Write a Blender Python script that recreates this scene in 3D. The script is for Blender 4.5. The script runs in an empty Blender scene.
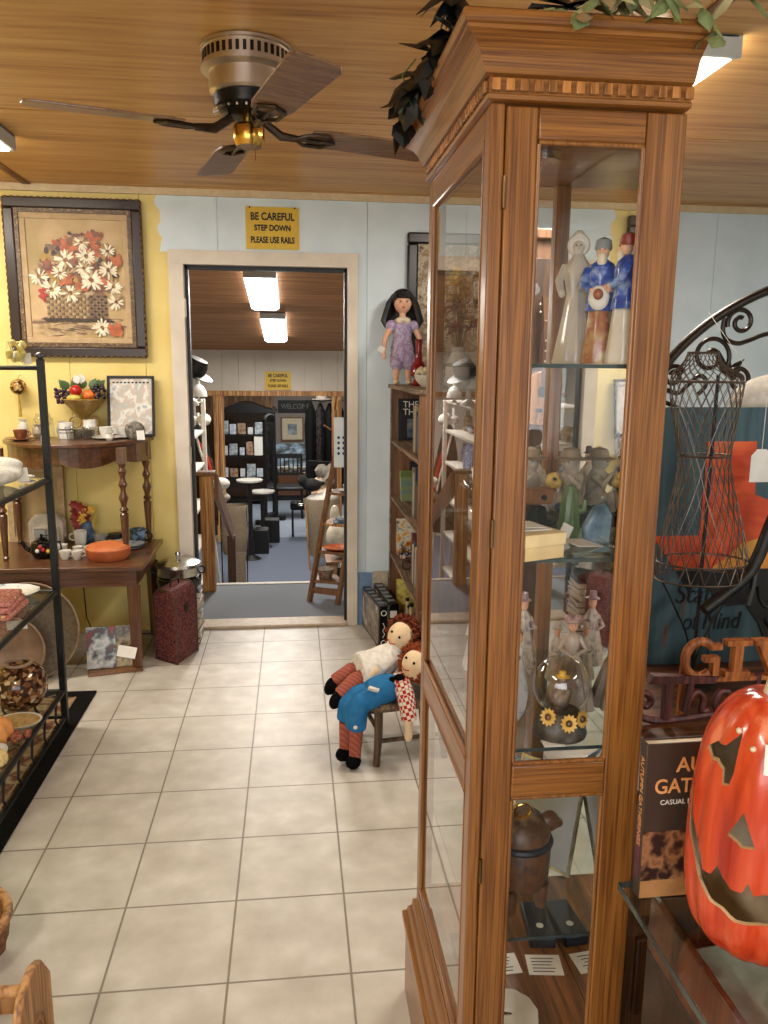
import bpy, math, random
from mathutils import Vector, Matrix, Euler
random.seed(7)
PI = math.pi
D = bpy.data
COL = bpy.context.scene.collection
rad = math.radians

# ------------------------------------------------------------ materials
def lin(c):
    return tuple(((v/12.92) if v <= .04045 else ((v+.055)/1.055)**2.4) for v in c[:3]) + (1,)

def base_mat(name, rough=.6, metal=0.0, spec=.5, coat=0):
    m = D.materials.new(name); m.use_nodes = True
    nt = m.node_tree; b = nt.nodes['Principled BSDF']
    b.inputs['Roughness'].default_value = rough
    b.inputs['Metallic'].default_value = metal
    b.inputs['Specular IOR Level'].default_value = spec
    b.inputs['Coat Weight'].default_value = coat
    return m, nt, b

def coords(nt, scale=(1, 1, 1), rot=(0, 0, 0), loc=(0, 0, 0)):
    tc = nt.nodes.new('ShaderNodeTexCoord'); mp = nt.nodes.new('ShaderNodeMapping')
    mp.inputs['Scale'].default_value = scale; mp.inputs['Rotation'].default_value = rot
    mp.inputs['Location'].default_value = loc
    nt.links.new(tc.outputs['Object'], mp.inputs[0]); return mp.outputs[0]

def ramp(nt, src, stops):
    r = nt.nodes.new('ShaderNodeValToRGB'); e = r.color_ramp.elements
    while len(e) < len(stops): e.new(.5)
    for i, (p, c) in enumerate(stops):
        e[i].position = p; e[i].color = lin(c)
    nt.links.new(src, r.inputs[0]); return r.outputs[0]

def bump(nt, b, src, strength=.2, dist=.01):
    n = nt.nodes.new('ShaderNodeBump'); n.inputs['Strength'].default_value = strength
    n.inputs['Distance'].default_value = dist
    nt.links.new(src, n.inputs['Height']); nt.links.new(n.outputs[0], b.inputs['Normal'])

def plain(name, c, rough=.5, metal=0.0, spec=.5, var=.06, scale=30, coat=0, bmp=0):
    m, nt, b = base_mat(name, rough, metal, spec, coat)
    n = nt.nodes.new('ShaderNodeTexNoise'); n.inputs['Scale'].default_value = scale
    n.inputs['Detail'].default_value = 4
    nt.links.new(coords(nt), n.inputs[0])
    a = tuple(max(0, v-var) for v in c); d = tuple(min(1, v+var) for v in c)
    nt.links.new(ramp(nt, n.outputs[0], [(.3, a), (.7, d)]), b.inputs['Base Color'])
    if bmp: bump(nt, b, n.outputs[0], bmp, .003)
    return m

def multi(name, cs, scale=20, rough=.5, spec=.5, metal=0, kind='noise', bmp=0, sc=(1, 1, 1), coat=0):
    """patchy colours: cs list of colours spread over noise or voronoi cells"""
    m, nt, b = base_mat(name, rough, metal, spec, coat)
    if kind == 'noise':
        n = nt.nodes.new('ShaderNodeTexNoise'); n.inputs['Scale'].default_value = scale; n.inputs['Detail'].default_value = 3
        nt.links.new(coords(nt, sc), n.inputs[0]); src = n.outputs[0]; lo, hi = .32, .68
    else:
        n = nt.nodes.new('ShaderNodeTexVoronoi'); n.inputs['Scale'].default_value = scale
        nt.links.new(coords(nt, sc), n.inputs[0])
        s = nt.nodes.new('ShaderNodeSeparateColor'); nt.links.new(n.outputs['Color'], s.inputs[0]); src = s.outputs[0]; lo, hi = .05, .95
    k = len(cs)
    st = [(lo+(hi-lo)*i/(k-1), c) for i, c in enumerate(cs)]
    r = ramp(nt, src, st)
    if kind != 'noise': r.node.color_ramp.interpolation = 'CONSTANT'
    nt.links.new(r, b.inputs['Base Color'])
    if bmp: bump(nt, b, src, bmp, .004)
    return m

def wood(name, c1, c2, axis='z', scale=1.0, rough=.35, coat=.2, dark=None, dist=4.0, spec=.5, hf=14, amp=.22):
    m, nt, b = base_mat(name, rough, 0, spec, coat)
    b.inputs['Coat Roughness'].default_value = .2
    lo, hi = .9*scale, hf*scale
    sc = {'x': (lo, hi, hi), 'y': (hi, lo, hi), 'z': (hi, hi, lo)}[axis]
    co = coords(nt, sc)
    n = nt.nodes.new('ShaderNodeTexNoise'); n.inputs['Scale'].default_value = 1.0
    n.inputs['Detail'].default_value = 5; n.inputs['Distortion'].default_value = .6
    nt.links.new(co, n.inputs[0])
    w = nt.nodes.new('ShaderNodeMath'); w.operation = 'MULTIPLY'; w.inputs[1].default_value = dist*5
    nt.links.new(n.outputs[0], w.inputs[0])
    s = nt.nodes.new('ShaderNodeMath'); s.operation = 'SINE'; nt.links.new(w.outputs[0], s.inputs[0])
    n2 = nt.nodes.new('ShaderNodeTexNoise'); n2.inputs['Scale'].default_value = 6; n2.inputs['Detail'].default_value = 6
    nt.links.new(co, n2.inputs[0])
    a = nt.nodes.new('ShaderNodeMath'); a.operation = 'MULTIPLY_ADD'; a.inputs[1].default_value = amp; a.inputs[2].default_value = -.02
    nt.links.new(s.outputs[0], a.inputs[0])
    d = nt.nodes.new('ShaderNodeMath'); d.operation = 'ADD'; nt.links.new(a.outputs[0], d.inputs[0]); nt.links.new(n2.outputs[0], d.inputs[1])
    dk = dark or tuple(v*.72 for v in c1)
    nt.links.new(ramp(nt, d.outputs[0], [(.18, dk), (.4, c1), (.75, c2)]), b.inputs['Base Color'])
    bump(nt, b, d.outputs[0], .08, .002)
    return m

def glassy(name, tint=(1, 1, 1), strength=1.7, ior=1.45, rough=0.0):
    """thin clear pane or shell: see-through with a Fresnel mirror sheen"""
    m = D.materials.new(name); m.use_nodes = True; nt = m.node_tree; nt.nodes.clear()
    o = nt.nodes.new('ShaderNodeOutputMaterial'); mx = nt.nodes.new('ShaderNodeMixShader')
    t = nt.nodes.new('ShaderNodeBsdfTransparent'); g = nt.nodes.new('ShaderNodeBsdfGlossy')
    t.inputs[0].default_value = tuple(tint)+(1,); g.inputs['Roughness'].default_value = rough
    f = nt.nodes.new('ShaderNodeFresnel'); f.inputs[0].default_value = ior
    ge = nt.nodes.new('ShaderNodeNewGeometry')
    inv = nt.nodes.new('ShaderNodeMath'); inv.operation = 'SUBTRACT'; inv.inputs[0].default_value = 1
    nt.links.new(ge.outputs['Backfacing'], inv.inputs[1])
    mu = nt.nodes.new('ShaderNodeMath'); mu.operation = 'MULTIPLY'; mu.inputs[1].default_value = strength; mu.use_clamp = True
    nt.links.new(f.outputs[0], mu.inputs[0])
    m2 = nt.nodes.new('ShaderNodeMath'); m2.operation = 'MULTIPLY'
    nt.links.new(mu.outputs[0], m2.inputs[0]); nt.links.new(inv.outputs[0], m2.inputs[1])
    nt.links.new(m2.outputs[0], mx.inputs[0]); nt.links.new(t.outputs[0], mx.inputs[1]); nt.links.new(g.outputs[0], mx.inputs[2])
    nt.links.new(mx.outputs[0], o.inputs[0]); return m

def emit(name, c, s):
    m, nt, b = base_mat(name, .5)
    b.inputs['Base Color'].default_value = (.8, .8, .8, 1)
    b.inputs['Emission Color'].default_value = lin(c); b.inputs['Emission Strength'].default_value = s
    return m

def check(name, c1, c2, scale=60, rough=.9):
    m, nt, b = base_mat(name, rough, 0, .2)
    n = nt.nodes.new('ShaderNodeTexChecker'); n.inputs['Scale'].default_value = scale
    n.inputs[1].default_value = lin(c1); n.inputs[2].default_value = lin(c2)
    nt.links.new(coords(nt, rot=(.2, .3, .1)), n.inputs[0]); nt.links.new(n.outputs[0], b.inputs['Base Color'])
    return m

# ------------------------------------------------------------ mesh builder
def frame_of(d):
    d = Vector(d).normalized(); a = Vector((0, 0, 1)) if abs(d.z) < .95 else Vector((1, 0, 0))
    u = d.cross(a).normalized(); return u, d.cross(u).normalized()

class G:
    def __init__(s): s.v = []; s.f = []; s.mi = []; s.m = 0; s.M = Matrix.Identity(4)
    def _add(s, vs, fs):
        o = len(s.v); s.v += [tuple(s.M @ Vector(p)) for p in vs]
        s.f += [tuple(i+o for i in f) for f in fs]; s.mi += [s.m]*len(fs); return s
    def box(s, x0, x1, y0, y1, z0, z1):
        v = [(x, y, z) for z in (z0, z1) for y in (y0, y1) for x in (x0, x1)]
        return s._add(v, [(0, 2, 3, 1), (4, 5, 7, 6), (0, 1, 5, 4), (2, 6, 7, 3), (0, 4, 6, 2), (1, 3, 7, 5)])
    def cb(s, c, d, rot=(0, 0, 0)):
        M0 = s.M; s.M = M0 @ Matrix.Translation(c) @ Euler(rot).to_matrix().to_4x4()
        s.box(-d[0]/2, d[0]/2, -d[1]/2, d[1]/2, -d[2]/2, d[2]/2); s.M = M0; return s
    def tube(s, pts, r, n=8, closed=False):
        pts = [Vector(p) for p in pts]; k = len(pts)
        rs = r if isinstance(r, (list, tuple)) else [r]*k
        vs = []; fs = []; u = None
        for i, p in enumerate(pts):
            if closed: d = pts[(i+1) % k]-pts[i-1]
            else: d = (pts[min(i+1, k-1)]-pts[max(i-1, 0)])
            if d.length < 1e-9: d = Vector((0, 0, 1))
            d.normalize()
            if u is None: u, w = frame_of(d)
            else:
                u = (u - d*u.dot(d)); u = u.normalized() if u.length > 1e-6 else frame_of(d)[0]; w = d.cross(u)
            for j in range(n):
                a = 2*PI*j/n; vs.append(p+(u*math.cos(a)+w*math.sin(a))*rs[i])
        for i in range(k if closed else k-1):
            a0 = i*n; b0 = ((i+1) % k)*n
            for j in range(n): fs.append((a0+j, a0+(j+1) % n, b0+(j+1) % n, b0+j))
        if not closed: fs += [tuple(range(n))[::-1], tuple((k-1)*n+j for j in range(n))]
        return s._add(vs, fs)
    def cyl(s, p0, p1, r0, r1=None, n=16): return s.tube([p0, p1], [r0, r0 if r1 is None else r1], n)
    def lathe(s, prof, c=(0, 0, 0), n=24, rib=0, ribn=0, sx=1, sy=1):
        vs = []; fs = []
        for (r, z) in prof:
            for j in range(n):
                a = 2*PI*j/n; q = r*(1+rib*math.cos(ribn*a)) if rib else r
                vs.append((c[0]+q*math.cos(a)*sx, c[1]+q*math.sin(a)*sy, c[2]+z))
        k = len(prof)
        for i in range(k-1):
            for j in range(n): fs.append((i*n+j, i*n+(j+1) % n, (i+1)*n+(j+1) % n, (i+1)*n+j))
        if prof[0][0] > 1e-5: fs.append(tuple(range(n))[::-1])
        if prof[-1][0] > 1e-5: fs.append(tuple((k-1)*n+j for j in range(n)))
        return s._add(vs, fs)
    def ell(s, c, r, n=14, m=9, rot=None):
        if not isinstance(r, (tuple, list)): r = (r, r, r)
        M0 = s.M
        if rot is not None: s.M = M0 @ Matrix.Translation(c) @ Euler(rot).to_matrix().to_4x4(); c = (0, 0, 0)
        vs = [(c[0], c[1], c[2]-r[2])]; fs = []
        for i in range(1, m):
            t = PI*i/m-PI/2
            for j in range(n):
                a = 2*PI*j/n; vs.append((c[0]+r[0]*math.cos(t)*math.cos(a), c[1]+r[1]*math.cos(t)*math.sin(a), c[2]+r[2]*math.sin(t)))
        vs.append((c[0], c[1], c[2]+r[2])); L = len(vs)-1
        for j in range(n):
            fs.append((0, 1+(j+1) % n, 1+j)); fs.append((L, L-n+j, L-n+(j+1) % n))
        for i in range(m-2):
            for j in range(n):
                a = 1+i*n; fs.append((a+j, a+(j+1) % n, a+n+(j+1) % n, a+n+j))
        s._add(vs, fs); s.M = M0; return s
    def prism(s, poly, a, b, ax='y'):
        """2D outline pushed from a to b along an axis"""
        n = len(poly)
        def P(u, w, t): return {'y': (u, t, w), 'z': (u, w, t), 'x': (t, u, w)}[ax]
        vs = [P(u, w, a) for u, w in poly]+[P(u, w, b) for u, w in poly]
        fs = [tuple(range(n)), tuple(range(2*n-1, n-1, -1))]+[(i, n+i, n+(i+1) % n, (i+1) % n) for i in range(n)]
        return s._add(vs, fs)
    def torus(s, c, R, r, axis=(0, 0, 1), n=28, m=8):
        u, w = frame_of(axis); c = Vector(c)
        return s.tube([c+(u*math.cos(2*PI*i/n)+w*math.sin(2*PI*i/n))*R for i in range(n)], r, m, closed=True)
    def quad(s, a, b, c, d): return s._add([a, b, c, d], [(0, 1, 2, 3)])
    def leaf(s, p, d, up, L, W, curl=.15):
        p = Vector(p); d = Vector(d).normalized(); sd = d.cross(Vector(up))
        sd = sd.normalized() if sd.length > 1e-4 else Vector((1, 0, 0)); nn = sd.cross(d)
        def q(t, w, h): return p+d*L*t+sd*W*w+nn*L*h
        vs = [q(0, 0, 0), q(.25, .42, -.03), q(.55, .5, -.04-curl*.3), q(1, 0, -curl), q(.55, -.5, -.04-curl*.3), q(.25, -.42, -.03), q(.4, 0, .04)]
        vs2 = [v-nn*.0006 for v in vs]; F = [(0, 1, 6), (1, 2, 6), (2, 3, 6), (3, 4, 6), (4, 5, 6), (5, 0, 6)]
        return s._add(vs+vs2, F+[tuple(7+i for i in f[::-1]) for f in F])

def fixnormals(me):
    import bmesh
    b = bmesh.new(); b.from_mesh(me); bmesh.ops.recalc_face_normals(b, faces=b.faces); b.to_mesh(me); b.free()

def P(name, g, mat, parent=None, label=None, smooth=True, bevel=0, loc=(0, 0, 0), rot=(0, 0, 0), remesh=0, ang=40, kind=None):
    me = D.meshes.new(name); me.from_pydata(g.v, [], g.f)
    for mm in (mat if isinstance(mat, (list, tuple)) else [mat]): me.materials.append(mm)
    if any(g.mi): me.polygons.foreach_set('material_index', g.mi)
    fixnormals(me)
    o = D.objects.new(name, me); COL.objects.link(o); o.parent = parent
    o.location = loc; o.rotation_euler = rot
    if smooth:
        me.polygons.foreach_set('use_smooth', [True]*len(me.polygons)); me.set_sharp_from_angle(angle=rad(ang))
    if remesh:
        r = o.modifiers.new('r', 'REMESH'); r.mode = 'VOXEL'; r.voxel_size = remesh; r.use_smooth_shade = True
        q = o.modifiers.new('s', 'SMOOTH'); q.iterations = 3; q.factor = .5
    if bevel:
        q = o.modifiers.new('b', 'BEVEL'); q.width = bevel; q.segments = 2; q.limit_method = 'ANGLE'; q.angle_limit = rad(50)
    if label: o['label'] = label
    if kind: o['kind'] = kind
    return o

def T(name, label, cat, loc=(0, 0, 0), rz=0, group=None, rot=None):
    o = D.objects.new(name, None); COL.objects.link(o); o.empty_display_size = .05
    o.location = loc; o.rotation_euler = rot or (0, 0, rz)
    o['label'] = label; o['category'] = cat
    if group: o['group'] = group
    return o

def S(name, g, mat, label, cat, group=None, loc=(0, 0, 0), rot=(0, 0, 0), **k):
    o = P(name, g, mat, None, label, loc=loc, rot=rot, **k); o['category'] = cat
    if group: o['group'] = group
    return o

def ST(name, g, mat, parent=None, **k):
    o = P(name, g, mat, parent, smooth=False, **k)
    if parent is None: o['kind'] = 'structure'
    return o

def dup(root, loc, rz=0, label=None, group=None, scale=None):
    def cp(o, par):
        c = o.copy(); COL.objects.link(c); c.parent = par
        for ch in [x for x in D.objects if x.parent == o]: cp(ch, c)
        return c
    c = cp(root, None); c.location = loc; c.rotation_euler = (0, 0, rz)
    if label: c['label'] = label
    if group: c['group'] = group
    if scale: c.scale = (scale,)*3
    return c

def txt(s, size, mat, parent, loc, rot, name='lettering', ext=.001, align='CENTER', sx=1, shear=0, bold=0):
    cu = D.curves.new('t', 'FONT'); cu.body = s; cu.size = size; cu.extrude = ext; cu.align_x = align; cu.align_y = 'CENTER'
    cu.shear = shear; cu.offset = bold
    to = D.objects.new('t', cu); COL.objects.link(to)
    me = D.meshes.new_from_object(to.evaluated_get(bpy.context.evaluated_depsgraph_get()))
    D.objects.remove(to); D.curves.remove(cu)
    o = D.objects.new(name, me); COL.objects.link(o); me.materials.clear(); me.materials.append(mat)
    o.parent = parent; o.location = loc; o.rotation_euler = rot; o.scale = (sx, 1, 1)
    return o

def bake(o):
    dg = bpy.context.evaluated_depsgraph_get(); dg.update()
    me = D.meshes.new_from_object(o.evaluated_get(dg)); o.modifiers.clear(); o.data = me

def smooth(pts, k=6):
    P_ = [Vector(p) for p in pts]; out = []
    for i in range(len(P_)-1):
        a, b, c, d = P_[max(i-1, 0)], P_[i], P_[i+1], P_[min(i+2, len(P_)-1)]
        for j in range(k):
            t = j/k; out.append(.5*((2*b)+(c-a)*t+(2*a-5*b+4*c-d)*t*t+(3*b-a-3*c+d)*t**3))
    return out+[P_[-1]]

# ------------------------------------------------------------ palette
OK_ = dict(dark=(.34, .19, .075), hf=46, amp=.13)
oak = wood('oak', (.47, .29, .12), (.59, .385, .175), 'z', 1.6, .34, .3, **OK_)
oakx = wood('oak_cross', (.47, .29, .12), (.59, .385, .175), 'x', 1.6, .34, .3, **OK_)
oaky = wood('oak_deep', (.47, .29, .12), (.59, .385, .175), 'y', 1.6, .34, .3, **OK_)
ply = wood('plywood', (.74, .54, .29), (.82, .64, .39), 'x', .5, .5, .15, dark=(.60, .40, .19), dist=3, spec=.4, hf=15, amp=.14)
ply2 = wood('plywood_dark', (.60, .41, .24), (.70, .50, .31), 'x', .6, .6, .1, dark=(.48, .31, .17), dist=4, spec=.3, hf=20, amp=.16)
walnut = wood('walnut', (.34, .21, .13), (.46, .30, .19), 'z', 2, .3, .3, hf=30, amp=.14)
walnutx = wood('walnut_cross', (.34, .21, .13), (.46, .30, .19), 'x', 2, .3, .3, hf=30, amp=.14)
brownw = wood('brown_wood', (.45, .30, .18), (.55, .38, .24), 'z', 1.5, .45, .2, hf=30, amp=.14)
darkw = wood('dark_wood', (.16, .10, .07), (.24, .15, .10), 'x', 2, .35, .2)
greyw = wood('worn_wood', (.47, .38, .30), (.60, .50, .40), 'y', 2, .6, 0)
pinew = wood('pine_post', (.66, .47, .28), (.78, .60, .38), 'z', 1, .6, .05, dark=(.46, .30, .17), hf=22)
crate_w = wood('crate_pine', (.62, .44, .26), (.73, .55, .35), 'z', 1.5, .6, 0)
blackm = plain('black_metal', (.07, .07, .075), .45, .3, var=.02)
black = plain('black', (.04, .04, .045), .5, var=.015)
blackg = plain('black_gloss', (.03, .03, .035), .12, var=.01)
white = plain('white_ceramic', (.86, .85, .82), .2, var=.02)
cream = plain('cream', (.82, .77, .66), .45, var=.04)
paper = plain('paper', (.90, .89, .86), .8, var=.02)
grey = plain('grey', (.50, .50, .50), .6, var=.05)
silver = plain('silver', (.75, .75, .74), .25, 1, var=.05)
brass = plain('brass', (.80, .62, .30), .2, 1, var=.05)
nickel = plain('brushed_nickel', (.78, .73, .67), .33, 1, var=.05, scale=8)
ink = plain('ink', (.08, .08, .09), .7, var=.01)
pane = glassy('window_glass')
crystal = glassy('cut_glass', (.97, .98, .98), 2.4, 1.5, .03)
shelfg = glassy('shelf_glass', (.90, .96, .94), 1.7, 1.5)
gedge = plain('glass_edge', (.20, .24, .24), .15, var=.03)
mirrorm, _nt, _b = base_mat('mirror', .02, 1); _b.inputs['Base Color'].default_value = (.80, .82, .82, 1)
red = plain('red_paint', (.62, .10, .08), .4, var=.06)
blue = plain('blue_paint', (.13, .25, .50), .35, var=.06)
green = plain('leaf_green', (.22, .33, .13), .5, var=.08)
yellow = plain('yellow_paint', (.85, .68, .22), .5, var=.05)
orange = plain('orange_paint', (.85, .42, .12), .45, var=.08)
terracotta = multi('terracotta', [(.62, .30, .16), (.74, .40, .22)], 12, .6)
tan = plain('tan', (.66, .52, .38), .7, var=.06)
skin = plain('doll_skin', (.86, .66, .54), .45, var=.02)
clothw = plain('white_cloth', (.84, .82, .78), .95, var=.05, scale=60, bmp=.3, spec=.1)
canvasb = plain('canvas_bag', (.55, .49, .41), .95, var=.05, scale=80, bmp=.3, spec=.1)
pink = multi('pink_fabric', [(.72, .42, .40), (.83, .60, .55), (.66, .30, .28), (.86, .78, .60)], 60, .9, .1)
# ============================================================ ROOM SHELL
CEIL = 2.44
# tile floor
m, nt, b = base_mat('floor_tile', .42, 0, .4)
br = nt.nodes.new('ShaderNodeTexBrick'); br.offset = 0; br.squash = 1
br.inputs['Scale'].default_value = 1; br.inputs['Brick Width'].default_value = .312; br.inputs['Row Height'].default_value = .312
br.inputs['Mortar Size'].default_value = .0035; br.inputs['Mortar Smooth'].default_value = .3; br.inputs['Bias'].default_value = 0
co = coords(nt, loc=(.312*20, .258+.312*40, 0)); nt.links.new(co, br.inputs[0])
n1 = nt.nodes.new('ShaderNodeTexNoise'); n1.inputs['Scale'].default_value = 9; n1.inputs['Detail'].default_value = 6; nt.links.new(co, n1.inputs[0])
tilec = ramp(nt, n1.outputs[0], [(.3, (.69, .66, .61)), (.55, (.75, .725, .68)), (.75, (.81, .785, .75))])
nt.links.new(tilec, br.inputs[1]); nt.links.new(tilec, br.inputs[2]); br.inputs[3].default_value = lin((.50, .46, .40))
nt.links.new(br.outputs[0], b.inputs['Base Color']); 
iv = nt.nodes.new('ShaderNodeMath'); iv.operation = 'MULTIPLY_ADD'; iv.inputs[1].default_value = -1; iv.inputs[2].default_value = 1
nt.links.new(br.outputs['Fac'], iv.inputs[0]); bump(nt, b, iv.outputs[0], .5, .003); tile = m
ST('floor', G().box(-2.4, 3.4, -7, .0, -.1, 0), tile)
# plywood ceiling sheets with joints over a dark backing
g = G()
xs = [-3.3, -.86, 1.58, 4.02]; ys = [.0, -.065, -1.285, -2.505, -3.725, -4.945, -6.165, -7.4]
for i in range(3):
    for j in range(7): g.box(xs[i]+.004, xs[i+1]-.004, ys[j+1]+.007, ys[j]-.007, CEIL, CEIL+.012)
ST('ceiling', g, ply)
ST('ceiling_backing', G().box(-3.3, 4.1, -7.4, 0, CEIL+.013, CEIL+.1), darkw)
g = G()
for x in (-.86, 1.58): g.box(x-.02, x+.02, -7, 0, CEIL-.006, CEIL)
ST('trim_1', g, wood('batten', (.50, .33, .18), (.58, .40, .23), 'y', 1, .6, 0))
# far wall: panelled, yellow paint on the left with a wavy cut-in edge, pale blue elsewhere
m, nt, b = base_mat('wall_paint', .55, 0, .3)
tc = nt.nodes.new('ShaderNodeTexCoord'); sp = nt.nodes.new('ShaderNodeSeparateXYZ'); nt.links.new(tc.outputs['Object'], sp.inputs[0])
nz = nt.nodes.new('ShaderNodeTexNoise'); nz.inputs['Scale'].default_value = 9; nz.inputs['Detail'].default_value = 1; nt.links.new(tc.outputs['Object'], nz.inputs[0])
ad = nt.nodes.new('ShaderNodeMath'); ad.operation = 'MULTIPLY_ADD'; ad.inputs[1].default_value = .16; nt.links.new(nz.outputs[0], ad.inputs[0]); nt.links.new(sp.outputs[0], ad.inputs[2])
lz = nt.nodes.new('ShaderNodeMath'); lz.operation = 'LESS_THAN'; lz.inputs[1].default_value = 2.12; nt.links.new(sp.outputs[2], lz.inputs[0])
l2 = nt.nodes.new('ShaderNodeMath'); l2.operation = 'MULTIPLY_ADD'; l2.inputs[1].default_value = -.09; nt.links.new(lz.outputs[0], l2.inputs[0]); nt.links.new(ad.outputs[0], l2.inputs[2])
lt = nt.nodes.new('ShaderNodeMath'); lt.operation = 'LESS_THAN'; lt.inputs[1].default_value = -.125; nt.links.new(l2.outputs[0], lt.inputs[0])
n3 = nt.nodes.new('ShaderNodeTexNoise'); n3.inputs['Scale'].default_value = 5; nt.links.new(tc.outputs['Object'], n3.inputs[0])
yl = ramp(nt, n3.outputs[0], [(.3, (.86, .77, .47)), (.7, (.90, .82, .54))]); bl = ramp(nt, n3.outputs[0], [(.3, (.80, .86, .89)), (.7, (.85, .90, .93))])
mx = nt.nodes.new('ShaderNodeMix'); mx.data_type = 'RGBA'; nt.links.new(lt.outputs[0], mx.inputs[0]); nt.links.new(bl, mx.inputs[6]); nt.links.new(yl, mx.inputs[7])
nt.links.new(mx.outputs[2], b.inputs['Base Color']); wallm = m
def panels(g, x0, x1, z0, z1, step=.405, ph=.1, y=0.0, t=.06):
    x = x0; nx = math.ceil((x0-ph)/step)*step+ph
    while x < x1-1e-4:
        e = min(nx, x1)
        g.box(x+(.0012 if x > x0 else 0), e-(.0012 if e < x1 else 0), y, y+t, z0, z1); x = e; nx += step
g = G()
panels(g, -2.4, -.087, 0, CEIL); panels(g, .804, 3.4, 0, CEIL); panels(g, -.087, .804, 2.06, CEIL)
g.box(-2.4, -.087, .012, .12, 0, CEIL).box(.804, 3.4, .012, .12, 0, CEIL).box(-.087, .804, .012, .12, 2.06, CEIL)
ST('wall_far', g, wallm)
wl = plain('side_wall', (.74, .80, .83), .6, var=.02, scale=4, spec=.3)
ywl = plain('side_wall_yellow', (.82, .74, .42), .6, var=.02, scale=4, spec=.3)
ST('wall_left', G().box(-2.5, -2.4, -7, .1, 0, CEIL), ywl)
ST('wall_right', G().box(3.4, 3.5, -7, .1, 0, CEIL), wl)
ST('wall_rear', G().box(-2.4, -2.2, -7.1, -7, 0, CEIL).box(1.2, 3.4, -7.1, -7, 0, CEIL).box(-2.2, 1.2, -7.1, -7, 0, .7).box(-2.2, 1.2, -7.1, -7, 2.2, CEIL), wl)
g = G()
for x in (-2.2, -1.08, .04, 1.16): g.box(x, x+.04, -7.06, -7.02, .7, 2.2)
g.box(-2.2, 1.2, -7.06, -7.02, .7, .74).box(-2.2, 1.2, -7.06, -7.02, 2.16, 2.2)
ST('fill_window', g, plain('fill_window_frame', (.85, .84, .80), .5))  # unseen rear window, added to let in frontal fill light
P('fill_window_pane', G().box(-2.2, 1.2, -7.045, -7.04, .74, 2.16), pane, D.objects['fill_window'])
ld = D.lights.new('fill_light', 'AREA'); ld.shape = 'RECTANGLE'; ld.size = 3.3; ld.size_y = 1.4; ld.energy = 85; ld.color = (.93, .96, 1)  # area light added outside the rear window as frontal fill
lo = D.objects.new('fill_light', ld); COL.objects.link(lo); lo.location = (-.5, -7.2, 1.45); lo.rotation_euler = (PI/2, 0, 0)
trimw = plain('painted_trim', (.83, .79, .73), .45, var=.03, scale=8)
g = G().box(-2.4, 3.4, -.02, 0, CEIL-.035, CEIL)
ST('trim_2', g, plain('cornice_strip', (.80, .72, .58), .6, var=.03))
# door casing, dark stop, sill
g = G()
for x0, x1 in ((-.163, -.085), (.80, .86)): g.box(x0, x1, -.022, -.0005, 0, 2.13)
g.box(-.163, .86, -.023, -.0005, 2.055, 2.13)
g.box(-.087, -.083, -.0005, .12, 0, 2.06).box(.80, .804, -.0005, .12, 0, 2.06).box(-.087, .804, -.0005, .12, 2.055, 2.06)
ST('door_1', g, trimw, bevel=.003)
g = G().box(-.083, -.066, .02, .075, 0, 2.055).box(.785, .80, .02, .075, 0, 2.055).box(-.083, .80, .02, .075, 2.035, 2.055)
ds = ST('door_stop', g, black, D.objects['door_1'])
g = G()
for z in (1.78, .98, .2): g.box(-.09, -.075, -.027, -.02, z, z+.09).cyl((-.082, -.028, z-.005), (-.082, -.028, z+.095), .006)
g.box(.80, .812, -.027, -.021, 1.97, 2.02)
ST('door_hinges', g, nickel, D.objects['door_1'])
ST('trim_3', G().box(-.087, .804, -.03, .12, 0, .018), plain('sill_wood', (.72, .64, .54), .5, var=.04), bevel=.006)
ST('baseboard_far', G().box(.862, 1.6, -.014, -.001, 0, .32), plain('blue_dado', (.42, .53, .66), .6, var=.04))

# ============================================================ ROOMS BEYOND THE DOOR
carpet = plain('carpet_grey', (.50, .52, .55), .98, var=.05, scale=140, spec=.05)
carpet2 = plain('carpet_blue', (.38, .41, .47), .98, var=.06, scale=120, spec=.05)
carpet3 = plain('carpet_pale', (.50, .54, .59), .98, var=.05, scale=120, spec=.05)
FL = -.75
ST('landing_floor', G().box(-1.4, 1.7, .12, .93, -.1, 0), carpet)
ST('trim_4', G().box(-1.4, 1.7, .915, .96, -.12, .006), plain('nosing', (.70, .67, .62), .5, var=.03))
ST('landing_steps', G().box(-1.4, 1.7, .12, .92, FL, -.1).box(-.3, .9, .93, 1.22, FL, -.25).box(-.3, .9, 1.22, 1.5, FL, -.5), carpet)
ST('middle_room_floor', G().box(-2.0, 2.2, .9, 5.85, FL-.1, FL), carpet2)
ST('back_room_floor', G().box(-2.5, 3.0, 5.85, 9.6, FL-.12, FL-.004), carpet3)
wp = plain('white_panelling', (.80, .77, .72), .6, var=.03, scale=3, spec=.3)
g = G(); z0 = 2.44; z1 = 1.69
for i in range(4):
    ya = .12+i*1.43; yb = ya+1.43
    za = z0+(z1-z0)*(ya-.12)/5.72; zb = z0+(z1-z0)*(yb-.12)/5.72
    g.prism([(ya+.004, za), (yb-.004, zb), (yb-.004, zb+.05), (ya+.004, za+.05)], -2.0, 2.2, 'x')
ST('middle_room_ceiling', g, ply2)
ST('wall_middle_left', G().box(-2.1, -2.0, .12, 5.85, FL, 2.5), wp)
ST('wall_middle_right', G().box(2.2, 2.3, .12, 5.85, FL, 2.5), wp)
g = G()
panels(g, -2.0, 2.2, 1.17, 1.75, .21, .02, 5.8, .04)
g.box(-2.0, 2.2, 5.845, 5.9, 1.17, 2.0).box(-2.0, -.75, 5.8, 5.9, FL, 1.17).box(1.3, 2.2, 5.8, 5.9, FL, 1.17)
ST('wall_middle_far', g, wp)
ST('beam', G().box(-2.0, 2.2, 5.72, 5.8, 1.125, 1.185), pinew)
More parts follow.
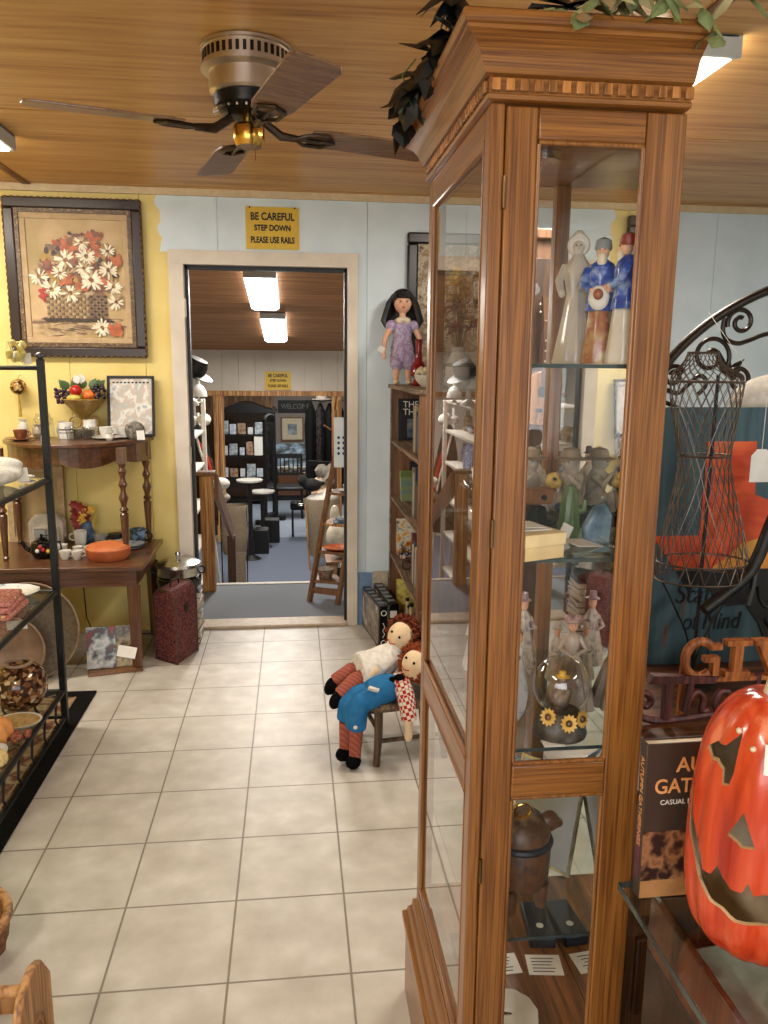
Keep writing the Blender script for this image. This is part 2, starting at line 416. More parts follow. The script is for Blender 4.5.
bw = plain('back_room_wall', (.55, .52, .49), .7, var=.03, scale=4)
ST('wall_back_far', G().box(.16, 3.0, 9.5, 9.6, FL, 1.6), bw)
ST('wall_back_panelled', G().box(-2.5, .16, 9.48, 9.6, FL, 1.6), wood('knotty_panel', (.52, .38, .26), (.62, .48, .34), 'z', 1, .6, 0))
ST('wall_back_left', G().box(-2.6, -2.5, 5.9, 9.6, FL, 1.6), bw)
ST('wall_back_right', G().box(3.0, 3.1, 5.9, 9.6, FL, 1.6), bw)
ST('back_room_ceiling', G().box(-2.5, 3.0, 5.9, 9.6, 1.6, 1.7), wp)

# posts of the second opening, each a rough-sawn timber
for i, (x, lab) in enumerate(((-.44, 'rough pine post left of the second opening'), (1.05, 'rough pine post right of the second opening'))):
    g = G().box(x-.062, x-.004, 5.62, 5.70, FL, 1.125).box(x+.002, x+.062, 5.63, 5.71, FL, 1.125)
    S('timber_post', g, pinew, lab, 'post', bevel=.006)

# yellow notices
def notice(x0, x1, z0, z1, y, lab):
    t = T('warning_sign', lab, 'sign', ((x0+x1)/2, y, (z0+z1)/2)); w = x1-x0; h = z1-z0
    P('board', G().box(-w/2, w/2, 0, .004, -h/2, h/2), plain('sign_yellow', (.83, .68, .16), .4, var=.02), t)
    P('border', G().box(-w/2-.004, w/2+.004, .0041, .008, -h/2-.004, h/2+.004), plain('sign_rim', (.86, .80, .55), .4, var=.02), t)
    for s, z, k, sx in (('BE CAREFUL', .27, .20, .80), ('STEP DOWN', 0, .155, .82), ('PLEASE USE RAILS', -.29, .165, .68)):
        txt(s, h*k*1.25, ink, t, (0, -.001, z*h), (PI/2, 0, 0), sx=sx, bold=h*.007)
    return t
t = notice(.254, .536, 2.145, 2.36, -.009, 'yellow BE CAREFUL notice above the near doorway')
P('nail', G().ell((-.12, -.004, .105), .005).ell((.12, -.004, .105), .005), black, t)
notice(.144, .47, 1.20, 1.43, 5.78, 'yellow BE CAREFUL notice on the far header beyond the doorway')

# ceiling lights
lens = emit('lamp_lens', (1, .96, .89), 12)
housing = plain('lamp_housing', (.72, .72, .70), .5, var=.02)
def fixture(x, y0, y1, z, lab, pw, slope=0, w=.22, lm=None, rz=0):
    L = y1-y0; t = T('ceiling_light', lab, 'light', (x, y0, z), rot=(slope, 0, rz), group=None)
    P('housing', G().box(-w/2, w/2, 0, .02, -.06, .0).box(-w/2, w/2, L-.02, L, -.06, 0).box(-w/2+.01, w/2-.01, 0, L, -.012, 0), housing, t, bevel=.004)
    pf = [(-w/2, -.015), (-w/2, -.045), (-w/2+.035, -.068), (w/2-.035, -.068), (w/2, -.045), (w/2, -.015)]
    P('lens', G().prism(pf, .02, L-.02, 'y'), lm or lens, t, ang=20)
    ld = D.lights.new('lamp', 'AREA'); ld.shape = 'RECTANGLE'; ld.size = w*.9; ld.size_y = L*.9; ld.energy = pw; ld.color = (1, .945, .86)
    lo = D.objects.new('lamp_glow', ld); COL.objects.link(lo); lo.parent = t; lo.location = (0, L/2, -.075)
    return t
fixture(-.62, -1.03, .19, CEIL-.001, 'white fluorescent ceiling light at the left edge of the ceiling', 24, rz=PI/2)
fixture(1.63, -2.27, -1.05, CEIL-.001, 'white fluorescent ceiling light behind the crown of the curio cabinet', 24)
fixture(-.76, -5.6, -4.38, CEIL-.001, 'added fluorescent fill light behind the camera on the left', 26)  # unseen fixture added behind the camera to light the room
fixture(2.75, -5.9, -4.68, CEIL-.001, 'added fluorescent fill light behind the camera on the right', 26)  # second unseen fixture, added for light from the right rear
sl = math.atan2(-(2.44-1.69), 5.72)
lens2 = emit('lamp_lens_far', (.97, .98, 1), 5)
def cz(y): return 2.44-.75*(y-.12)/5.72
fixture(.255, 1.72, 2.95, cz(1.72)-.002, 'nearer white strip light seen through the doorway', 44, sl, .25, lens2)
fixture(.31, 3.35, 4.75, cz(3.35)-.002, 'farther white strip light seen through the doorway', 44, sl, .25, lens2)
fixture(.55, 6.6, 7.8, 1.598, 'strip light on the ceiling of the back room', 46, 0, .25, lens2)

# ---- stair rail on the landing: near post, sloping hand plank, lower post
t = T('stair_rail', 'rough pine stair rail left of the carpeted landing', 'railing', (-.075, .80, 0))
P('newel_post', G().box(-.055, .03, -.05, .04, .0005, .80), pinew, t, bevel=.008)
P('cap_board', G().box(-.072, .045, -.06, .05, .80, .825), brownw, t, bevel=.004)
P('hand_plank', G().prism([(.045, .80), (1.35, .12), (1.35, .03), (.045, .62)], .031, .06, 'x'), brownw, t, bevel=.004)
P('lower_post', G().box(-.0, .07, 1.30, 1.36, FL+.0005, .10), walnut, t, bevel=.004)
# ---- white shelving left of the rail
t = T('white_shelving', 'white open shelving unit just inside the doorway on the left', 'shelf', (-.27, 1.1, FL))
sw = plain('white_shelf', (.80, .77, .72), .5, var=.03)
for y in (0, 1.3):
    for x in (-.38, 0): P('upright', G().box(x-.018, x+.018, y-.018, y+.018, .0005, 1.98), sw, t, bevel=.003)
ZS = [.12, .45, .78, 1.10, 1.42, 1.70, 1.96]
for z in ZS: P('shelf_board', G().box(-.36, .0, .0, 1.3, z, z+.02), sw, t)
shx, shy = -.27, 1.1
k = 0
potm = [multi('china_%d' % i, c, 30, .3) for i, c in enumerate([[(.35, .42, .60), (.80, .82, .86)], [(.55, .45, .35), (.75, .68, .55)], [(.30, .32, .35), (.60, .60, .60)], [(.60, .30, .18), (.75, .45, .25)]])]
lbs = [('squat pot', 'white'), ('tall jar', 'brown'), ('round bowl', 'grey'), ('narrow bottle', 'blue'), ('wide dish', 'orange'), ('little vase', 'pale')]
for zi, z in enumerate(ZS[:6]):
    for q in range(5):
        h = random.uniform(.09, .2); r = random.uniform(.05, .09)
        kind = (q*2+zi) % 3
        pr_ = [[(r*.5, 0), (r, h*.4), (r*.7, h*.9), (r*.8, h)], [(r*.6, 0), (r*.6, h*.7), (r*.25, h*.8), (r*.25, h)], [(r*.4, 0), (r, h*.5), (r*1.05, h*.55), (0.001, h*.6)]][kind]
        nm = ['jar', 'bottle', 'bowl'][kind]
        S(nm, G().lathe(pr_, n=14), potm[(q+zi) % 4],
          ['small %s in blue, brown or grey on the white shelving inside the doorway' % nm][0], nm, 'crockery on the white shelving: %s' % nm,
          loc=(shx-.17, shy+.15+.25*q, FL+z+.021))
# oval platter and books on the shelving
S('platter', G().lathe([(.02, 0), (.13, .004), (.16, .018), (.15, .02), (.12, .01), (0.0005, .008)], n=28, sx=.8), multi('platter_blue', [(.85, .87, .9), (.25, .35, .60), (.80, .84, .90)], 40, .2),
  'blue and white oval platter standing at the front of the white shelving', 'platter', loc=(shx-.01, shy+.3, FL+1.58), rot=(0, PI/2-.15, 0))
# mannequin head with cap on the shelf top
t = T('mannequin_head', 'white hat stand head on top of the white shelving', 'display head', (-.24, 1.35, FL+1.981))
P('stand', G().lathe([(.06, 0), (.055, .02), (.02, .05), (.018, .11), (.04, .15), (.062, .20), (.06, .25), (.03, .29), (.001, .30)], n=20, sy=1.15), white, t)
t = T('felt_hat', 'black brimmed hat on the white display head inside the doorway', 'hat', (-.215, 1.35, FL+2.22), rot=(.15, .45, 0))
P('crown', G().lathe([(.085, 0), (.085, .06), (.07, .10), (.001, .105)], n=20), black, t)
P('brim', G().lathe([(.084, .004), (.15, -.01), (.152, -.004), (.084, .010)], n=24), black, t)
t = T('table_lamp', 'white dome lamp on a corner of the white shelving', 'lamp', (-.245, 1.9, FL+1.981)); t.scale = (.6, .6, .8)
P('lamp_shade', G().lathe([(.11, .05), (.10, .10), (.06, .15), (.02, .17), (.015, .20), (.001, .2)], n=20), white, t)
P('lamp_base', G().lathe([(.04, 0), (.03, .02), (.012, .03), (.012, .1)], n=14), white, t)
# ---- costume rack behind the rail: dark coats, red stocking cap, white cushion
t = T('coat_rack', 'leaning rack of dark garments behind the pine stair rail', 'coat rack', (-.34, 2.6, FL)); t.scale = (.8, .8, 1); coat = t
P('pole', G().tube([(-.12, 0, 0.0005), (-.06, 0, 1.9)], .02).tube([(.22, 0, .0005), (0, 0, 1.85)], .016).tube([(-.12, .3, 0.0005), (-.06, .02, 1.8)], .016), white, t)
P('black_coat', G().lathe([(.16, .75), (.15, 1.1), (.11, 1.5), (.05, 1.72), (.02, 1.75)], n=16, rib=.12, ribn=5, sy=.7), black, t)
P('brown_coat', G().lathe([(.12, .85), (.13, 1.2), (.08, 1.45), (.02, 1.5)], c=(.06, -.07, 0), n=14, rib=.12, ribn=5, sy=.7), plain('brown_cloth', (.25, .15, .10), .9, spec=.1), t)
P('red_scarf', G().tube([(0, -.10, 1.62), (.08, -.13, 1.5), (.14, -.14, 1.32), (.17, -.14, 1.15)], [.012, .022, .025, .02]), red, t)
P('white_garland', G().tube([(-.02, -.12, 1.68), (.04, -.16, 1.5), (.11, -.17, 1.32), (.15, -.17, 1.15)], .012), clothw, t)
S('pompom_hat', G().ell((0, 0, 0), (.06, .06, .055)).ell((-.10, .01, 0), (.04, .04, .04)), clothw, 'fluffy white pompom hat on top of the dark garments', 'hat', loc=(-.27, 2.45, FL+1.80), remesh=.012)
P('white_fur_muff', G().ell((.25, -.27, 1.25), (.10, .07, .055)), clothw, coat)  # separate fur muffs grouped with the rack, no part of the coats
P('grey_fur_muff', G().ell((.25, -.27, 1.13), (.10, .07, .045)), plain('grey_fur', (.66, .62, .57), .95, spec=.1), coat)
# canvas bag on stand
t = T('canvas_hamper', 'beige canvas bag hanging on a thin stand beside the stair rail', 'bag', (-.13, 3.6, FL)); t.scale = (.8, .9, .93)
g = G(); 
for i in range(1): g.lathe([(.14, .36), (.16, .40), (.17, .6), (.16, .82), (.17, .90), (.165, .91), (.14, .5), (.001, .45)], n=20, rib=.04, ribn=5, sy=.7)
P('bag', g, canvasb, t)
P('frame', G().tube([(-.16, 0, 0.0005), (-.17, 0, .93), (.17, 0, .93), (.16, 0, .0005)], .008), blackm, t)
P('skirt_panel', G().box(-.02, .15, -.13, -.12, .02, .40), canvasb, t)
# small round tables / stands further back on left
for i, (x, y, h, lab) in enumerate(((-.02, 4.7, .95, 'small round white-topped stand nearer the canvas hamper'), (.10, 5.3, .72, 'lower round white-topped stand past the canvas hamper'))):
    t = T('pedestal_stand', lab, 'stand', (x, y, FL))
    P('top', G().lathe([(.15, h-.02), (.155, h), (.001, h+.001)], n=20), white, t)
    P('pedestal', G().lathe([(.12, 0.0005), (.04, .05), (.025, h*.5), (.03, h-.02)], n=14), black, t)
    S('dark_crate', G().box(-.10, .10, -.1, .1, .0, .3), black, ['black box standing under the nearer round stand', 'black box under the farther round stand'][i], 'box', loc=(x+.10, y+.32, FL+.0005), bevel=.01)
# hutch against the back wall with shelves of goods
t = T('black_hutch', 'tall black open hutch with a curved pediment in the back room', 'hutch', (-.27, 8.6, FL))
P('upright', G().box(-.47, -.43, -.2, .2, .0005, 1.58), black, t); P('upright', G().box(.43, .47, -.2, .2, .0005, 1.58), black, t)
pts = [(-.5, 1.5)]+[(-.5+1.0*i/16, 1.54+.10*(.5-.5*math.cos(2*PI*i/16))**1.5+.03*math.sin(PI*i/16)) for i in range(17)]+[(.5, 1.50), (-.5, 1.50)]
P('pediment', G().prism(pts[1:], -.22, .2, 'y'), black, t)
for z in (.05, .42, .78, 1.12): P('shelf', G().box(-.43, .43, -.2, .2, z, z+.025), black, t)
P('back_panel', G().box(-.43, .43, .19, .2, 0.001, 1.50), walnut, t)
hg = [('framed_card', .10, .13), ('white_box', .13, .15), ('tin', .08, .12), ('paper_pack', .14, .2)]
hm = [multi('hutch_goods_%d' % i, c, 22, .6) for i, c in enumerate([[(.75, .78, .80), (.35, .40, .45)], [(.85, .85, .84), (.70, .72, .74)], [(.45, .30, .22), (.7, .6, .5)], [(.60, .66, .74), (.85, .86, .88)]])]
for z in (.445, .805, 1.145):
    for q in range(6):
        nm, w, h = hg[(q+int(z*10)) % 4]; h *= random.uniform(.8, 1.25)
        S(nm, G().box(-w/2, w/2, -.03, .03, 0, h), hm[(q*3+int(z*7)) % 4], 'small %s on a shelf of the black hutch in the back room' % nm.replace('_', ' '), nm.replace('_', ' '), '%ss in the black hutch' % nm.replace('_', ' '), loc=(-.27-.35+.14*q, 8.47+.02*(q % 3), FL+z+.0005), rot=(-.08, 0, 0), bevel=.004)
S('poster_card', G().box(-.12, .12, 0, .01, 0, .32), paper, 'large white card propped on the front of the black hutch', 'card', loc=(-.02, 8.41, FL+.806), bevel=.002)
# tall dark open mirror door
t = T('standing_mirror', 'tall narrow black standing mirror turned sideways beside the black hutch', 'mirror', (.15, 6.9, FL), rot=(0, 0, 1.25))
g = G().box(-.22, -.18, -.02, .02, .06, 1.5).box(.18, .22, -.02, .02, .06, 1.5).box(-.2, .2, -.02, .02, .06, .12).tube([(.2*math.cos(PI*k/10), 0, 1.49+.07*math.sin(PI*k/10)) for k in range(11)], .022, 6)
P('frame', g, black, t); P('glass', G().box(-.19, .19, -.005, .005, .1, 1.45), mirrorm, t); P('foot', G().box(-.24, -.16, -.15, .15, .0005, .06), black, t); P('foot', G().box(.16, .24, -.15, .15, .0005, .06), black, t)
# wall art at the back
t = T('welcome_sign', 'black wooden WELCOME board high on the grey back wall', 'sign', (.53, 9.48, .79))
P('board', G().box(-.29, .29, 0, .02, -.10, .10), blackm, t); P('border', G().box(-.30, .30, .005, .019, -.11, .11), black, t); txt('WELCOME', .12, grey, t, (0, -.002, 0), (PI/2, 0, 0), sx=.85)
t = T('framed_print', 'small square print in a wide cream mat under the WELCOME board', 'picture', (.475, 9.46, .40))
P('frame', G().box(-.20, .20, .01, .03, -.21, .21), brownw, t); P('mat', G().box(-.175, .175, 0, .0099, -.185, .185), cream, t)
P('print', G().box(-.08, .08, -.004, -.0001, -.10, .09), multi('little_print', [(.3, .33, .38), (.5, .55, .6), (.7, .72, .74)], 7), t)
t = T('landscape_canvas', 'pale blue winter scene canvas leaning below the square print', 'picture', (.475, 9.3, -.34), rot=(-.12, 0, 0))
P('canvas', G().box(-.33, .30, 0, .03, 0, .50), multi('winter_scene', [(.78, .86, .92), (.62, .72, .82), (.35, .40, .42), (.22, .25, .24)], 6, .7, sc=(1, 1, 2)), t)
# sideboard below the canvas, white ware on it
t = T('dark_sideboard', 'dark sideboard against the back wall under the pale canvas', 'sideboard', (.62, 9.0, FL))
P('body', G().box(-.5, .6, -.25, .25, .08, .48), walnut, t, bevel=.01); P('plinth', G().box(-.48, .58, -.23, .23, .0005, .08), black, t)
for q in range(7):
    S('white_dish', G().lathe([(.03, 0), (.07, .03), (.085, .07), (.08, .07), (.03, .01), (.001, .01)], n=14), white, 'white dish on the dark sideboard in the back room', 'dish', 'white dishes on the dark sideboard', loc=(.2+.15*q, 8.9+.06*(q % 2), FL+.481))
# dark chairs
def darkchair(x, y, rz, lab):
    t = T('dark_chair', lab, 'chair', (x, y, FL), rz)
    P('seat', G().box(-.22, .22, -.22, .22, .42, .47), black, t, bevel=.015)
    for a in (-.19, .19):
        P('leg', G().cyl((a, -.19, .0005), (a, -.19, .42), .018), black, t); P('leg', G().cyl((a, .19, .0005), (a, .21, .92), .018), black, t)
    g = G().box(-.2, .2, .19, .22, .86, .93).box(-.2, .2, .19, .22, .6, .64)
    for q in range(5): g.cyl((-.13+.065*q, .205, .62), (-.13+.065*q, .205, .88), .009, n=8)
    P('backrest', g, black, t); return t
darkchair(.42, 7.35, 0, 'black spindle-back chair in the back room under the WELCOME board')
darkchair(.98, 6.75, 2.6, 'black low-backed chair just past the second opening')
t = T('footstool', 'dark padded stool in front of the spindle-back chair', 'stool', (.60, 6.0, FL))
P('seat', G().box(-.16, .16, -.15, .15, .36, .45), blackg, t, bevel=.03)
for a in (-.13, .13):
    for c in (-.12, .12): P('leg', G().cyl((a, c, .0005), (a, c, .36), .014), black, t)
# dark clothing rack at right back
t = T('clothes_rack', 'rack crowded with dark plaid and black clothes at the right of the back room', 'clothes rack', (1.08, 8.3, FL))
P('rail', G().tube([(-.38, 0, .0005), (-.38, 0, 1.7), (.55, 0, 1.7), (.55, 0, .0005)], .015), blackm, t)
plaid = check('dark_plaid', (.10, .09, .09), (.20, .17, .17), 16)
for q in range(6):
    x = -.3+.15*q
    P('garment', G().lathe([(.09, .35+.05*(q % 3)), (.085, .8), (.10, 1.3), (.08, 1.5), (.02, 1.66)], c=(x, 0, 0), n=12, sy=2.2, rib=.1, ribn=4), plaid if q % 2 else black, t)
S('straw_hat', G().ell((0, 0, .03), (.10, .1, .08)).lathe([(.17, 0), (.172, .008), (.09, .02)], n=20), plain('grey_straw', (.55, .52, .48), .9), 'grey straw hat on top of the rack of dark clothes', 'hat', loc=(.96, 8.25, FL+1.72))
# ---- basket / cloth pile right of passage
t = T('cloth_hamper', 'grey canvas hamper stuffed with pale cloths right of the passage', 'hamper', (.80, 4.2, FL))
P('hamper_body', G().lathe([(.13, .15), (.16, .5), (.20, .80), (.195, .81), (.15, .5), (.001, .4)], n=20, rib=.04, ribn=6, sy=.8), canvasb, t)
P('stand', G().tube([(-.14, -.1, .0005), (-.18, -.12, .75)], .01).tube([(.14, -.1, .0005), (.18, -.12, .75)], .01).tube([(.14, .1, .0005), (.18, .12, .75)], .01).tube([(-.14, .1, .0005), (-.18, .12, .75)], .01), pinew, t)
P('cloth', G().ell((-.03, 0, .79), (.15, .11, .07)).ell((.09, .02, .82), (.1, .1, .09)), clothw, t, remesh=.015)
S('plush_toy', G().ell((0, 0, 0), (.11, .10, .075)).ell((-.10, -.02, .05), (.06, .06, .06)).ell((-.13, 0, .10), (.02, .016, .028)).ell((-.07, 0, .11), (.02, .016, .028)).ell((.11, 0, .02), (.04, .025, .025)), plain('black_plush', (.03, .03, .03), .95), 'black plush animal lying on the pale cloths in the hamper', 'plush toy', loc=(.69, 4.2, FL+.955), remesh=.012)
# hats stacked on hall tree
t = T('hat_tree', 'wooden post hung with tan hats right of the passage', 'hat stand', (.97, 4.75, FL))
P('post', G().cyl((0, 0, .0005), (0, 0, 1.75), .03), brownw, t); P('foot', G().box(-.18, .18, -.03, .03, .0005, .04).box(-.03, .03, -.18, .18, .0005, .04), brownw, t)
P('peg', G().cyl((0, 0, 1.5), (-.12, -.05, 1.58), .01), brownw, t); P('peg', G().cyl((0, 0, .9), (-.16, -.05, .98), .01), brownw, t)
tanf = [plain('felt_tan', (.60, .48, .35), .9), plain('felt_beige', (.72, .64, .54), .9), plain('felt_grey', (.45, .42, .38), .9)]
for q, (dx, z, r) in enumerate(((-.17, .72, .6), (-.14, .87, .6), (-.11, 1.02, .9))):
    o = T('tan_hat', ['tan felt hat lowest on the wooden hat post', 'beige felt hat in the middle of the wooden hat post', 'grey felt hat highest on the wooden hat post'][q], 'hat', (.97+dx, 4.66, FL+z), rot=(.2, -r, 0))
    P('crown', G().lathe([(.08, 0), (.078, .08), (.05, .12), (.001, .11)], n=18), tanf[q], o); P('brim', G().lathe([(.078, 0), (.16, -.01), (.162, -.003), (.08, .008)], n=22), tanf[q], o)
t = T('cord_coil', 'pale knotted cord hanging from the right pine post', 'cord', (1.02, 5.58, .9))
P('strand', G().tube([(0, 0, .2), (-.03, -.02, 0), (.01, -.02, -.25), (-.02, -.02, -.5)], .015).tube([(.04, 0, .2), (.02, -.03, 0), (.05, -.02, -.3)], .012), plain('straw_rope', (.68, .50, .30), .8), t)
# ---- ladder shelf on landing at right of doorway
t = T('ladder_shelf', 'wooden A-frame ladder shelf on the carpeted landing', 'shelf', (.745, .48, 0))
P('front_rail', G().tube([(-.16, -.0, .0005), (.05, .10, 1.15)], [.02, .017], 4), brownw, t); P('front_rail', G().tube([(.02, -.09, .0005), (.22, .06, 1.15)], [.02, .017], 4), brownw, t)
P('back_rail', G().tube([(.34, .25, .0005), (.10, .12, 1.12)], .014, 4), brownw, t); P('back_rail', G().tube([(.45, .14, .0005), (.24, .06, 1.12)], .014, 4), brownw, t)
SHZ = [.13, .32, .50, .70]
for z in SHZ:
    f = z/1.15; x = -.16+.21*f; M0 = Matrix.Translation((x, .10*f, z)) @ Matrix.Rotation(-.45, 4, 'Z')
    g = G(); g.M = M0; g.box(-.01, .30, -.01, .16, 0, .018); P('step', g, brownw if z != .50 else pinew, t, bevel=.003)
g = G(); f = .055; g.M = Matrix.Translation((-.15, .0, .06)) @ Matrix.Rotation(-.45, 4, 'Z'); g.box(0, .20, -.005, .012, 0, .04); P('stretcher', g, brownw, t)
def onstep(i, dx, dy):
    z = SHZ[i]; f = z/1.15; v = Matrix.Rotation(-.45, 4, 'Z') @ Vector((dx, dy, 0)); return (.745-.16+.21*f+v.x, .48+.10*f+v.y, z+.019)
t = T('cup_and_saucer', 'white cup on saucer on the top step of the ladder shelf', 'cup', onstep(3, .12, .07))
P('saucer', G().lathe([(.04, 0), (.075, .012), (.04, .006), (.001, .006)], n=20), white, t); P('cup', G().lathe([(.03, .008), (.045, .045), (.042, .045), (.02, .012)], n=16), white, t)
t = T('folded_paper', 'folded blue-grey cloth on the second highest step of the ladder shelf', 'cloth', onstep(2, .14, .07)); P('fold', G().box(-.09, .09, -.06, .06, 0, .012).cb((.01, -.01, .02), (.15, .1, .012), (0, .05, .2)), multi('bluegrey_cloth', [(.55, .6, .66), (.30, .34, .40), (.75, .77, .8)], 18, .9), t, bevel=.003)
t = T('orange_plate', 'orange and red oval plate on the ladder shelf', 'plate', onstep(1, .13, .06)); P('dish', G().lathe([(.05, 0), (.115, .018), (.118, .022), (.05, .008), (.001, .007)], n=26, sy=.75), multi('plate_orange', [(.80, .45, .12), (.70, .16, .08), (.85, .6, .2)], 25, .3), t)
t = T('striped_basket', 'small dark basket with red stripe on the lowest step of the ladder shelf', 'basket', onstep(0, .06, .07)); P('basket_body', G().lathe([(.04, 0), (.06, .06), (.055, .06), (.001, .02)], n=16), multi('basket_weave', [(.30, .15, .12), (.55, .50, .42), (.50, .12, .10)], 40, .8), t)
t = T('black_kettle', 'black kettle with white lid next to the striped basket', 'kettle', onstep(0, .20, .07)); P('kettle_body', G().lathe([(.03, 0), (.055, .03), (.05, .08), (.001, .10)], n=16), black, t); P('handle', G().torus((0, 0, .08), .045, .006, (0, 1, 0)), grey, t)
P('lid', G().ell((0, 0, .1), (.035, .035, .02)), white, t)
t = T('towel', 'white towel with blue diamond pattern hanging on the ladder shelf', 'towel', (.80, .52, .88)); P('cloth', G().box(-.05, .11, -.0, .012, 0, .32), multi('towel_white', [(.86, .86, .84), (.80, .81, .82)], 10, .95), t, bevel=.004)
g = G()
for i in range(4):
    for j in range(4):
        cx, cz_ = -.02+.032*i, .09+.034*j; g.prism([(cx-.011, cz_), (cx, cz_-.012), (cx+.011, cz_), (cx, cz_+.012)], -.0015, -.0003, 'y')
P('diamonds', g, plain('navy', (.15, .22, .36), .9), t, smooth=False)
t = T('wooden_crate', 'brown wooden chest behind the ladder shelf', 'chest', (.98, 2.6, FL)); P('body', G().box(-.2, .25, -.2, .2, .0005, .5), pinew, t, bevel=.01); P('lid', G().box(-.21, .26, -.21, .21, .5, .53), brownw, t, bevel=.005)
S('plastic_bag', G().ell((0, 0, .18), (.16, .13, .18)).ell((.08, 0, .36), (.07, .07, .1)).ell((-.07, .02, .38), (.05, .05, .12)), plain('cloudy_plastic', (.72, .68, .60), .25, var=.1, scale=12), 'bulging pale plastic bag on the brown wooden chest', 'bag', loc=(.93, 2.55, FL+.532), remesh=.02)
# ============================================================ CEILING FAN
t = T('ceiling_fan', 'four-bladed brushed metal ceiling fan with wood-grain blades', 'fan', (.372, -1.975, CEIL))
P('motor_housing', G().lathe([(.12, 0), (.135, -.004), (.135, -.012), (.128, -.014), (.128, -.055), (.135, -.058), (.135, -.066), (.120, -.07), (.112, -.075), (.112, -.125), (.10, -.135), (.001, -.135)], n=48), nickel, t, ang=25)
g = G()
for i in range(40):
    a = 2*PI*i/40; g.cb((.1285*math.cos(a), .1285*math.sin(a), -.035), (.002, .010, .026), (0, 0, a))
P('pierced_band', g, plain('dark_bronze', (.20, .16, .13), .4, 1), t, smooth=False)
g = G().lathe([(.104, -.136), (.098, -.165), (.06, -.188), (.001, -.19)], n=36)
P('vent_hub', g, plain('hub_dark', (.10, .09, .08), .35, .8), t)
g = G()
for i in range(24):
    a = 2*PI*i/24; g.cb((.080*math.cos(a), .080*math.sin(a), -.168), (.05, .005, .006), (0, .45, a))
P('vent_fins', g, nickel, t, smooth=False)
P('light_kit', G().lathe([(.020, -.188), (.022, -.206), (.042, -.210), (.047, -.218), (.047, -.252), (.038, -.270), (.001, -.270)], n=32), brass, t)
P('pull_chain', G().tube([(.02, -.03, -.268), (.02, -.03, -.315)], .0015, 5), brass, t)
blw = wood('blade_wood', (.47, .34, .24), (.56, .43, .31), 'x', 1.2, .35, .15, hf=30, amp=.14)
for a in (18, 105, 196, 288):
    M = Matrix.Rotation(rad(a), 4, 'Z') @ Matrix.Translation((0, 0, -.225)) @ Matrix.Rotation(rad(-9), 4, 'X')
    g = G(); g.M = M
    g.prism([(.19, -.045), (.24, -.058), (.585, -.068), (.612, -.055), (.62, 0), (.612, .055), (.585, .068), (.24, .058), (.19, .045)], 0, .007, 'z')
    bl = P('blade', g, blw, t, bevel=.002)
    g = G(); g.M = M
    g.tube([(.05, 0, .030), (.10, 0, -.004), (.16, 0, -.006)], [.012, .014, .010], 8)
    g.tube([(.14, 0, -.006), (.18, .035, -.006), (.24, .038, -.005), (.27, 0, -.005), (.24, -.038, -.005), (.18, -.035, -.006)], .006, 6, closed=True)
    g.tube([(.16, 0, -.006), (.27, 0, -.005)], .006, 6)
    P('blade_arm', g, plain('arm_bronze', (.28, .23, .19), .35, .9), bl)

# ============================================================ PAINTING
t = T('daisy_painting', 'large ornate-framed oil painting of a basket of daisies on the yellow wall', 'painting', (-.64, -.003, 1.965))
W, H = .70, .815
def ring(g, w, h, b, y0, y1):
    g.box(-w/2, w/2, y0, y1, h/2-b, h/2).box(-w/2, w/2, y0, y1, -h/2, -h/2+b).box(-w/2, -w/2+b, y0, y1, -h/2+b, h/2-b).box(w/2-b, w/2, y0, y1, -h/2+b, h/2-b); return g
fr = P('outer_frame', ring(G(), W, H, .055, -.035, 0), plain('frame_dark', (.17, .11, .08), .3, var=.03, scale=12), t, bevel=.008)
g = G()
for i in range(24): 
    for s in (-1, 1): g.ell((s*(W/2-.003), -.030, -H/2+.02+i*(H-.04)/23), (.006, .006, .014), 8, 5)
for i in range(21):
    for s in (-1, 1): g.ell((-W/2+.02+i*(W-.04)/20, -.030, s*(H/2-.003)), (.014, .006, .006), 8, 5)
P('beaded_edge', g, plain('bead_gold', (.42, .31, .18), .35, .5), fr)
P('carved_liner', ring(G(), W-.11, H-.11, .02, -.028, 0), multi('carved_gold', [(.55, .42, .25), (.20, .13, .08), (.62, .50, .32)], 70, .4, bmp=.6), t)
P('linen_liner', ring(G(), W-.15, H-.15, .03, -.020, 0), plain('linen', (.72, .62, .48), .9, var=.03), t, bevel=.003)
cw, ch = W-.21, H-.21
cm, nt, b = base_mat('painted_ground', .5)
co = coords(nt); gr = nt.nodes.new('ShaderNodeTexNoise'); gr.inputs['Scale'].default_value = 3.2; gr.inputs['Detail'].default_value = 4
nt.links.new(co, gr.inputs[0])
nt.links.new(ramp(nt, gr.outputs[0], [(.3, (.55, .48, .26)), (.45, (.66, .56, .36)), (.6, (.76, .64, .48)), (.75, (.68, .54, .40))]), b.inputs['Base Color'])
g = G().box(-cw/2-.01, cw/2+.01, -.012, 0, -ch/2-.01, ch/2+.01)
P('canvas', g, cm, t)
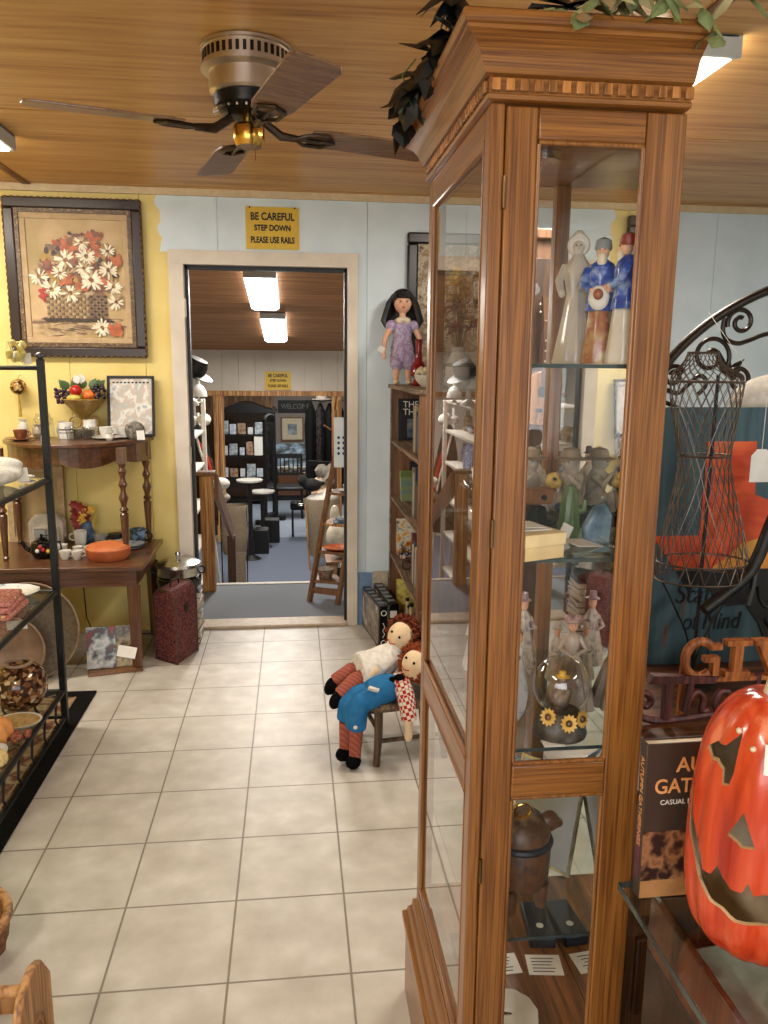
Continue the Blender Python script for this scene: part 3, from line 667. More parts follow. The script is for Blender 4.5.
# brushwork: raised paint strokes on the canvas
ms = [plain('pt_white', (.86, .82, .72), .5, var=.08), plain('pt_brown', (.42, .22, .12), .5, var=.1), plain('pt_rust', (.66, .33, .15), .5, var=.1), plain('pt_dark', (.20, .13, .08), .5), plain('pt_tan', (.66, .56, .40), .5, var=.1), plain('pt_red', (.62, .14, .08), .5), plain('pt_yellow', (.62, .48, .18), .5), plain('pt_shadow', (.47, .36, .26), .5, var=.06)]
g = G(); rr = random.Random(3); yy = [-.0125]
def stroke(cx, cz, l, w, a, m):
    g.m = m; yy[0] -= .00001; y = yy[0]; ca, sa = math.cos(a), math.sin(a)
    pl = [(-l/2, 0), (-l*.25, -w/2), (l*.3, -w*.45), (l/2, 0), (l*.3, w*.45), (-l*.25, w/2)]
    g.prism([(cx+u*ca-v*sa, cz+u*sa+v*ca) for u, v in pl], y-.0006, y, 'y')
for i in range(70): stroke(rr.uniform(-.2, .2), rr.uniform(-.29, -.2), rr.uniform(.06, .14), .016, rr.uniform(-.2, .2), rr.choice([7, 4, 4]))
for i in range(420):   # foliage mass behind the blooms
    a = rr.uniform(0, 2*PI); q = rr.random()**.6; stroke(.02+.20*q*math.cos(a), .06+.165*q*math.sin(a), rr.uniform(.03, .06), .024, rr.uniform(0, PI), rr.choice([1, 1, 2, 3, 7, 7, 4, 6]))
for r_ in range(8):     # woven basket
    for c_ in range(17):
        x_ = -.155+.0185*c_; stroke(x_+.0*r_, -.088-.0155*r_, .0165, .0135, (.05 if (r_+c_) % 2 else 1.5), (4 if (r_+c_) % 2 else 7) if c_ < 12 else (7 if (r_+c_) % 2 else 3))
        if (r_+c_) % 2 == 0: stroke(x_+.009, -.088-.0155*r_, .013, .005, 1.5, 3)
for i in range(50): stroke(rr.uniform(-.16, .16), -.212+rr.uniform(-.008, .008), .06, .008, 0, 3)
def daisy(cx, cz, r, m=0):
    n = 16
    for i in range(n):
        a = 2*PI*i/n+rr.uniform(-.12, .12); q = r*rr.uniform(.8, 1.12)
        stroke(cx+q*.58*math.cos(a), cz+q*.58*math.sin(a)*.85, q*.85, r*.20, math.atan2(math.sin(a)*.85, math.cos(a)), m if rr.random() < .62 else rr.choice([4, 4, 7]))
    for i in range(5): stroke(cx+rr.uniform(-.1, .1)*r, cz+rr.uniform(-.1, .1)*r, r*.35, r*.25, rr.uniform(0, PI), 6 if i % 2 else 1)
for cx, cz in ((.107, .215), (.06, .15), (-.03, .15), (-.12, .055), (0, .10), (.09, .15), (.12, .03), (-.05, -.0), (.14, -.03), (.02, -.04), (-.02, .17), (.2, .1)):
    for k in range(10): stroke(cx+rr.uniform(-.035, .035), cz+rr.uniform(-.02, .02), .05, .024, rr.uniform(0, PI), rr.choice([2, 2, 1]))
for cx, cz, r in ((.036, .185, .045), (-.053, .097, .062), (.056, .117, .052), (-.19, .01, .055), (-.084, .03, .045), (.041, .056, .048), (.077, -.005, .066), (.168, .05, .055), (.19, -.036, .048), (-.13, -.056, .06), (-.036, -.074, .055), (.20, -.115, .05), (.168, .145, .042), (.12, -.25, .055)): daisy(cx, cz, r)
for i in range(9): stroke(-.175+rr.uniform(-.015, .015), -.085+rr.uniform(-.03, .03), .03, .014, rr.uniform(0, PI), 5)
for i in range(16): stroke(.185+rr.uniform(-.03, .03), -.26+rr.uniform(-.02, .02), .045, .02, rr.uniform(0, PI), rr.choice([2, 2, 1]))
stroke(0, -.25, .14, .004, .15, 3); stroke(-.03, -.262, .12, .004, .1, 3)
P('brushwork', g, ms, t, smooth=False)
# second picture partly behind the cabinet
t = T('dark_framed_picture', 'dark deep-framed picture with speckled mat on the blue wall behind the doll', 'picture', (1.40, -.003, 1.86))
P('frame', ring(G(), .54, .78, .06, -.04, 0), plain('frame_black', (.06, .05, .045), .3, var=.02), t, bevel=.01)
P('print', G().box(-.22, .22, -.018, 0, -.34, .34), multi('speckle_print', [(.72, .64, .50), (.50, .40, .30), (.80, .74, .62), (.30, .24, .2)], 30, .6), t)

# ============================================================ LOW TABLE + CONSOLE + WARES
t = T('low_table', 'dark brown low wooden table against the yellow wall', 'table', (-.95, -.33, 0))
P('tabletop', G().box(-.62, .70, -.32, .30, .525, .548), walnutx, t, bevel=.004)
P('apron', G().box(-.58, .66, -.29, -.27, .44, .5245).box(-.58, .66, .25, .27, .44, .5245).box(.64, .66, -.27, .25, .44, .5245), walnutx, t)
for a in (-.58, .66):
    for c in (-.29, .27):
        s1 = -1 if a > 0 else 1; s2 = 1 if c < 0 else -1
        P('leg', G().tube([(a+s1*.02, c+s2*.02, .44), (a+s1*.02, c+s2*.02, .0005)], [.034, .024], 4), walnut, t)
TZ = .5485
def turned(g, x, y, z0, z1, r=.02):
    h = z1-z0
    pf = [(.55, 0), (.9, .015), (.5, .03), (.6, .06), (1.0, .32), (1.1, .40), (.65, .42), (1.2, .44), (.65, .47), (.8, .50), (1.25, .55), (.7, .60), (.65, .63), (1.15, .67), (.7, .71), (.65, .74), (1.1, .79), (.65, .82), (1.0, .85), (1.0, .86)]
    g.lathe([(a*r, z0+b*h) for a, b in pf], (x, y, 0), 14); g.box(x-r*1.05, x+r*1.05, y-r*1.05, y+r*1.05, z0+.86*h, z1); return g
t = T('console_table', 'half-round carved console table with turned legs standing on the low table', 'table', (-.66, -.06, TZ))
cf = [(-.39, 0)]+[(-.39+.78*i/16, -.46*math.sin(PI*i/16)**.55) for i in range(1, 16)]+[(.39, 0)]
P('top', G().prism([(x, y*1.0) for x, y in cf][::-1], .565, .585, 'z'), walnutx, t, bevel=.004)
ci = [(x*.93, y*.93+.0) for x, y in cf]
g = G()
for i in range(len(ci)-1):
    (xa, ya), (xb, yb) = ci[i], ci[i+1]
    for q in range(4):
        f0, f1 = q/4, (q+1)/4; s_ = (i+f0)/(len(ci)-1)
        zl = .545-.055-.03*abs(math.cos(s_*PI*3))
        p0 = (xa+(xb-xa)*f0, ya+(yb-ya)*f0); p1 = (xa+(xb-xa)*f1, ya+(yb-ya)*f1)
        d = Vector((p1[0]-p0[0], p1[1]-p0[1], 0)); nn = Vector((d.y, -d.x, 0)).normalized()*.008
        g._add([(p0[0], p0[1], zl), (p1[0], p1[1], zl), (p1[0], p1[1], .565), (p0[0], p0[1], .565), (p0[0]+nn.x, p0[1]+nn.y, zl), (p1[0]+nn.x, p1[1]+nn.y, zl), (p1[0]+nn.x, p1[1]+nn.y, .565), (p0[0]+nn.x, p0[1]+nn.y, .565)], [(0, 1, 2, 3), (7, 6, 5, 4), (0, 4, 5, 1), (1, 5, 6, 2), (2, 6, 7, 3), (3, 7, 4, 0)])
P('apron', g, walnutx, t)
g = G()
for q in range(-2, 3): g.ell((q*.012, -.425, .52-.004*abs(q)), (.004, .006, .018), 8, 6)
P('carved_shell', g, walnut, t)
for x, y in ((.295, -.40), (-.295, -.40), (.345, -.03), (-.345, -.03)): P('leg', turned(G(), x, y, .0005, .565), walnut, t)
CZ = TZ+.5855
def at(x, y, z=0): return (x, y, z)
def cup(x, y, z, lab, m=white, r=.035, h=.05, sau=True, ha=0, sm=None, group=None, nm='teacup'):
    t = T(nm, lab, 'cup', (x, y, z), ha, group)
    zz = 0
    if sau: P('saucer', G().lathe([(.03, 0), (r*2.0, .010), (r*2.0, .013), (.03, .004), (.001, .004)], n=24), sm or m, t); zz = .0045
    P('bowl', G().lathe([(r*.55, zz), (r*.6, zz+.004), (r*.85, zz+h*.4), (r, zz+h), (r*.93, zz+h), (r*.78, zz+h*.4), (.001, zz+.008)], n=22), m, t)
    P('handle', G().tube([(r*.85, 0, zz+h*.85), (r*1.35, 0, zz+h*.8), (r*1.45, 0, zz+h*.5), (r*.8, 0, zz+h*.3)], .004, 6), m, t); return t
brn = plain('brown_glaze', (.48, .27, .15), .2); 
cup(-.90, -.28, CZ, 'brown teacup on a brown saucer at the left end of the console', brn)
cup(-.49, -.20, CZ, 'white teacup on saucer on the console in front of the framed mirror', white, .038, .06, ha=-.4)
cup(-.41, -.15, CZ, 'white teacup beside the grey lace piece on the console', white, .034, .052, sau=True, ha=.3)
# clear jar, white box printed, small figurine, ribbed tumblers
S('glass_jar', G().lathe([(.05, 0), (.055, .02), (.05, .10), (.035, .12), (.04, .13), (.036, .13), (.032, .12), (.046, .1), (.001, .006)], n=22), crystal, 'clear glass jar between the brown teacup and the rack post', 'jar', loc=(-.82, -.16, CZ))
t = T('white_mug', 'white mug printed with dark lines just right of the rack post', 'mug', (-.70, -.18, CZ))
P('mug_body', G().lathe([(.034, 0), (.036, .002), (.036, .085), (.032, .085), (.032, .01), (.001, .01)], n=24), white, t); P('printed_lines', G().cyl((0, 0, .03), (0, 0, .034), .0363, n=24).cyl((0, 0, .045), (0, 0, .052), .0363, n=24), ink, t)
t = T('lighthouse_ornament', 'thin black and white ornament behind the rack post on the console', 'ornament', (-.775, -.30, CZ))
P('tower', G().lathe([(.02, 0), (.012, .10), (.013, .11), (.006, .13), (.001, .15)], n=14), white, t); P('bands', G().cyl((0, 0, .03), (0, 0, .05), .0185, .0172, 14).cyl((0, 0, .08), (0, 0, .095), .0145, .0135, 14), ink, t)
for x, lb in ((-.645, 'ribbed clear tumbler on the console, left of two'), (-.565, 'ribbed clear tumbler on the console, right of two')):
    S('ribbed_tumbler', G().lathe([(.032, 0), (.042, .07), (.039, .07), (.030, .006), (.001, .006)], n=48, rib=.035, ribn=20), crystal, lb, 'glass', loc=(x, -.25, CZ))
t = T('black_tray', 'small black box behind the ribbed tumblers', 'box', (-.62, -.145, CZ)); P('tray_body', G().box(-.055, .055, -.03, .03, 0, .045), black, t, bevel=.004)
t = T('spotted_creamer', 'black and white spotted creamer on top of the black box', 'creamer', (-.585, -.15, CZ+.0455)); P('creamer_body', G().lathe([(.025, 0), (.036, .015), (.032, .035), (.036, .05), (.03, .05), (.001, .02)], n=20), multi('cow_spots', [(.88, .87, .84), (.88, .87, .84), (.05, .05, .05)], 28, .2, kind='vor'), t)
# fruit compote
t = T('compote_bowl', 'ribbed amber footed compote bowl on the console', 'bowl', (-.635, -.055, CZ))
amb = plain('ochre_glaze', (.58, .46, .24), .3, var=.05)
P('bowl', G().lathe([(.02, .10), (.05, .13), (.10, .185), (.112, .20), (.108, .205), (.09, .185), (.001, .15)], n=48, rib=.03, ribn=20), amb, t)
P('foot', G().lathe([(.05, 0), (.052, .008), (.02, .03), (.014, .06), (.02, .10), (.001, .10)], n=24), amb, t)
P('scroll_handle', G().torus((-.045, -.01, .08), .03, .005, (0, 1, 0)).torus((.045, -.01, .08), .03, .005, (0, 1, 0)), amb, t)
fx, fy, fz = -.635, -.055, CZ+.205
def fruit(nm, dx, dz, r, m, lab, dy=-.03, st=None):
    t = T(nm, lab, 'fruit', (fx+dx, fy+dy, fz+dz)); P('flesh', G().ell((0, 0, 0), r), m, t); P('stem', G().tube([(0, 0, r[2]*.85), (.004, 0, r[2]*1.25)], .002, 5), walnut, t)
fruit('apple', -.02, .045, (.033, .033, .030), plain('apple_red', (.66, .10, .07), .25, var=.08), 'shiny red apple in the compote bowl', -.06)
fruit('orange', .045, .02, (.032, .032, .028), orange, 'orange fruit at the front of the compote bowl', -.055)
fruit('peach', .078, .022, (.025, .025, .024), plain('peach', (.80, .52, .36), .5, var=.08), 'pale peach at the right of the compote bowl')
fruit('pear', -.03, .005, (.04, .03, .02), plain('pear_yellow', (.75, .68, .30), .4), 'yellow pear at the front of the compote bowl', -.07)
def grapes(dx, dz, m, lab, seed, w=.04):
    q = random.Random(seed); g = G()
    for i in range(34): g.ell((q.uniform(-w, w), q.uniform(-.025, .02), q.uniform(-.04, .03)), .0105, 8, 6)
    t = T('grape_bunch', lab, 'grapes', (fx+dx, fy-.04, fz+dz)); P('berries', g, m, t); P('stem', G().tube([(0, 0, .02), (.0, 0, .05)], .003, 5), green, t)
grapes(-.095, .02, plain('grape_purple', (.26, .17, .24), .2, var=.05), 'purple grapes hanging at the left of the compote bowl', 1)
grapes(.085, .045, plain('grape_black', (.12, .10, .14), .2), 'dark grapes at the right of the compote bowl', 2, .035)
q = random.Random(5); g = G()
for i in range(14):
    a = q.uniform(0, PI); g.leaf((.07*math.cos(a), -.02, .04), (math.cos(a)*.7, q.uniform(-.4, .2), .6+math.sin(a)*.4), (0, -1, 0), q.uniform(.05, .075), .045)
g2 = G().leaf((0, -.03, .07), (.05, -.1, 1), (0, -1, 0), .055, .05, .0).leaf((-.01, -.04, .07), (-.4, -.1, 1), (0, -1, 0), .05, .04, .0)
t = T('silk_leaves', 'green and white silk leaves standing up behind the fruit', 'artificial leaves', (fx, fy, fz+.01)); P('green_leaves', g, green, t); P('white_leaves', g2, white, t)
# framed mirror/picture leaning + lace piece
t = T('small_framed_print', 'small black-framed print of pale flowers leaning on the wall above the console', 'picture', (-.385, -.075, CZ), rot=(-.15, 0, 0))
P('frame', ring(G(), .25, .33, .014, -.012, 0.002), black, t, bevel=.002, loc=(0, 0, .165))
P('print', G().box(-.115, .115, -.004, 0, .012, .318), multi('pale_print', [(.84, .84, .81), (.70, .71, .70), (.76, .70, .64), (.86, .86, .84), (.62, .64, .66)], 16, .2), t)
g = G()
for i in range(10): g.box(-.09+.02*i-.006, -.09+.02*i+.006, -.0055, -.0042, .29, .298)
P('printed_border', g, ink, t, smooth=False)
t = T('lace_bonnet', 'grey lace bonnet shape at the right end of the console', 'bonnet', (-.335, -.22, CZ)); g = G()
P('lace', g.ell((0, 0, .04), (.05, .03, .055)).ell((-.04, -.01, .045), (.015, .01, .035)), multi('lace_grey', [(.25, .24, .22), (.55, .52, .48)], 70, .8, bmp=.4), t)
S('small_white_card', G().box(-.02, .02, -.001, .001, 0, .05), paper, 'white price card resting against the lace bonnet', 'price tag', loc=(-.30, -.27, CZ+.0005), rot=(-.3, 0, .4))
for x, y, h_, r_, c, lb in ((-.93, -.14, .10, .03, (.80, .78, .72), 'slim white china vase at the back left of the console'), (-.86, -.12, .07, .035, (.62, .56, .50), 'squat beige sugar pot at the back left of the console'), (-.745, -.10, .085, .028, (.70, .72, .74), 'pale blue-grey china beaker behind the printed mug'), (-.455, -.30, .04, .022, (.84, .82, .78), 'tiny white china egg cup at the front right of the console')):
    S('china_vase' if h_ > .08 else 'china_pot', G().lathe([(r_*.6, 0), (r_, h_*.35), (r_*.8, h_*.7), (r_*.55, h_*.85), (r_*.7, h_), (r_*.6, h_), (.001, h_*.5)], n=22), plain('wareglaze%d' % int(c[0]*100), c, .2), lb, 'vase' if h_ > .08 else 'pot', loc=(x, y, CZ))
# ---- on the low table
t = T('black_teapot', 'black teapot painted with flowers on the low table', 'teapot', (-.79, -.42, TZ))
P('pot', G().lathe([(.03, 0), (.045, .005), (.06, .04), (.05, .08), (.03, .09), (.001, .09)], n=26), blackg, t)
P('lid', G().lathe([(.032, .09), (.02, .102), (.006, .106), (.008, .12), (.001, .124)], n=18), blackg, t)
P('spout', G().tube([(-.05, 0, .03), (-.08, 0, .05), (-.10, 0, .085)], [.014, .010, .006]), blackg, t)
P('handle', G().tube([(.05, 0, .075), (.09, 0, .08), (.095, 0, .04), (.055, 0, .025)], .006), blackg, t)
g = G()
for a, z in ((-1.2, .05), (-1.7, .045), (-.8, .04), (-1.45, .065)): g.m = (g.m+1) % 3; g.ell((.058*math.cos(a), .058*math.sin(a), z), (.011, .011, .011), 8, 6)
P('painted_flowers', g, [yellow, red, white], t)
tc_ = cup(-.665, -.47, TZ, 'white teacup in front of the rack post, nearest the low table edge', white, .03, .045, False)
dup(tc_, (-.605, -.475, TZ), 0, 'white teacup between its twin and the terracotta dish on the low table')
dup(tc_, (-.72, -.33, TZ), 2.4, 'white teacup standing behind the black teapot')
dup(tc_, (-.63, -.36, TZ), 0, 'white teacup just behind the two front teacups', scale=.9)
t = T('white_creamer', 'tall white creamer jug in front of the red flowers', 'jug', (-.665, -.17, TZ)); P('jug_body', G().lathe([(.022, 0), (.03, .02), (.032, .05), (.036, .085), (.032, .085), (.025, .02), (.001, .01)], n=20), white, t); P('handle', G().torus((-.04, 0, .05), .018, .004, (0, 1, 0)), white, t)
t = T('terracotta_dish', 'round lidded terracotta baking dish at the front of the low table', 'dish', (-.455, -.46, TZ))
P('dish', G().lathe([(.095, 0), (.108, .02), (.112, .055), (.104, .056), (.095, .01), (.001, .01)], n=36), terracotta, t); P('lid', G().lathe([(.108, .0565), (.10, .07), (.05, .082), (.001, .085)], n=36), multi('terracotta_lid', [(.74, .38, .22), (.80, .48, .28)], 12, .5), t)
t = T('blue_mug', 'blue painted mug with a dark handle at the back of the low table', 'mug', (-.365, -.14, TZ)); P('mug_body', G().lathe([(.035, 0), (.04, .01), (.045, .085), (.04, .085), (.034, .01), (.001, .01)], n=24), multi('mug_blue', [(.22, .36, .58), (.50, .62, .74), (.15, .2, .3), (.30, .42, .30)], 26, .2), t); P('handle', G().torus((.053, -.01, .045), .022, .006, (0, 1, 0)), black, t)
for q, (x, y, lb) in enumerate(((-.40, -.25, 'pale plate under the blue mug, lower of two'), (-.39, -.245, 'pale plate under the blue mug, upper of two'))):
    S('china_plate', G().lathe([(.03, 0), (.075, .010), (.077, .013), (.03, .005), (.001, .005)], n=28), multi('plate_china%d' % q, [(.80, .80, .80), (.60, .66, .72)], 20, .2), lb, 'plate', loc=(x, y, TZ+.014*q))
t = T('shaving_mug', 'white mug with a wide black band behind the terracotta dish', 'mug', (-.475, -.20, TZ)); P('mug_body', G().lathe([(.034, 0), (.036, .004), (.036, .07), (.032, .07), (.001, .01)], n=22), white, t); P('black_band', G().cyl((0, 0, .045), (0, 0, .072), .0366, n=22), black, t)
S('grey_bowl', G().lathe([(.025, 0), (.04, .03), (.045, .06), (.041, .06), (.001, .01)], n=22), plain('grey_glaze', (.58, .58, .57), .3), 'pale grey bowl left of the black-banded mug', 'bowl', loc=(-.55, -.17, TZ))
S('saucer', G().lathe([(.03, 0), (.06, .01), (.06, .013), (.001, .005)], n=24), white, 'white saucer behind the terracotta dish', 'saucer', loc=(-.60, -.26, TZ))
t = T('mantel_clock', 'whitewashed shelf clock at the back of the low table', 'clock', (-.845, -.13, TZ)); ww = multi('whitewash', [(.74, .70, .64), (.60, .56, .50)], 14, .7)
g = G().prism([(-.09, 0), (.09, 0), (.09, .13), (.06, .17), (-.06, .17), (-.09, .13)], -.03, .03, 'y'); P('case', g, ww, t, bevel=.004)
P('dial_door', ring(G(), .14, .09, .01, -.036, -.0305), ww, t, loc=(0, 0, .06)); P('dial', G().box(-.06, .06, -.033, -.0303, .025, .095), plain('dial_grey', (.55, .56, .55), .2), t)
P('hands', G().box(-.002, .002, -.035, -.0335, .04, .085).box(-.03, .01, -.035, -.0335, .058, .062), ink, t)
q = random.Random(8); g = G()
for i in range(26):
    g.m = 0 if i < 21 else 1
    c_ = Vector((q.uniform(-.055, .015)+(.03 if i > 20 else 0), q.uniform(-.015, .015), q.uniform(.08, .215)))
    for k_ in range(6): g.leaf(c_, (math.cos(k_*1.05), -.35, math.sin(k_*1.05)), (0, -1, 0), .028, .022, .1)
    g.ell(c_, .006, 8, 5)
t = T('red_flower_ornament', 'ornament of red blossoms over a blue and white base under the console', 'ornament', (-.665, -.075, TZ)); P('blossoms', g, [plain('blossom_red', (.52, .10, .09), .5, var=.08), yellow], t); P('blue_base', G().lathe([(.03, 0), (.042, .04), (.03, .11), (.001, .13)], c=(.015, 0, 0), n=16), multi('base_blue', [(.2, .3, .45), (.35, .45, .55)], 40, .4), t)
P('yellow_leaves', G().leaf((.03, -.01, .03), (.2, 0, 1), (0, -1, 0), .15, .04).leaf((.02, -.01, .05), (.5, 0, 1), (0, -1, 0), .09, .03), plain('straw_leaf', (.72, .62, .28), .6), t)
t = T('buff_picture', 'framed buff panel leaning on the yellow wall behind the rack post', 'picture', (-.92, -.045, TZ), rot=(-.04, 0, 0)); P('frame', ring(G(), .30, .42, .03, -.02, .003), plain('buff_frame', (.70, .60, .46), .6), t, loc=(0, 0, .21)); P('centre', G().box(-.13, .13, -.008, 0, .02, .40), multi('buff_panel', [(.72, .62, .42), (.62, .52, .36)], 8, .6), t)
# gold pinecone ornament hanging
t = T('hanging_ornament', 'small gold mosaic ball hanging on the wall left of the rack post', 'ornament', (-.965, -.06, 1.40)); P('ball', G().ell((0, 0, 0), .042), multi('mosaic_gold', [(.70, .55, .30), (.30, .20, .10), (.85, .75, .5)], 90, .25, kind='vor', metal=.4), t)
P('hook', G().tube([(0, 0, .04), (0, .03, .06), (0, .055, .06)], .002, 5), brass, t); P('tassel', G().tube([(0, 0, -.04), (0, 0, -.16)], [.004, .010], 8), plain('tassel_gold', (.66, .54, .22), .8), t)
# ---- under / beside the table
for (x, y, z, r, rx, lb) in ((-.80, -.70, .0, .24, -.14, 'large dark embossed round tray leaning on the low table'), (-.87, -.775, .0, .165, -.18, 'smaller round brown tray leaning on the larger embossed tray')):
    t = T('round_tray', lb, 'tray', (x, y, .002), rot=(rx, 0, 0))
    m_ = multi('tray_metal%.2f' % r, [(.36, .31, .26), (.44, .39, .33)], 60, .4, metal=.3, bmp=.4) if r > .2 else multi('tray_brown', [(.42, .32, .25), (.52, .42, .34)], 8, .5)
    g = G(); g.M = Matrix.Translation((0, 0, r)) @ Matrix.Rotation(PI/2, 4, 'X')
    g.lathe([(.001, .0), (r*.86, .002), (r*.97, .012), (r, .016), (r*.97, .008), (r*.86, -.002), (.001, -.004)], n=48); P('dish', g, m_, t)
    g = G().torus((0, -.013, r), r*.985, .005, (0, 1, 0), 48); P('rim', g, plain('tray_rim%.2f' % r, (.56, .48, .40), .4, .3), t)
t = T('magazine_stand', 'brown metal magazine stand on the tiled floor under the low table', 'magazine stand', (-.42, -.60, 0), .25)
P('base', G().box(-.13, .13, -.07, .07, .0005, .008), brownw, t, bevel=.002); P('back_wire', G().tube([(-.11, .06, .008), (-.11, .08, .14), (.11, .08, .14), (.11, .06, .008)], .004, 6), blackm, t)
for q, (x, lb, cs) in enumerate(((-.065, 'magazine with a snowy photo cover in the floor stand', [(.55, .60, .62), (.82, .82, .82), (.25, .30, .32), (.70, .18, .15)]), (.05, 'magazine with a dark patterned cover in the floor stand', [(.16, .14, .12), (.70, .62, .45), (.30, .25, .18), (.82, .78, .66)]))):
    S('magazine', G().box(-.07, .07, -.005, .005, 0, .21), [multi('magcover%d' % q, cs, 12, .3)], lb, 'magazine', loc=(-.42+x, -.605+.02*q, .0095), rot=(-.2, 0, .12), bevel=.001)
S('price_card', G().box(-.045, .045, -.0008, .0008, -.028, .028), paper, 'white price card tied to the magazine stand', 'price tag', loc=(-.345, -.665, .115), rot=(-.3, .25, .1))
# suitcase
ca = .70   # direction of its long side
t = T('patterned_case', 'upright burgundy patterned case with rounded top on the tiles', 'case', (-.113, -.57, 0), 0)
fab = multi('case_fabric', [(.30, .10, .13), (.44, .17, .19), (.20, .07, .10), (.50, .30, .26), (.34, .11, .15)], 190, .7, kind='vor')
w_, d_, h_ = .165, .215, .385
# local frame: u runs right-back, v runs left-back from the near corner
u = Vector((.36, .93, 0)).normalized(); v = Vector((-.77, .64, 0)).normalized()
ang = math.atan2(u.y, u.x)
pf = [(0, 0), (w_, 0), (w_, h_*.80), (w_*.93, h_*.93), (w_*.78, h_), (w_*.22, h_), (w_*.07, h_*.93), (0, h_*.80)]
# profile lies across the v direction, extruded along u
g = G(); Mx = Matrix(((u.x, v.x, 0, 0), (u.y, v.y, 0, 0), (0, 0, 1, .0005), (0, 0, 0, 1))); g.M = Mx
g.prism(pf, 0, d_, 'x'); P('case_body', g, fab, t, bevel=.008)
g = G(); g.M = Mx
for xx in (0, d_):
    g.tube([(xx, a, b_) for a, b_ in pf], .006, 6, closed=True)
P('piping', g, plain('piping_brown', (.26, .16, .10), .5), t)
g = G(); g.M = Mx; g.tube([(d_*.3, w_*.5, h_), (d_*.32, w_*.5, h_+.03), (d_*.68, w_*.5, h_+.03), (d_*.7, w_*.5, h_)], .006, 6)
P('handle', g, blackg, t)
g = G(); g.M = Mx; g.box(d_*.42, d_*.58, -.006, .001, h_*.66, h_*.78); P('clasp', g, plain('clasp', (.20, .14, .10), .4, .6), t)
# book stack + roaster
zz = .0005; bc = [(.20, .20, .22), (.72, .70, .66), (.35, .22, .18), (.66, .66, .64), (.15, .15, .16), (.55, .50, .42), (.80, .78, .74), (.25, .25, .28)]
for q in range(8):
    hh = .030+.007*(q % 3)
    o = T('stacked_book', 'book in the floor stack beside the doorway, %s' % ['lowest of all', 'pale one second from the floor', 'brown one third from the floor', 'light grey one fourth from the floor', 'black one fifth from the floor', 'tan one third from the top', 'off-white one second from the top', 'topmost under the roaster'][q], 'book', (-.15, -.16, zz), .1*math.sin(q*2.1))
    P('cover', G().box(-.115, .115, -.10, .10, 0, .003).box(-.115, .115, -.10, .10, hh-.003, hh).box(-.115, -.112, -.10, .10, .003, hh-.003), plain('bookc%d' % q, bc[q], .5), o)
    P('pages', G().box(-.1118, .110, -.095, .095, .0031, hh-.0031), cream, o); zz += hh+.0005
t = T('black_stand', 'black enamel roaster base under the silver pan', 'roaster', (-.15, -.17, zz)); P('pan', G().lathe([(.09, 0), (.12, .03), (.128, .07), (.12, .07), (.001, .01)], n=32), blackg, t); zz += .0715
t = T('silver_roaster', 'round silver lidded roaster pan beside the doorway', 'pot', (-.15, -.17, zz))
P('pan', G().lathe([(.105, 0), (.118, .02), (.12, .06), (.124, .065), (.001, .066)], n=36), silver, t); P('lid', G().lathe([(.124, .067), (.118, .082), (.06, .10), (.001, .105)], n=36), silver, t)
P('knob', G().lathe([(.008, .104), (.008, .12), (.016, .125), (.012, .142), (.001, .145)], n=14), silver, t); P('handle', G().torus((.125, -.01, .04), .02, .006, (0, 1, 0)).torus((-.125, -.01, .04), .02, .006, (0, 1, 0)), black, t)
ct = T('wall_cable', 'thin black cable lying along the wall under the low table', 'cable', (-.5, -.05, 0)); P('cord', G().tube([(-.2, 0, .35), (-.19, .0, .1), (-.15, -.02, .004), (.0, -.03, .004), (.2, -.02, .004)], .003, 6), black, ct)

# ============================================================ RUG, RACK
t = T('floral_rug', 'beige floral rug with a black border under the metal rack', 'rug', (-1.0, -1.75, 0))
P('field', G().box(-.50, .48, -.70, .80, .001, .009), multi('rug_field', [(.55, .45, .33), (.62, .54, .42), (.36, .22, .16), (.60, .50, .38), (.30, .34, .24)], 9, .95, .1, bmp=.4), t)
P('border', G().box(.481, .555, -.78, .865, .0012, .0095).box(-.60, .481, .801, .865, .0012, .0095).box(-.60, .481, -.78, -.701, .0012, .0095), plain('rug_border', (.075, .07, .07), .95, var=.03, scale=40, spec=.1), t)
P('gold_line', G().box(.462, .470, -.68, .78, .0091, .0105).box(-.50, .462, .772, .78, .0091, .0105), plain('rug_gold', (.60, .50, .36), .9), t)
RX0, RX1, RY0, RY1 = -.93, -.485, -2.35, -1.254
t = T('metal_rack', 'black metal display rack with glass shelves at the left of the aisle', 'rack', (0, 0, .0097))
rm = blackm
for i, (x, y) in enumerate(((RX1, RY1), (RX0, RY1), (RX1, RY0), (RX0, RY0))):
    P('post', G().box(x-.013, x+.013, y-.013, y+.013, 0, 1.535), rm, t, bevel=.002)
    P('finial', G().ell((x, y, 1.548), (.019, .019, .014)), plain('finial_grey', (.35, .36, .38), .3, .8), t)
P('top_rail', G().cyl((RX0, RY1, 1.50), (RX1, RY1, 1.50), .009).cyl((RX0, RY0, 1.50), (RX1, RY0, 1.50), .009), rm, t)
RZ = [.17, .605, 1.07]
for z in RZ:
    g = G().cyl((RX1, RY0, z-.012), (RX1, RY1, z-.012), .011).cyl((RX0, RY0, z-.012), (RX0, RY1, z-.012), .011).cyl((RX0, RY0, z-.012), (RX1, RY0, z-.012), .009).cyl((RX0, RY1, z-.012), (RX1, RY1, z-.012), .009)
    P('shelf_rail', g, rm, t)
    P('glass_shelf', G().box(RX0+.014, RX1-.014, RY0+.014, RY1-.014, z-.009, z-.003), shelfg, t)
g = G().box(RX1-.008, RX1+.008, RY0, RY1, .035, .045).box(RX0, RX1, RY1-.006, RY1+.006, .035, .045)
P('lower_rail', g, rm, t)
for i in range(7):
    y = RY1-.10-.15*i; P('scroll_bar', G().tube([(RX1, y, .155), (RX1+.0, y-.02, .12), (RX1, y-.03, .08), (RX1, y-.0, .045)], .005, 6), rm, t)
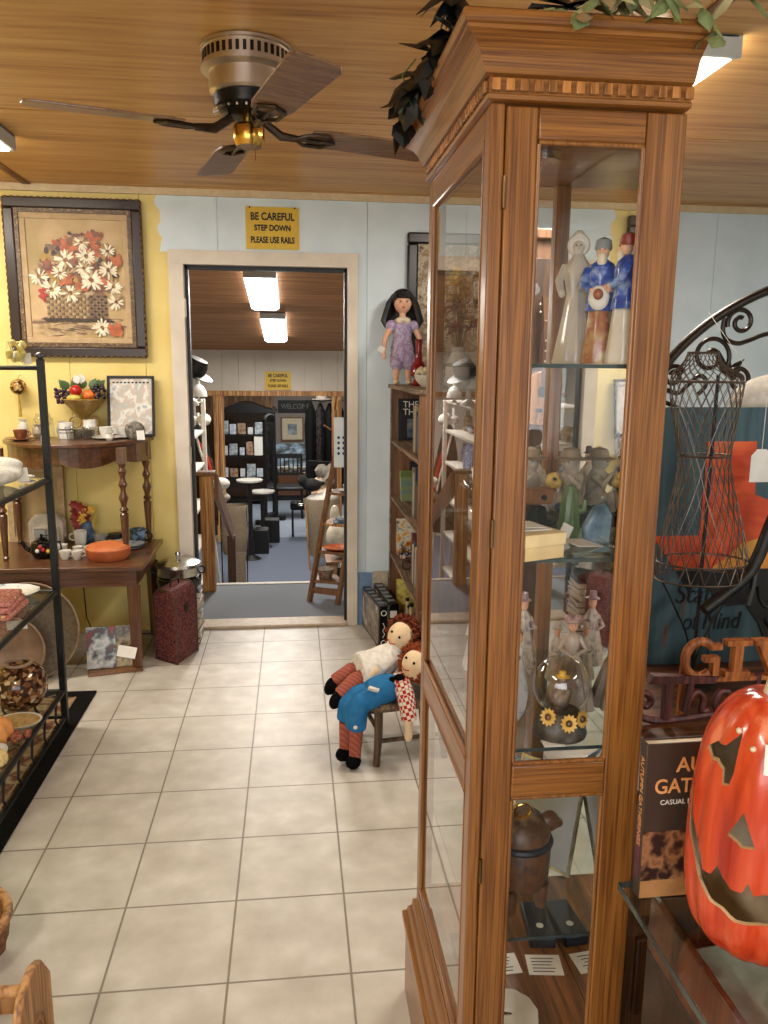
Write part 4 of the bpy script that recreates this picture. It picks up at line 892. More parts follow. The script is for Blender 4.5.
for i in range(3): x = RX1-.10-.13*i; P('scroll_bar', G().tube([(x, RY1, .155), (x-.02, RY1, .12), (x-.02, RY1, .08), (x, RY1, .045)], .005, 6), rm, t)
RZ = [z+.0075 for z in RZ]
# rack goods
t = T('yellow_blossom_jar', 'clear jar of pale yellow flowers on the rack top beside the post', 'jar', (-.56, -1.30, 1.519)); 
P('jar', G().lathe([(.03, 0), (.035, .02), (.033, .07), (.028, .09), (.025, .09), (.001, .006)], n=18), crystal, t)
q = random.Random(4); g = G()
for i in range(22): g.ell((q.uniform(-.03, .03), q.uniform(-.02, .02), q.uniform(.02, .09)), .012, 8, 6)
P('flowers', g, plain('pale_yellow', (.86, .78, .42), .6, var=.1), t)
t = T('plate_rack_top', 'flat glass shelf on the top rails of the black rack', 'shelf', (0, 0, 1.5125+.0065-.001)); P('glass', G().box(RX0+.01, RX1-.02, RY0+.01, RY1+.006, -.006, 0), shelfg, t)
S('price_tag', G().box(-.013, .013, -.001, .001, -.022, .022), paper, 'white price tag hanging by the jar of yellow flowers', 'price tag', loc=(-.525, -1.275, 1.545))
S('linen_pile', G().ell((0, 0, .035), (.15, .17, .04)).ell((.05, -.10, .045), (.11, .10, .04)).ell((.03, .08, .065), (.10, .09, .03)), clothw, 'rumpled white linen on the upper shelf of the black rack', 'linen', loc=(-.66, -1.48, RZ[2]+.005), remesh=.012)
S('price_tag', G().box(-.02, .02, -.001, .001, -.03, .03), paper, 'white price tag tied to the rumpled linen', 'price tag', loc=(-.535, -1.40, RZ[2]+.032), rot=(-.6, 0, .5))
S('white_feather', G().ell((0, 0, 0), (.035, .012, .008)), clothw, 'small white curved ornament behind the rumpled linen', 'ornament', loc=(-.56, -1.285, RZ[2]+.009))
t = T('oval_platter', 'white scalloped platter with blue sprigs on the middle rack shelf', 'platter', (-.66, -1.36, RZ[1])); P('dish', G().lathe([(.06, 0), (.13, .022), (.135, .028), (.11, .018), (.05, .006), (.001, .006)], n=48, rib=.02, ribn=12, sx=1.05, sy=.8), multi('sprig_china', [(.84, .85, .84), (.86, .86, .85), (.84, .85, .84), (.40, .52, .60)], 24, .2), t)
t = T('pink_quilt', 'folded pink patchwork cloth on the middle rack shelf', 'quilt', (-.635, -1.56, RZ[1])); P('fold', G().cb((0, 0, .012), (.21, .22, .022)).cb((-.0, -.005, .036), (.20, .21, .022), (0, 0, .05)).cb((.0, 0, .058), (.19, .20, .018), (0, .03, .1)), pink, t, bevel=.008)
S('price_card', G().box(-.035, .035, -.001, .001, -.017, .017), paper, 'white price card standing on the middle rack shelf under the pink cloth', 'price tag', loc=(-.53, -1.60, RZ[1]-.035), rot=(0, 0, .2))
t = T('mosaic_globe', 'round brown and gold mosaic glass vase on the bottom rack shelf', 'vase', (-.595, -1.43, RZ[0]))
P('vase_body', G().lathe([(.04, 0), (.075, .02), (.10, .065), (.104, .10), (.09, .15), (.06, .178), (.045, .185), (.04, .18), (.001, .17)], n=36), multi('mosaic_tiles', [(.20, .12, .07), (.45, .28, .16), (.62, .50, .36), (.28, .16, .10), (.80, .72, .6)], 62, .15, kind='vor', metal=.2), t)
P('rim', G().torus((0, 0, .187), .047, .006), plain('rim_tan', (.55, .45, .38), .3), t)
t = T('white_pie_dish', 'white oval dish with tan filling on the bottom rack shelf', 'dish', (-.555, -1.60, RZ[0])); P('dish', G().lathe([(.05, 0), (.085, .02), (.088, .025), (.001, .012)], n=28, sy=.8), white, t); P('filling', G().lathe([(.08, .0235), (.05, .028), (.001, .029)], n=24, sy=.8), multi('straw_fill', [(.75, .62, .40), (.60, .48, .28)], 50, .9), t)
def pumpk(x, y, z, r, m, lab, nm='pumpkin'):
    t = T(nm, lab, 'pumpkin', (x, y, z)); P('pumpkin_body', G().lathe([(r*.3, 0), (r*.8, r*.15), (r, r*.7), (r*.85, r*1.25), (r*.4, r*1.5), (.001, r*1.42)], n=48, rib=.07, ribn=10), m, t); P('stem', G().tube([(0, 0, r*1.4), (r*.1, 0, r*1.7), (r*.3, 0, r*1.8)], [r*.14, r*.1, r*.12], 8), greyw, t)
pumpk(-.59, -1.73, RZ[0], .062, plain('pale_orange', (.86, .58, .32), .6, var=.05), 'pale orange pumpkin on the bottom rack shelf')
pumpk(-.525, -1.90, RZ[0], .035, plain('cream_pumpkin', (.85, .74, .50), .5), 'small cream pumpkin nearest the camera on the bottom rack shelf')
q = random.Random(2); g = G()
for i in range(9): g.ell((q.uniform(-.03, .03), q.uniform(-.03, .03), .015+q.uniform(0, .02)), (.015, .015, .013), 8, 6)
S('dried_posy', g, multi('dried_flower', [(.66, .42, .30), (.48, .20, .18), (.74, .62, .42)], 40, .9), 'clump of dried rust flowers beside the pale orange pumpkin', 'dried flowers', loc=(-.515, -1.735, RZ[0]))
S('white_napkin', G().ell((0, 0, .02), (.03, .04, .02)), clothw, 'white crumpled napkin by the dried rust flowers', 'napkin', loc=(-.545, -1.83, RZ[0]))
# crates at the lower left
t = T('wooden_carrier', 'light pine tote crate with an oval hand panel at the bottom left of the floor', 'crate', (-.06, -3.03, 0), -.02)
ol = [(-.10, 0), (.10, 0), (.10, .22), (.055, .285), (.02, .30), (-.02, .30), (-.055, .285), (-.10, .22)]
for x in (-.011, -.36): P('end_panel', G().prism([(a, b+.0005) for a, b in ol], x, x+.018, 'x'), crate_w, t, bevel=.004)
for y in (-.09, .09):
    for z in (.03, .13): P('slat', G().box(-.342, -.0115, y-.006, y+.006, z, z+.06), crate_w, t, bevel=.002)
P('bottom', G().box(-.342, -.0115, -.084, .084, .02, .03), crate_w, t)
P('handle_bar', G().cyl((-.342, 0, .26), (-.0115, 0, .26), .012), crate_w, t)
g = G().torus((.0075, 0, .15), .045, .004, (1, 0, 0)).torus((.0075, 0, .15), .025, .003, (1, 0, 0)); P('carved_oval', g, plain('crate_burn', (.50, .34, .20), .7), t)
S('price_sticker', G().box(-.018, .018, -.0006, .0006, -.03, .03), paper, 'white price label stuck on the pine tote crate', 'price tag', loc=(-.087, -3.128, .20), rot=(.15, 0, .1))
t = T('round_basket', 'round brown woven basket at the left edge beyond the pine crate', 'basket', (-.41, -2.64, 0)); P('basket_body', G().lathe([(.11, .0005), (.15, .05), (.16, .13), (.15, .13), (.12, .02), (.001, .012)], n=32, rib=.02, ribn=16), multi('wicker', [(.55, .38, .22), (.35, .22, .12)], 60, .8, bmp=.5), t); P('rim', G().torus((0, 0, .133), .157, .012), crate_w, t)
# ============================================================ BOOKCASE + DOLL
BX0, BX1, BY0, BY1 = 1.05, 1.33, -1.05, -.03
t = T('bookcase', 'worn wooden bookcase on the blue wall right of the doorway, open side to the aisle', 'bookcase', (0, 0, 0))
P('side_panel', G().box(BX0, BX1, BY1-.02, BY1, .0005, 1.405), brownw, t, bevel=.002); P('side_panel', G().box(BX0, BX1, BY0, BY0+.02, .0005, 1.405), brownw, t, bevel=.002)
P('face_strip', G().box(BX0-.006, BX0-.0005, BY1-.03, BY1, .0005, 1.405), greyw, t)
P('back_panel', G().box(BX1, BX1+.01, BY0, BY1, .0005, 1.405), plain('bookcase_back', (.40, .20, .13), .6, var=.04), t)
P('top_board', G().box(BX0-.02, BX1+.012, BY0-.01, BY1+.005, 1.405, 1.425), greyw, t, bevel=.003)
BZ = [.06, .45, .79, 1.11]
for z in BZ: P('shelf', G().box(BX0, BX1-.001, BY0+.0205, BY1-.0205, z-.018, z), greyw, t)
P('kick', G().box(BX0+.01, BX0+.03, BY0+.02, BY1-.02, .0005, .04), brownw, t)
def book(x, y, z, w, h, th, c, lab, face='y', lean=0, rz=0, title=None, art=None, tc=None, nm='book', cat='book', grp=None, cm=None):
    """upright book whose front cover looks towards -y"""
    t = T(nm, lab, cat, (x, y, z), group=grp, rot=(lean, 0, rz)); m_ = cm or plain('cover', c, .4, var=.03)
    P('cover', G().box(-w/2, w/2, -th/2, -th/2+.0025, 0, h).box(-w/2, w/2, th/2-.0025, th/2, 0, h).box(-w/2, -w/2+.0025, -th/2+.0025, th/2-.0025, 0, h), m_, t)
    P('pages', G().box(-w/2+.003, w/2-.003, -th/2+.0026, th/2-.0026, .003, h-.003), cream, t)
    if art: P('cover_picture', G().box(art[0]*w, art[1]*w, -th/2-.0008, -th/2-.0001, art[2]*h, art[3]*h), art[4], t)
    if title:
        for s, zz, sz, sx in title: txt(s, sz, tc or paper, t, (0, -th/2-.0012, zz*h), (PI/2, 0, 0), ext=.0004, sx=sx)
    return t
book(1.155, -.085, 1.1105, .14, .235, .02, (.05, .05, .06), 'black book with THE THE on its cover on the top inner shelf of the bookcase', lean=-.08, title=[('THE', .86, .05, 1), ('THE', .68, .05, 1)], art=(-.15, .45, .08, .52, multi('jacket_photo', [(.18, .28, .35), (.35, .42, .45), (.62, .52, .40)], 25, .4)))
book(1.19, -.17, .7905, .10, .21, .03, (.06, .07, .08), 'tall black and white book standing on the third shelf', lean=-.05)
book(1.14, -.26, .7905, .12, .17, .025, (.30, .44, .50), 'blue and green picture book leaning on the third shelf', lean=-.18, rz=.15, cm=multi('green_jacket', [(.30, .44, .22), (.55, .60, .35), (.35, .50, .62), (.30, .42, .60)], 8, .4, sc=(.3, .3, 1.2)))
book(1.15, -.10, .4505, .14, .21, .02, (.75, .55, .30), 'food picture book standing on the second shelf', lean=-.06, cm=multi('food_jacket', [(.70, .20, .12), (.80, .60, .20), (.85, .84, .78), (.25, .30, .18)], 22, .4))
q = random.Random(12); g = G()
for i in range(60): g.ell((q.uniform(-.05, .05), q.uniform(-.05, .05), q.uniform(.0, .07)+.01), .011, 7, 5)
S('bead_heap', g, multi('bead_glass', [(.12, .2, .35), (.55, .40, .25), (.75, .72, .68), (.15, .12, .1)], 40, .15, kind='vor'), 'heap of dark and amber glass beads in front of the food picture book', 'beads', loc=(1.13, -.27, .451))
t = T('black_sunglasses', 'black rimmed glasses lying at the front of the second shelf', 'glasses', (1.12, -.45, .451)); P('rims', G().torus((-.03, 0, .025), .024, .004, (0, 1, 0)).torus((.03, 0, .025), .024, .004, (0, 1, 0)).cyl((-.008, 0, .03), (.008, 0, .03), .002), black, t); P('temples', G().cyl((-.055, 0, .028), (-.055, .09, .006), .0025).cyl((.055, 0, .028), (.055, .09, .006), .0025), black, t)
book(1.14, -.19, .0605+.0, .13, .26, .02, (.70, .62, .25), 'yellow pamphlet standing on the lowest shelf', lean=-.1, cm=multi('yellow_pamphlet', [(.82, .72, .25), (.86, .80, .42), (.60, .48, .15)], 20, .6))
for k, (y, h, c) in enumerate(((-.30, .17, (.80, .74, .60)), (-.37, .15, (.60, .50, .38)), (-.44, .18, (.72, .66, .52)))):
    t = T('bottle', ['cream bottle on the lowest bookcase shelf, farthest of three', 'tan bottle on the lowest bookcase shelf, middle of three', 'beige bottle on the lowest bookcase shelf, nearest of three'][k], 'bottle', (1.12, y, .0605)); P('body', G().lathe([(.02, 0), (.026, .02), (.026, h*.6), (.010, h*.75), (.010, h)], n=16), plain('bottle%d' % k, c, .3), t); P('cap', G().cyl((0, 0, h), (0, 0, h+.015), .012), black, t)
q = random.Random(31)
for zi, z in enumerate(BZ):
    y = -.66
    for k in range(9):
        th = q.uniform(.02, .045); h = q.uniform(.16, .25); c = q.choice([(.35, .15, .12), (.16, .22, .30), (.66, .60, .50), (.22, .28, .22), (.50, .42, .30), (.14, .13, .14), (.74, .72, .68)])
        cn = {(.35, .15, .12): 'maroon', (.16, .22, .30): 'navy', (.66, .60, .50): 'beige', (.22, .28, .22): 'dark green', (.50, .42, .30): 'tan', (.14, .13, .14): 'black', (.74, .72, .68): 'pale grey'}[c]
        wd = q.uniform(.13, .2); sh = ['lowest', 'second', 'third', 'top'][zi]
        g = G().box(BX0+.03, BX0+.03+wd, y-th, y, 0, h)
        S('row_book', g, plain('spine', c, .5, var=.03), '%s spined book standing in the near row on the %s shelf of the bookcase' % (cn, sh), 'book', '%s books in the near row of the %s bookcase shelf' % (cn, sh), loc=(0, 0, z+.0005), bevel=.002); y -= th+.002
        if y < -.95: break
t = T('dried_bouquet', 'white vase of dried yellow and rust flowers at the near end of the bookcase', 'vase', (1.255, -.86, 1.4255))
P('vase_body', G().lathe([(.04, 0), (.06, .03), (.055, .12), (.03, .17), (.038, .19), (.034, .19), (.001, .1)], n=24), white, t)
q = random.Random(9); g = G(); gs = G()
for i in range(70):
    a = q.uniform(0, 2*PI); r = q.uniform(0, .10); z = q.uniform(.26, .52); v = Vector((r*math.cos(a), r*math.sin(a), z)); g.m = 0 if z > .40 else (1 if q.random() < .6 else 2)
    for k in range(5): g.leaf(v, (q.uniform(-1, 1), q.uniform(-1, 1), q.uniform(-.4, 1)), (0, 0, 1), .04, .014, .1)
    if i % 3 == 0: gs.tube([(0, 0, .15), tuple(v)], .0018, 4)
P('flowers', g, [plain('dry_yellow', (.80, .66, .26), .8, var=.08), plain('dry_rust', (.60, .36, .20), .8, var=.08), plain('dry_brown', (.40, .30, .20), .8)], t, smooth=False); P('stems', gs, plain('dry_stem', (.45, .38, .22), .8), t)
# boxed games on the floor
def gamebox(x, y, z, rz, lab, s=1, v=0):
    t = T('boxed_game', lab, 'game box', (x, y, z), rz)
    P('box_body', G().box(-.025*s, .025*s, -.20*s, .20*s, 0, .24*s), plain('gamebox_black', (.06, .06, .065), .22, var=.02), t, bevel=.003)
    P('cover_photo', G().box(-.0262*s, -.0252*s, -.185*s, .185*s, .015, .225*s), multi('gamebox_photo%d' % v, [(.55, .50, .45), (.35, .32, .30), (.70, .66, .6)], 9, .2), t)
    g = G().box(-.02*s, .015*s, -.2015*s, -.2008*s, .17*s, .205*s).box(-.012*s, .012*s, -.2015*s, -.2008*s, .02*s, .04*s) if v else G().torus((0, -.2012*s, .20*s), .014, .0025, (0, 1, 0)).torus((0, -.2012*s, .03*s), .014, .0025, (0, 1, 0)).tube([(-.006, -.2012, .06), (.006, -.2012, .08), (-.006, -.2012, .10), (.006, -.2012, .12), (-.004, -.2012, .145)], .0022, 5)
    P('end_logo', g, paper, t)
    g = G()
    for k in range(5): g.box(-.018*s, .018*s, (-.15+.07*k)*s, (-.12+.07*k)*s, .2402*s, .2408*s)
    P('top_marks', g, plain('gamebox_silver', (.5, .52, .55), .3), t)
gamebox(.942, -.225, .0005, .147, 'black boxed game standing on the tiles nearest the door casing')
gamebox(1.002, -.235, .0005, .10, 'black boxed game with white end label next to the bookcase', 1.08, 1)
S('beige_folder', G().box(-.045, .045, -.006, .006, 0, .33), plain('folder', (.70, .66, .58), .7), 'beige upright folder behind the black boxed games', 'folder', loc=(.995, -.024, .0005), rot=(-.02, 0, 0), bevel=.002)

# porcelain doll on the bookcase
lav = multi('lavender_print', [(.66, .60, .72), (.74, .70, .80), (.56, .46, .62), (.70, .66, .76)], 60, .9)
hairm = plain('black_hair', (.05, .04, .045), .4, var=.02, scale=60, bmp=.5)
t = T('porcelain_doll', 'porcelain doll with long black hair in a lavender romper on the bookcase top', 'doll', (1.088, -.17, 1.4255)); t.scale = (1.1, 1.1, 1.14)
g = G().ell((0, 0, .385), (.045, .042, .052)).cyl((0, 0, .30), (0, 0, .36), .016).ell((0, 0, .25), (.04, .03, .06)).tube([(-.045, 0, .29), (-.085, -.01, .22), (-.095, -.03, .16)], [.018, .014, .012]).tube([(.045, 0, .29), (.085, -.01, .22), (.09, -.04, .17)], [.018, .014, .012]).ell((-.095, -.035, .145), (.011, .013, .018)).ell((.09, -.045, .155), (.011, .013, .018)).tube([(-.02, 0, .16), (-.028, -.01, .08), (-.03, -.01, .02)], [.024, .019, .014]).tube([(.022, 0, .16), (.03, -.01, .08), (.032, -.01, .02)], [.024, .019, .014]).ell((0, -.043, .378), (.006, .008, .007))
for s in (-1, 1):
    for k in range(5): g.tube([(s*.093-.01+.005*k, -.04, .135), (s*.093-.01+.005*k, -.045, .118+.003*abs(k-2))], .0028, 5)
P('body', g, skin, t, remesh=.0055)
P('romper', G().lathe([(.03, .10), (.05, .12), (.055, .17), (.042, .22), (.048, .27), (.04, .305), (.02, .315)], n=24, rib=.05, ribn=8, sy=.8).ell((-.055, 0, .275), (.028, .025, .028)).ell((.055, 0, .275), (.028, .025, .028)).lathe([(.02, .07), (.034, .09), (.035, .13), (.025, .16)], c=(-.027, -.005, 0), n=14).lathe([(.02, .07), (.034, .09), (.035, .13), (.025, .16)], c=(.03, -.005, 0), n=14), lav, t)
P('collar', G().ell((0, -.022, .305), (.035, .02, .014)).ell((-.02, -.03, .298), (.015, .01, .014)).ell((.02, -.03, .298), (.015, .01, .014)), cream, t)
hg = G().ell((0, .012, .40), (.054, .048, .050))
for i in range(22):
    a = PI*.98*i/21-.1*PI; x0, y0 = .052*math.cos(a), .015+.045*math.sin(a)
    hg.tube([(x0*.8, y0*.8, .42), (x0*1.25, y0, .38), (x0*1.5, y0*1.1, .34), (x0*1.75, y0*1.1, .30), (x0*1.5, y0*1.0, .272)], [.012, .018, .019, .020, .012], 7)
for i in range(9): hg.tube([(-.034+.0085*i, -.030, .43), (-.036+.009*i, -.044, .403)], [.008, .005], 6)
P('hair', hg, hairm, t)
P('face', G().ell((-.016, -.0395, .385), (.005, .003, .003)).ell((.016, -.0395, .385), (.005, .003, .003)).box(-.023, -.010, -.0415, -.040, .391, .393).box(.010, .023, -.0415, -.040, .391, .393), ink, t); P('lips', G().ell((0, -.042, .360), (.008, .003, .003)), red, t)
P('shoes', G().ell((-.03, -.02, .012), (.017, .03, .012)).ell((.032, -.02, .012), (.017, .03, .012)), cream, t)
P('wrist_tag', G().cb((-.11, -.06, .165), (.03, .002, .03), (0, .6, .2)), paper, t)
t = T('burgundy_vase', 'slender burgundy painted vase in front of the doll', 'vase', (1.15, -.36, 1.4255)); P('vase_body', G().lathe([(.03, 0), (.036, .01), (.02, .04), (.045, .07), (.04, .10), (.022, .13), (.016, .18), (.02, .23), (.022, .24), (.001, .235)], n=26), multi('burgundy_glaze', [(.45, .10, .13), (.55, .16, .18), (.36, .08, .10)], 14, .15), t)
t = T('lace_bowl', 'white openwork bowl at the near end of the bookcase top', 'bowl', (1.17, -.56, 1.4255)); P('bowl', G().lathe([(.03, 0), (.06, .03), (.07, .06), (.066, .06), (.05, .03), (.001, .01)], n=40, rib=.05, ribn=10), clothw, t)
g = G(); q = random.Random(3)
for i in range(9): g.ell((q.uniform(-.05, .05), q.uniform(-.05, .05), .06+q.uniform(0, .03)), .016, 8, 6)
P('lace_flowers', g, cream, t)
t = T('small_clock', 'small green and white trinket box at the near end of the bookcase top', 'box', (1.23, -.42, 1.4255)); P('box_body', G().box(-.04, .04, -.03, .03, 0, .07), multi('green_white', [(.35, .48, .28), (.8, .8, .74)], 14), t, bevel=.004); P('lid', G().box(-.043, .043, -.033, .033, .07, .085), cream, t, bevel=.003)

# ============================================================ CHILD'S CHAIR + CLOTH DOLLS
t = T('child_chair', 'small dark wooden chair carrying two cloth dolls', 'chair', (.915, -1.55, 0), .16)
chw = wood('chair_wood', (.28, .20, .14), (.40, .30, .21), 'z', 2, .5, .1)
for x, y, h in ((-.13, -.125, .245), (-.13, .125, .245), (.13, -.125, .52), (.13, .125, .52)):
    P('leg', G().tube([(x*1.08, y*1.08, .0005), (x, y, .12), (x, y, h)], [.013, .017, .018], 12), chw, t)
P('seat', G().cb((0, 0, .235), (.30, .285, .022)).cyl((-.15, -.13, .24), (-.15, .13, .24), .018).cyl((-.13, -.14, .24), (.15, -.14, .24), .016), wood('rush_seat', (.40, .32, .24), (.50, .42, .32), 'y', 3, .8, 0), t, bevel=.004)
for a, c in (((-.13, -.13, .10), (.13, -.13, .10)), ((-.13, .13, .10), (.13, .13, .10)), ((-.13, -.13, .14), (-.13, .13, .14)), ((.13, -.13, .14), (.13, .13, .14))): P('stretcher', G().cyl(a, c, .009), chw, t)
P('back_slat', G().box(.122, .138, -.12, .12, .34, .38).box(.122, .138, -.12, .12, .44, .50), chw, t, bevel=.004)
hair1 = plain('auburn_yarn', (.40, .19, .11), .95, var=.08, scale=80, bmp=.8, spec=.1); hair2 = plain('rust_yarn', (.52, .25, .13), .95, var=.08, scale=80, bmp=.8, spec=.1)
muslin = plain('muslin', (.88, .78, .64), .95, var=.02, spec=.1)
stk = D.materials.new('sock_stripe'); stk.use_nodes = True; nt = stk.node_tree; b = nt.nodes['Principled BSDF']; b.inputs['Roughness'].default_value = .95
wv = nt.nodes.new('ShaderNodeTexWave'); wv.bands_direction = 'DIAGONAL'; wv.inputs['Scale'].default_value = 26; nt.links.new(coords(nt), wv.inputs[0])
rr_ = ramp(nt, wv.outputs[0], [(.45, (.62, .34, .27)), (.55, (.55, .27, .21))]); rr_.node.color_ramp.interpolation = 'CONSTANT'; nt.links.new(rr_, b.inputs['Base Color'])
blackf = plain('black_felt', (.03, .03, .035), .95, var=.01, spec=.1)
def yarn(c, r, seed, n=150, face=None, m=None):
    q = random.Random(seed); g = G(); c = Vector(c)
    for i in range(n):
        v = Vector((q.gauss(0, 1), q.gauss(0, 1), q.gauss(0, 1))).normalized()
        if face is not None and v.dot(face) > .48: continue
        p = c+v*r*.92; s_ = Vector((q.gauss(0, 1), q.gauss(0, 1), q.gauss(0, 1))).normalized()*.016
        g.tube([p, p+v*.012+s_*.5, p+v*.006+s_], [.006, .0065, .005], 5)
    return g
# doll A: upper one, pale smock
t = T('cloth_doll', 'cloth doll in a white smock, the farther one on the small chair', 'doll', (0, 0, 0))
f1 = Vector((-.62, -.72, .30)).normalized(); c1 = Vector((.918, -1.50, .448))
g = G().ell(c1, (.058, .056, .066)).cyl((.895, -1.51, .41), (.875, -1.52, .38), .024).tube([(.885, -1.52, .40), (.84, -1.53, .35), (.795, -1.54, .315)], [.035, .055, .05]).tube([(.80, -1.57, .32), (.735, -1.60, .315), (.66, -1.62, .265)], [.032, .027, .022]).tube([(.79, -1.52, .32), (.72, -1.53, .325), (.645, -1.53, .285)], [.032, .027, .022]).tube([(.86, -1.57, .385), (.80, -1.62, .36), (.76, -1.63, .335)], [.024, .02, .017])
P('body', g, muslin, t, remesh=.008)
P('hair', yarn(c1+Vector((.012, .012, .01)), .068, 1, 420, f1).ell(c1+Vector((.022, .024, .014)), (.056, .056, .062)), hair1, t)
def facef(c, f, up, t):
    f = Vector(f); sd = f.cross(Vector(up)).normalized(); uu = sd.cross(f).normalized()
    P('eyes', G().ell(c+f*.055+sd*.021+uu*.012, .0055, 10, 7).ell(c+f*.055-sd*.021+uu*.012, .0055, 10, 7), blackf, t)
    g = G().tube([c+f*.0565+sd*.020-uu*.022, c+f*.060-uu*.030, c+f*.0565-sd*.020-uu*.022], .0022, 6); P('mouth', g, red, t)
facef(c1, f1, (.45, -.1, 1), t)
P('smock', G().tube([(.893, -1.515, .415), (.865, -1.53, .385), (.82, -1.545, .35), (.765, -1.56, .33), (.735, -1.57, .33)], [.030, .058, .074, .085, .080], 20).tube([(.865, -1.57, .39), (.81, -1.62, .365)], [.034, .030], 12), clothw, t, remesh=.008)
P('ruffle', G().torus((.888, -1.517, .41), .030, .010, (.6, .2, .6), 20), clothw, t)
P('socks', G().tube([(.77, -1.58, .322), (.72, -1.605, .312), (.66, -1.62, .265)], [.036, .032, .027], 14).tube([(.76, -1.525, .325), (.71, -1.53, .325), (.645, -1.53, .285)], [.036, .032, .027], 14), stk, t)
P('shoes', G().ell((.648, -1.625, .245), (.026, .030, .040), rot=(0, .5, 0)).ell((.632, -1.535, .265), (.026, .030, .040), rot=(0, .5, 0)), blackf, t)
# doll B: nearer one, blue overalls
t = T('cloth_doll', 'cloth doll in blue overalls and checked shirt, nearer one on the small chair', 'doll', (0, 0, 0))
f2 = Vector((-.60, -.66, .42)).normalized(); c2 = Vector((.955, -1.645, .385))
g = G().ell(c2, (.056, .054, .062)).cyl((.93, -1.65, .345), (.90, -1.655, .325), .022).tube([(.905, -1.655, .33), (.86, -1.66, .30), (.81, -1.655, .285)], [.035, .048, .046]).tube([(.81, -1.685, .285), (.735, -1.70, .265), (.72, -1.70, .15), (.715, -1.70, .04)], [.032, .029, .022, .019]).tube([(.80, -1.64, .285), (.72, -1.64, .265), (.685, -1.645, .16), (.68, -1.65, .05)], [.032, .029, .022, .019]).tube([(.90, -1.70, .32), (.915, -1.745, .24), (.915, -1.75, .17)], [.024, .02, .018]).ell((.915, -1.75, .145), (.019, .017, .028))
P('body', g, muslin, t, remesh=.008)
P('hair', yarn(c2+Vector((.01, .012, .006)), .066, 2, 520, f2).ell(c2+Vector((.02, .024, .012)), (.056, .056, .060)), hair2, t)
facef(c2, f2, (.35, -.1, 1), t)
P('overalls', G().tube([(.885, -1.665, .325), (.85, -1.665, .308), (.81, -1.66, .29), (.775, -1.665, .28)], [.036, .056, .060, .055], 18).tube([(.80, -1.69, .285), (.74, -1.705, .265), (.722, -1.705, .235), (.718, -1.705, .16)], [.042, .042, .044, .040], 16).tube([(.79, -1.64, .285), (.725, -1.64, .265), (.695, -1.645, .235), (.685, -1.65, .17)], [.042, .042, .044, .040], 16), plain('denim_blue', (.17, .42, .62), .9, var=.03, spec=.1), t, remesh=.007)
P('shirt', G().tube([(.892, -1.675, .335), (.908, -1.72, .29), (.918, -1.748, .205)], [.036, .034, .030], 14).tube([(.918, -1.655, .335), (.885, -1.66, .32)], [.030, .042], 14), check('shirt_check', (.66, .16, .12), (.84, .80, .74), 75), t)
P('bow_tie', G().ell((.885, -1.70, .36), (.022, .012, .014)).ell((.86, -1.69, .345), (.016, .010, .016)), blackf, t)
P('pocket_heart', G().cb((.783, -1.722, .325), (.040, .010, .02), (.75, .35, .0)).ell((.713, -1.748, .185), (.008, .004, .008)), clothw, t)
P('socks', G().tube([(.719, -1.702, .165), (.717, -1.70, .10), (.715, -1.70, .04)], [.028, .025, .023], 14).tube([(.684, -1.648, .165), (.682, -1.648, .10), (.68, -1.65, .05)], [.028, .025, .023], 14), stk, t)
P('shoes', G().ell((.708, -1.712, .0265), (.030, .038, .026), rot=(0, 0, -.4)).ell((.672, -1.662, .034), (.030, .038, .026), rot=(0, 0, -.4)), blackf, t)

# ============================================================ WARDROBE + SMALL GUITAR BEHIND THE CABINET
t = T('brown_wardrobe', 'tall brown wooden wardrobe seen through the curio cabinet', 'wardrobe', (1.65, -1.10, 0))
P('case', G().box(-.29, .29, -.28, .28, .0005, 2.02), brownw, t, bevel=.004)
g = G()
for i in range(4): g.box(-.27+.137*i, -.145+.137*i, -.294, -.281, .12, 1.95)
P('boards', g, wood('wardrobe_board', (.27, .17, .10), (.35, .23, .14), 'z', 1.2, .5, .1), t, bevel=.003)
P('cornice', G().box(-.31, .31, -.31, .30, 2.02, 2.06), brownw, t, bevel=.006)
t = T('small_guitar', 'small tan guitar hanging on the brown wardrobe', 'guitar', (1.483, -1.41, 1.30))
pf = [(.001, 0)]; half = [(0, 0), (.045, .003), (.068, .03), (.070, .07), (.052, .115), (.050, .135), (.058, .165), (.050, .20), (.02, .213), (0, .214)]
P('body', G().prism(half+[(-a, b_) for a, b_ in half[::-1][1:-1]], -.035, .01, 'y'), wood('guitar_top', (.62, .40, .20), (.70, .48, .26), 'z', 2, .3, .3), t, bevel=.003)
P('sound_hole', G().cyl((0, -.036, .135), (0, -.0355, .135), .024, n=24), ink, t); P('bridge', G().box(-.03, .03, -.042, -.0352, .055, .068), black, t)
P('neck', G().box(-.010, .010, -.038, -.025, .16, .41), walnut, t, bevel=.002); P('headstock', G().prism([(-.012, .41), (.012, .41), (.020, .50), (-.020, .50)], -.036, -.022, 'y'), walnut, t)
P('fret_marks', G().box(-.004, .004, -.0395, -.0382, .25, .256).box(-.004, .004, -.0395, -.0382, .29, .296).box(-.004, .004, -.0395, -.0382, .33, .336), cream, t)
P('tuning_pegs', G().ell((-.026, -.03, .44), .006).ell((.026, -.03, .44), .006).ell((-.028, -.03, .47), .006).ell((.028, -.03, .47), .006), silver, t)

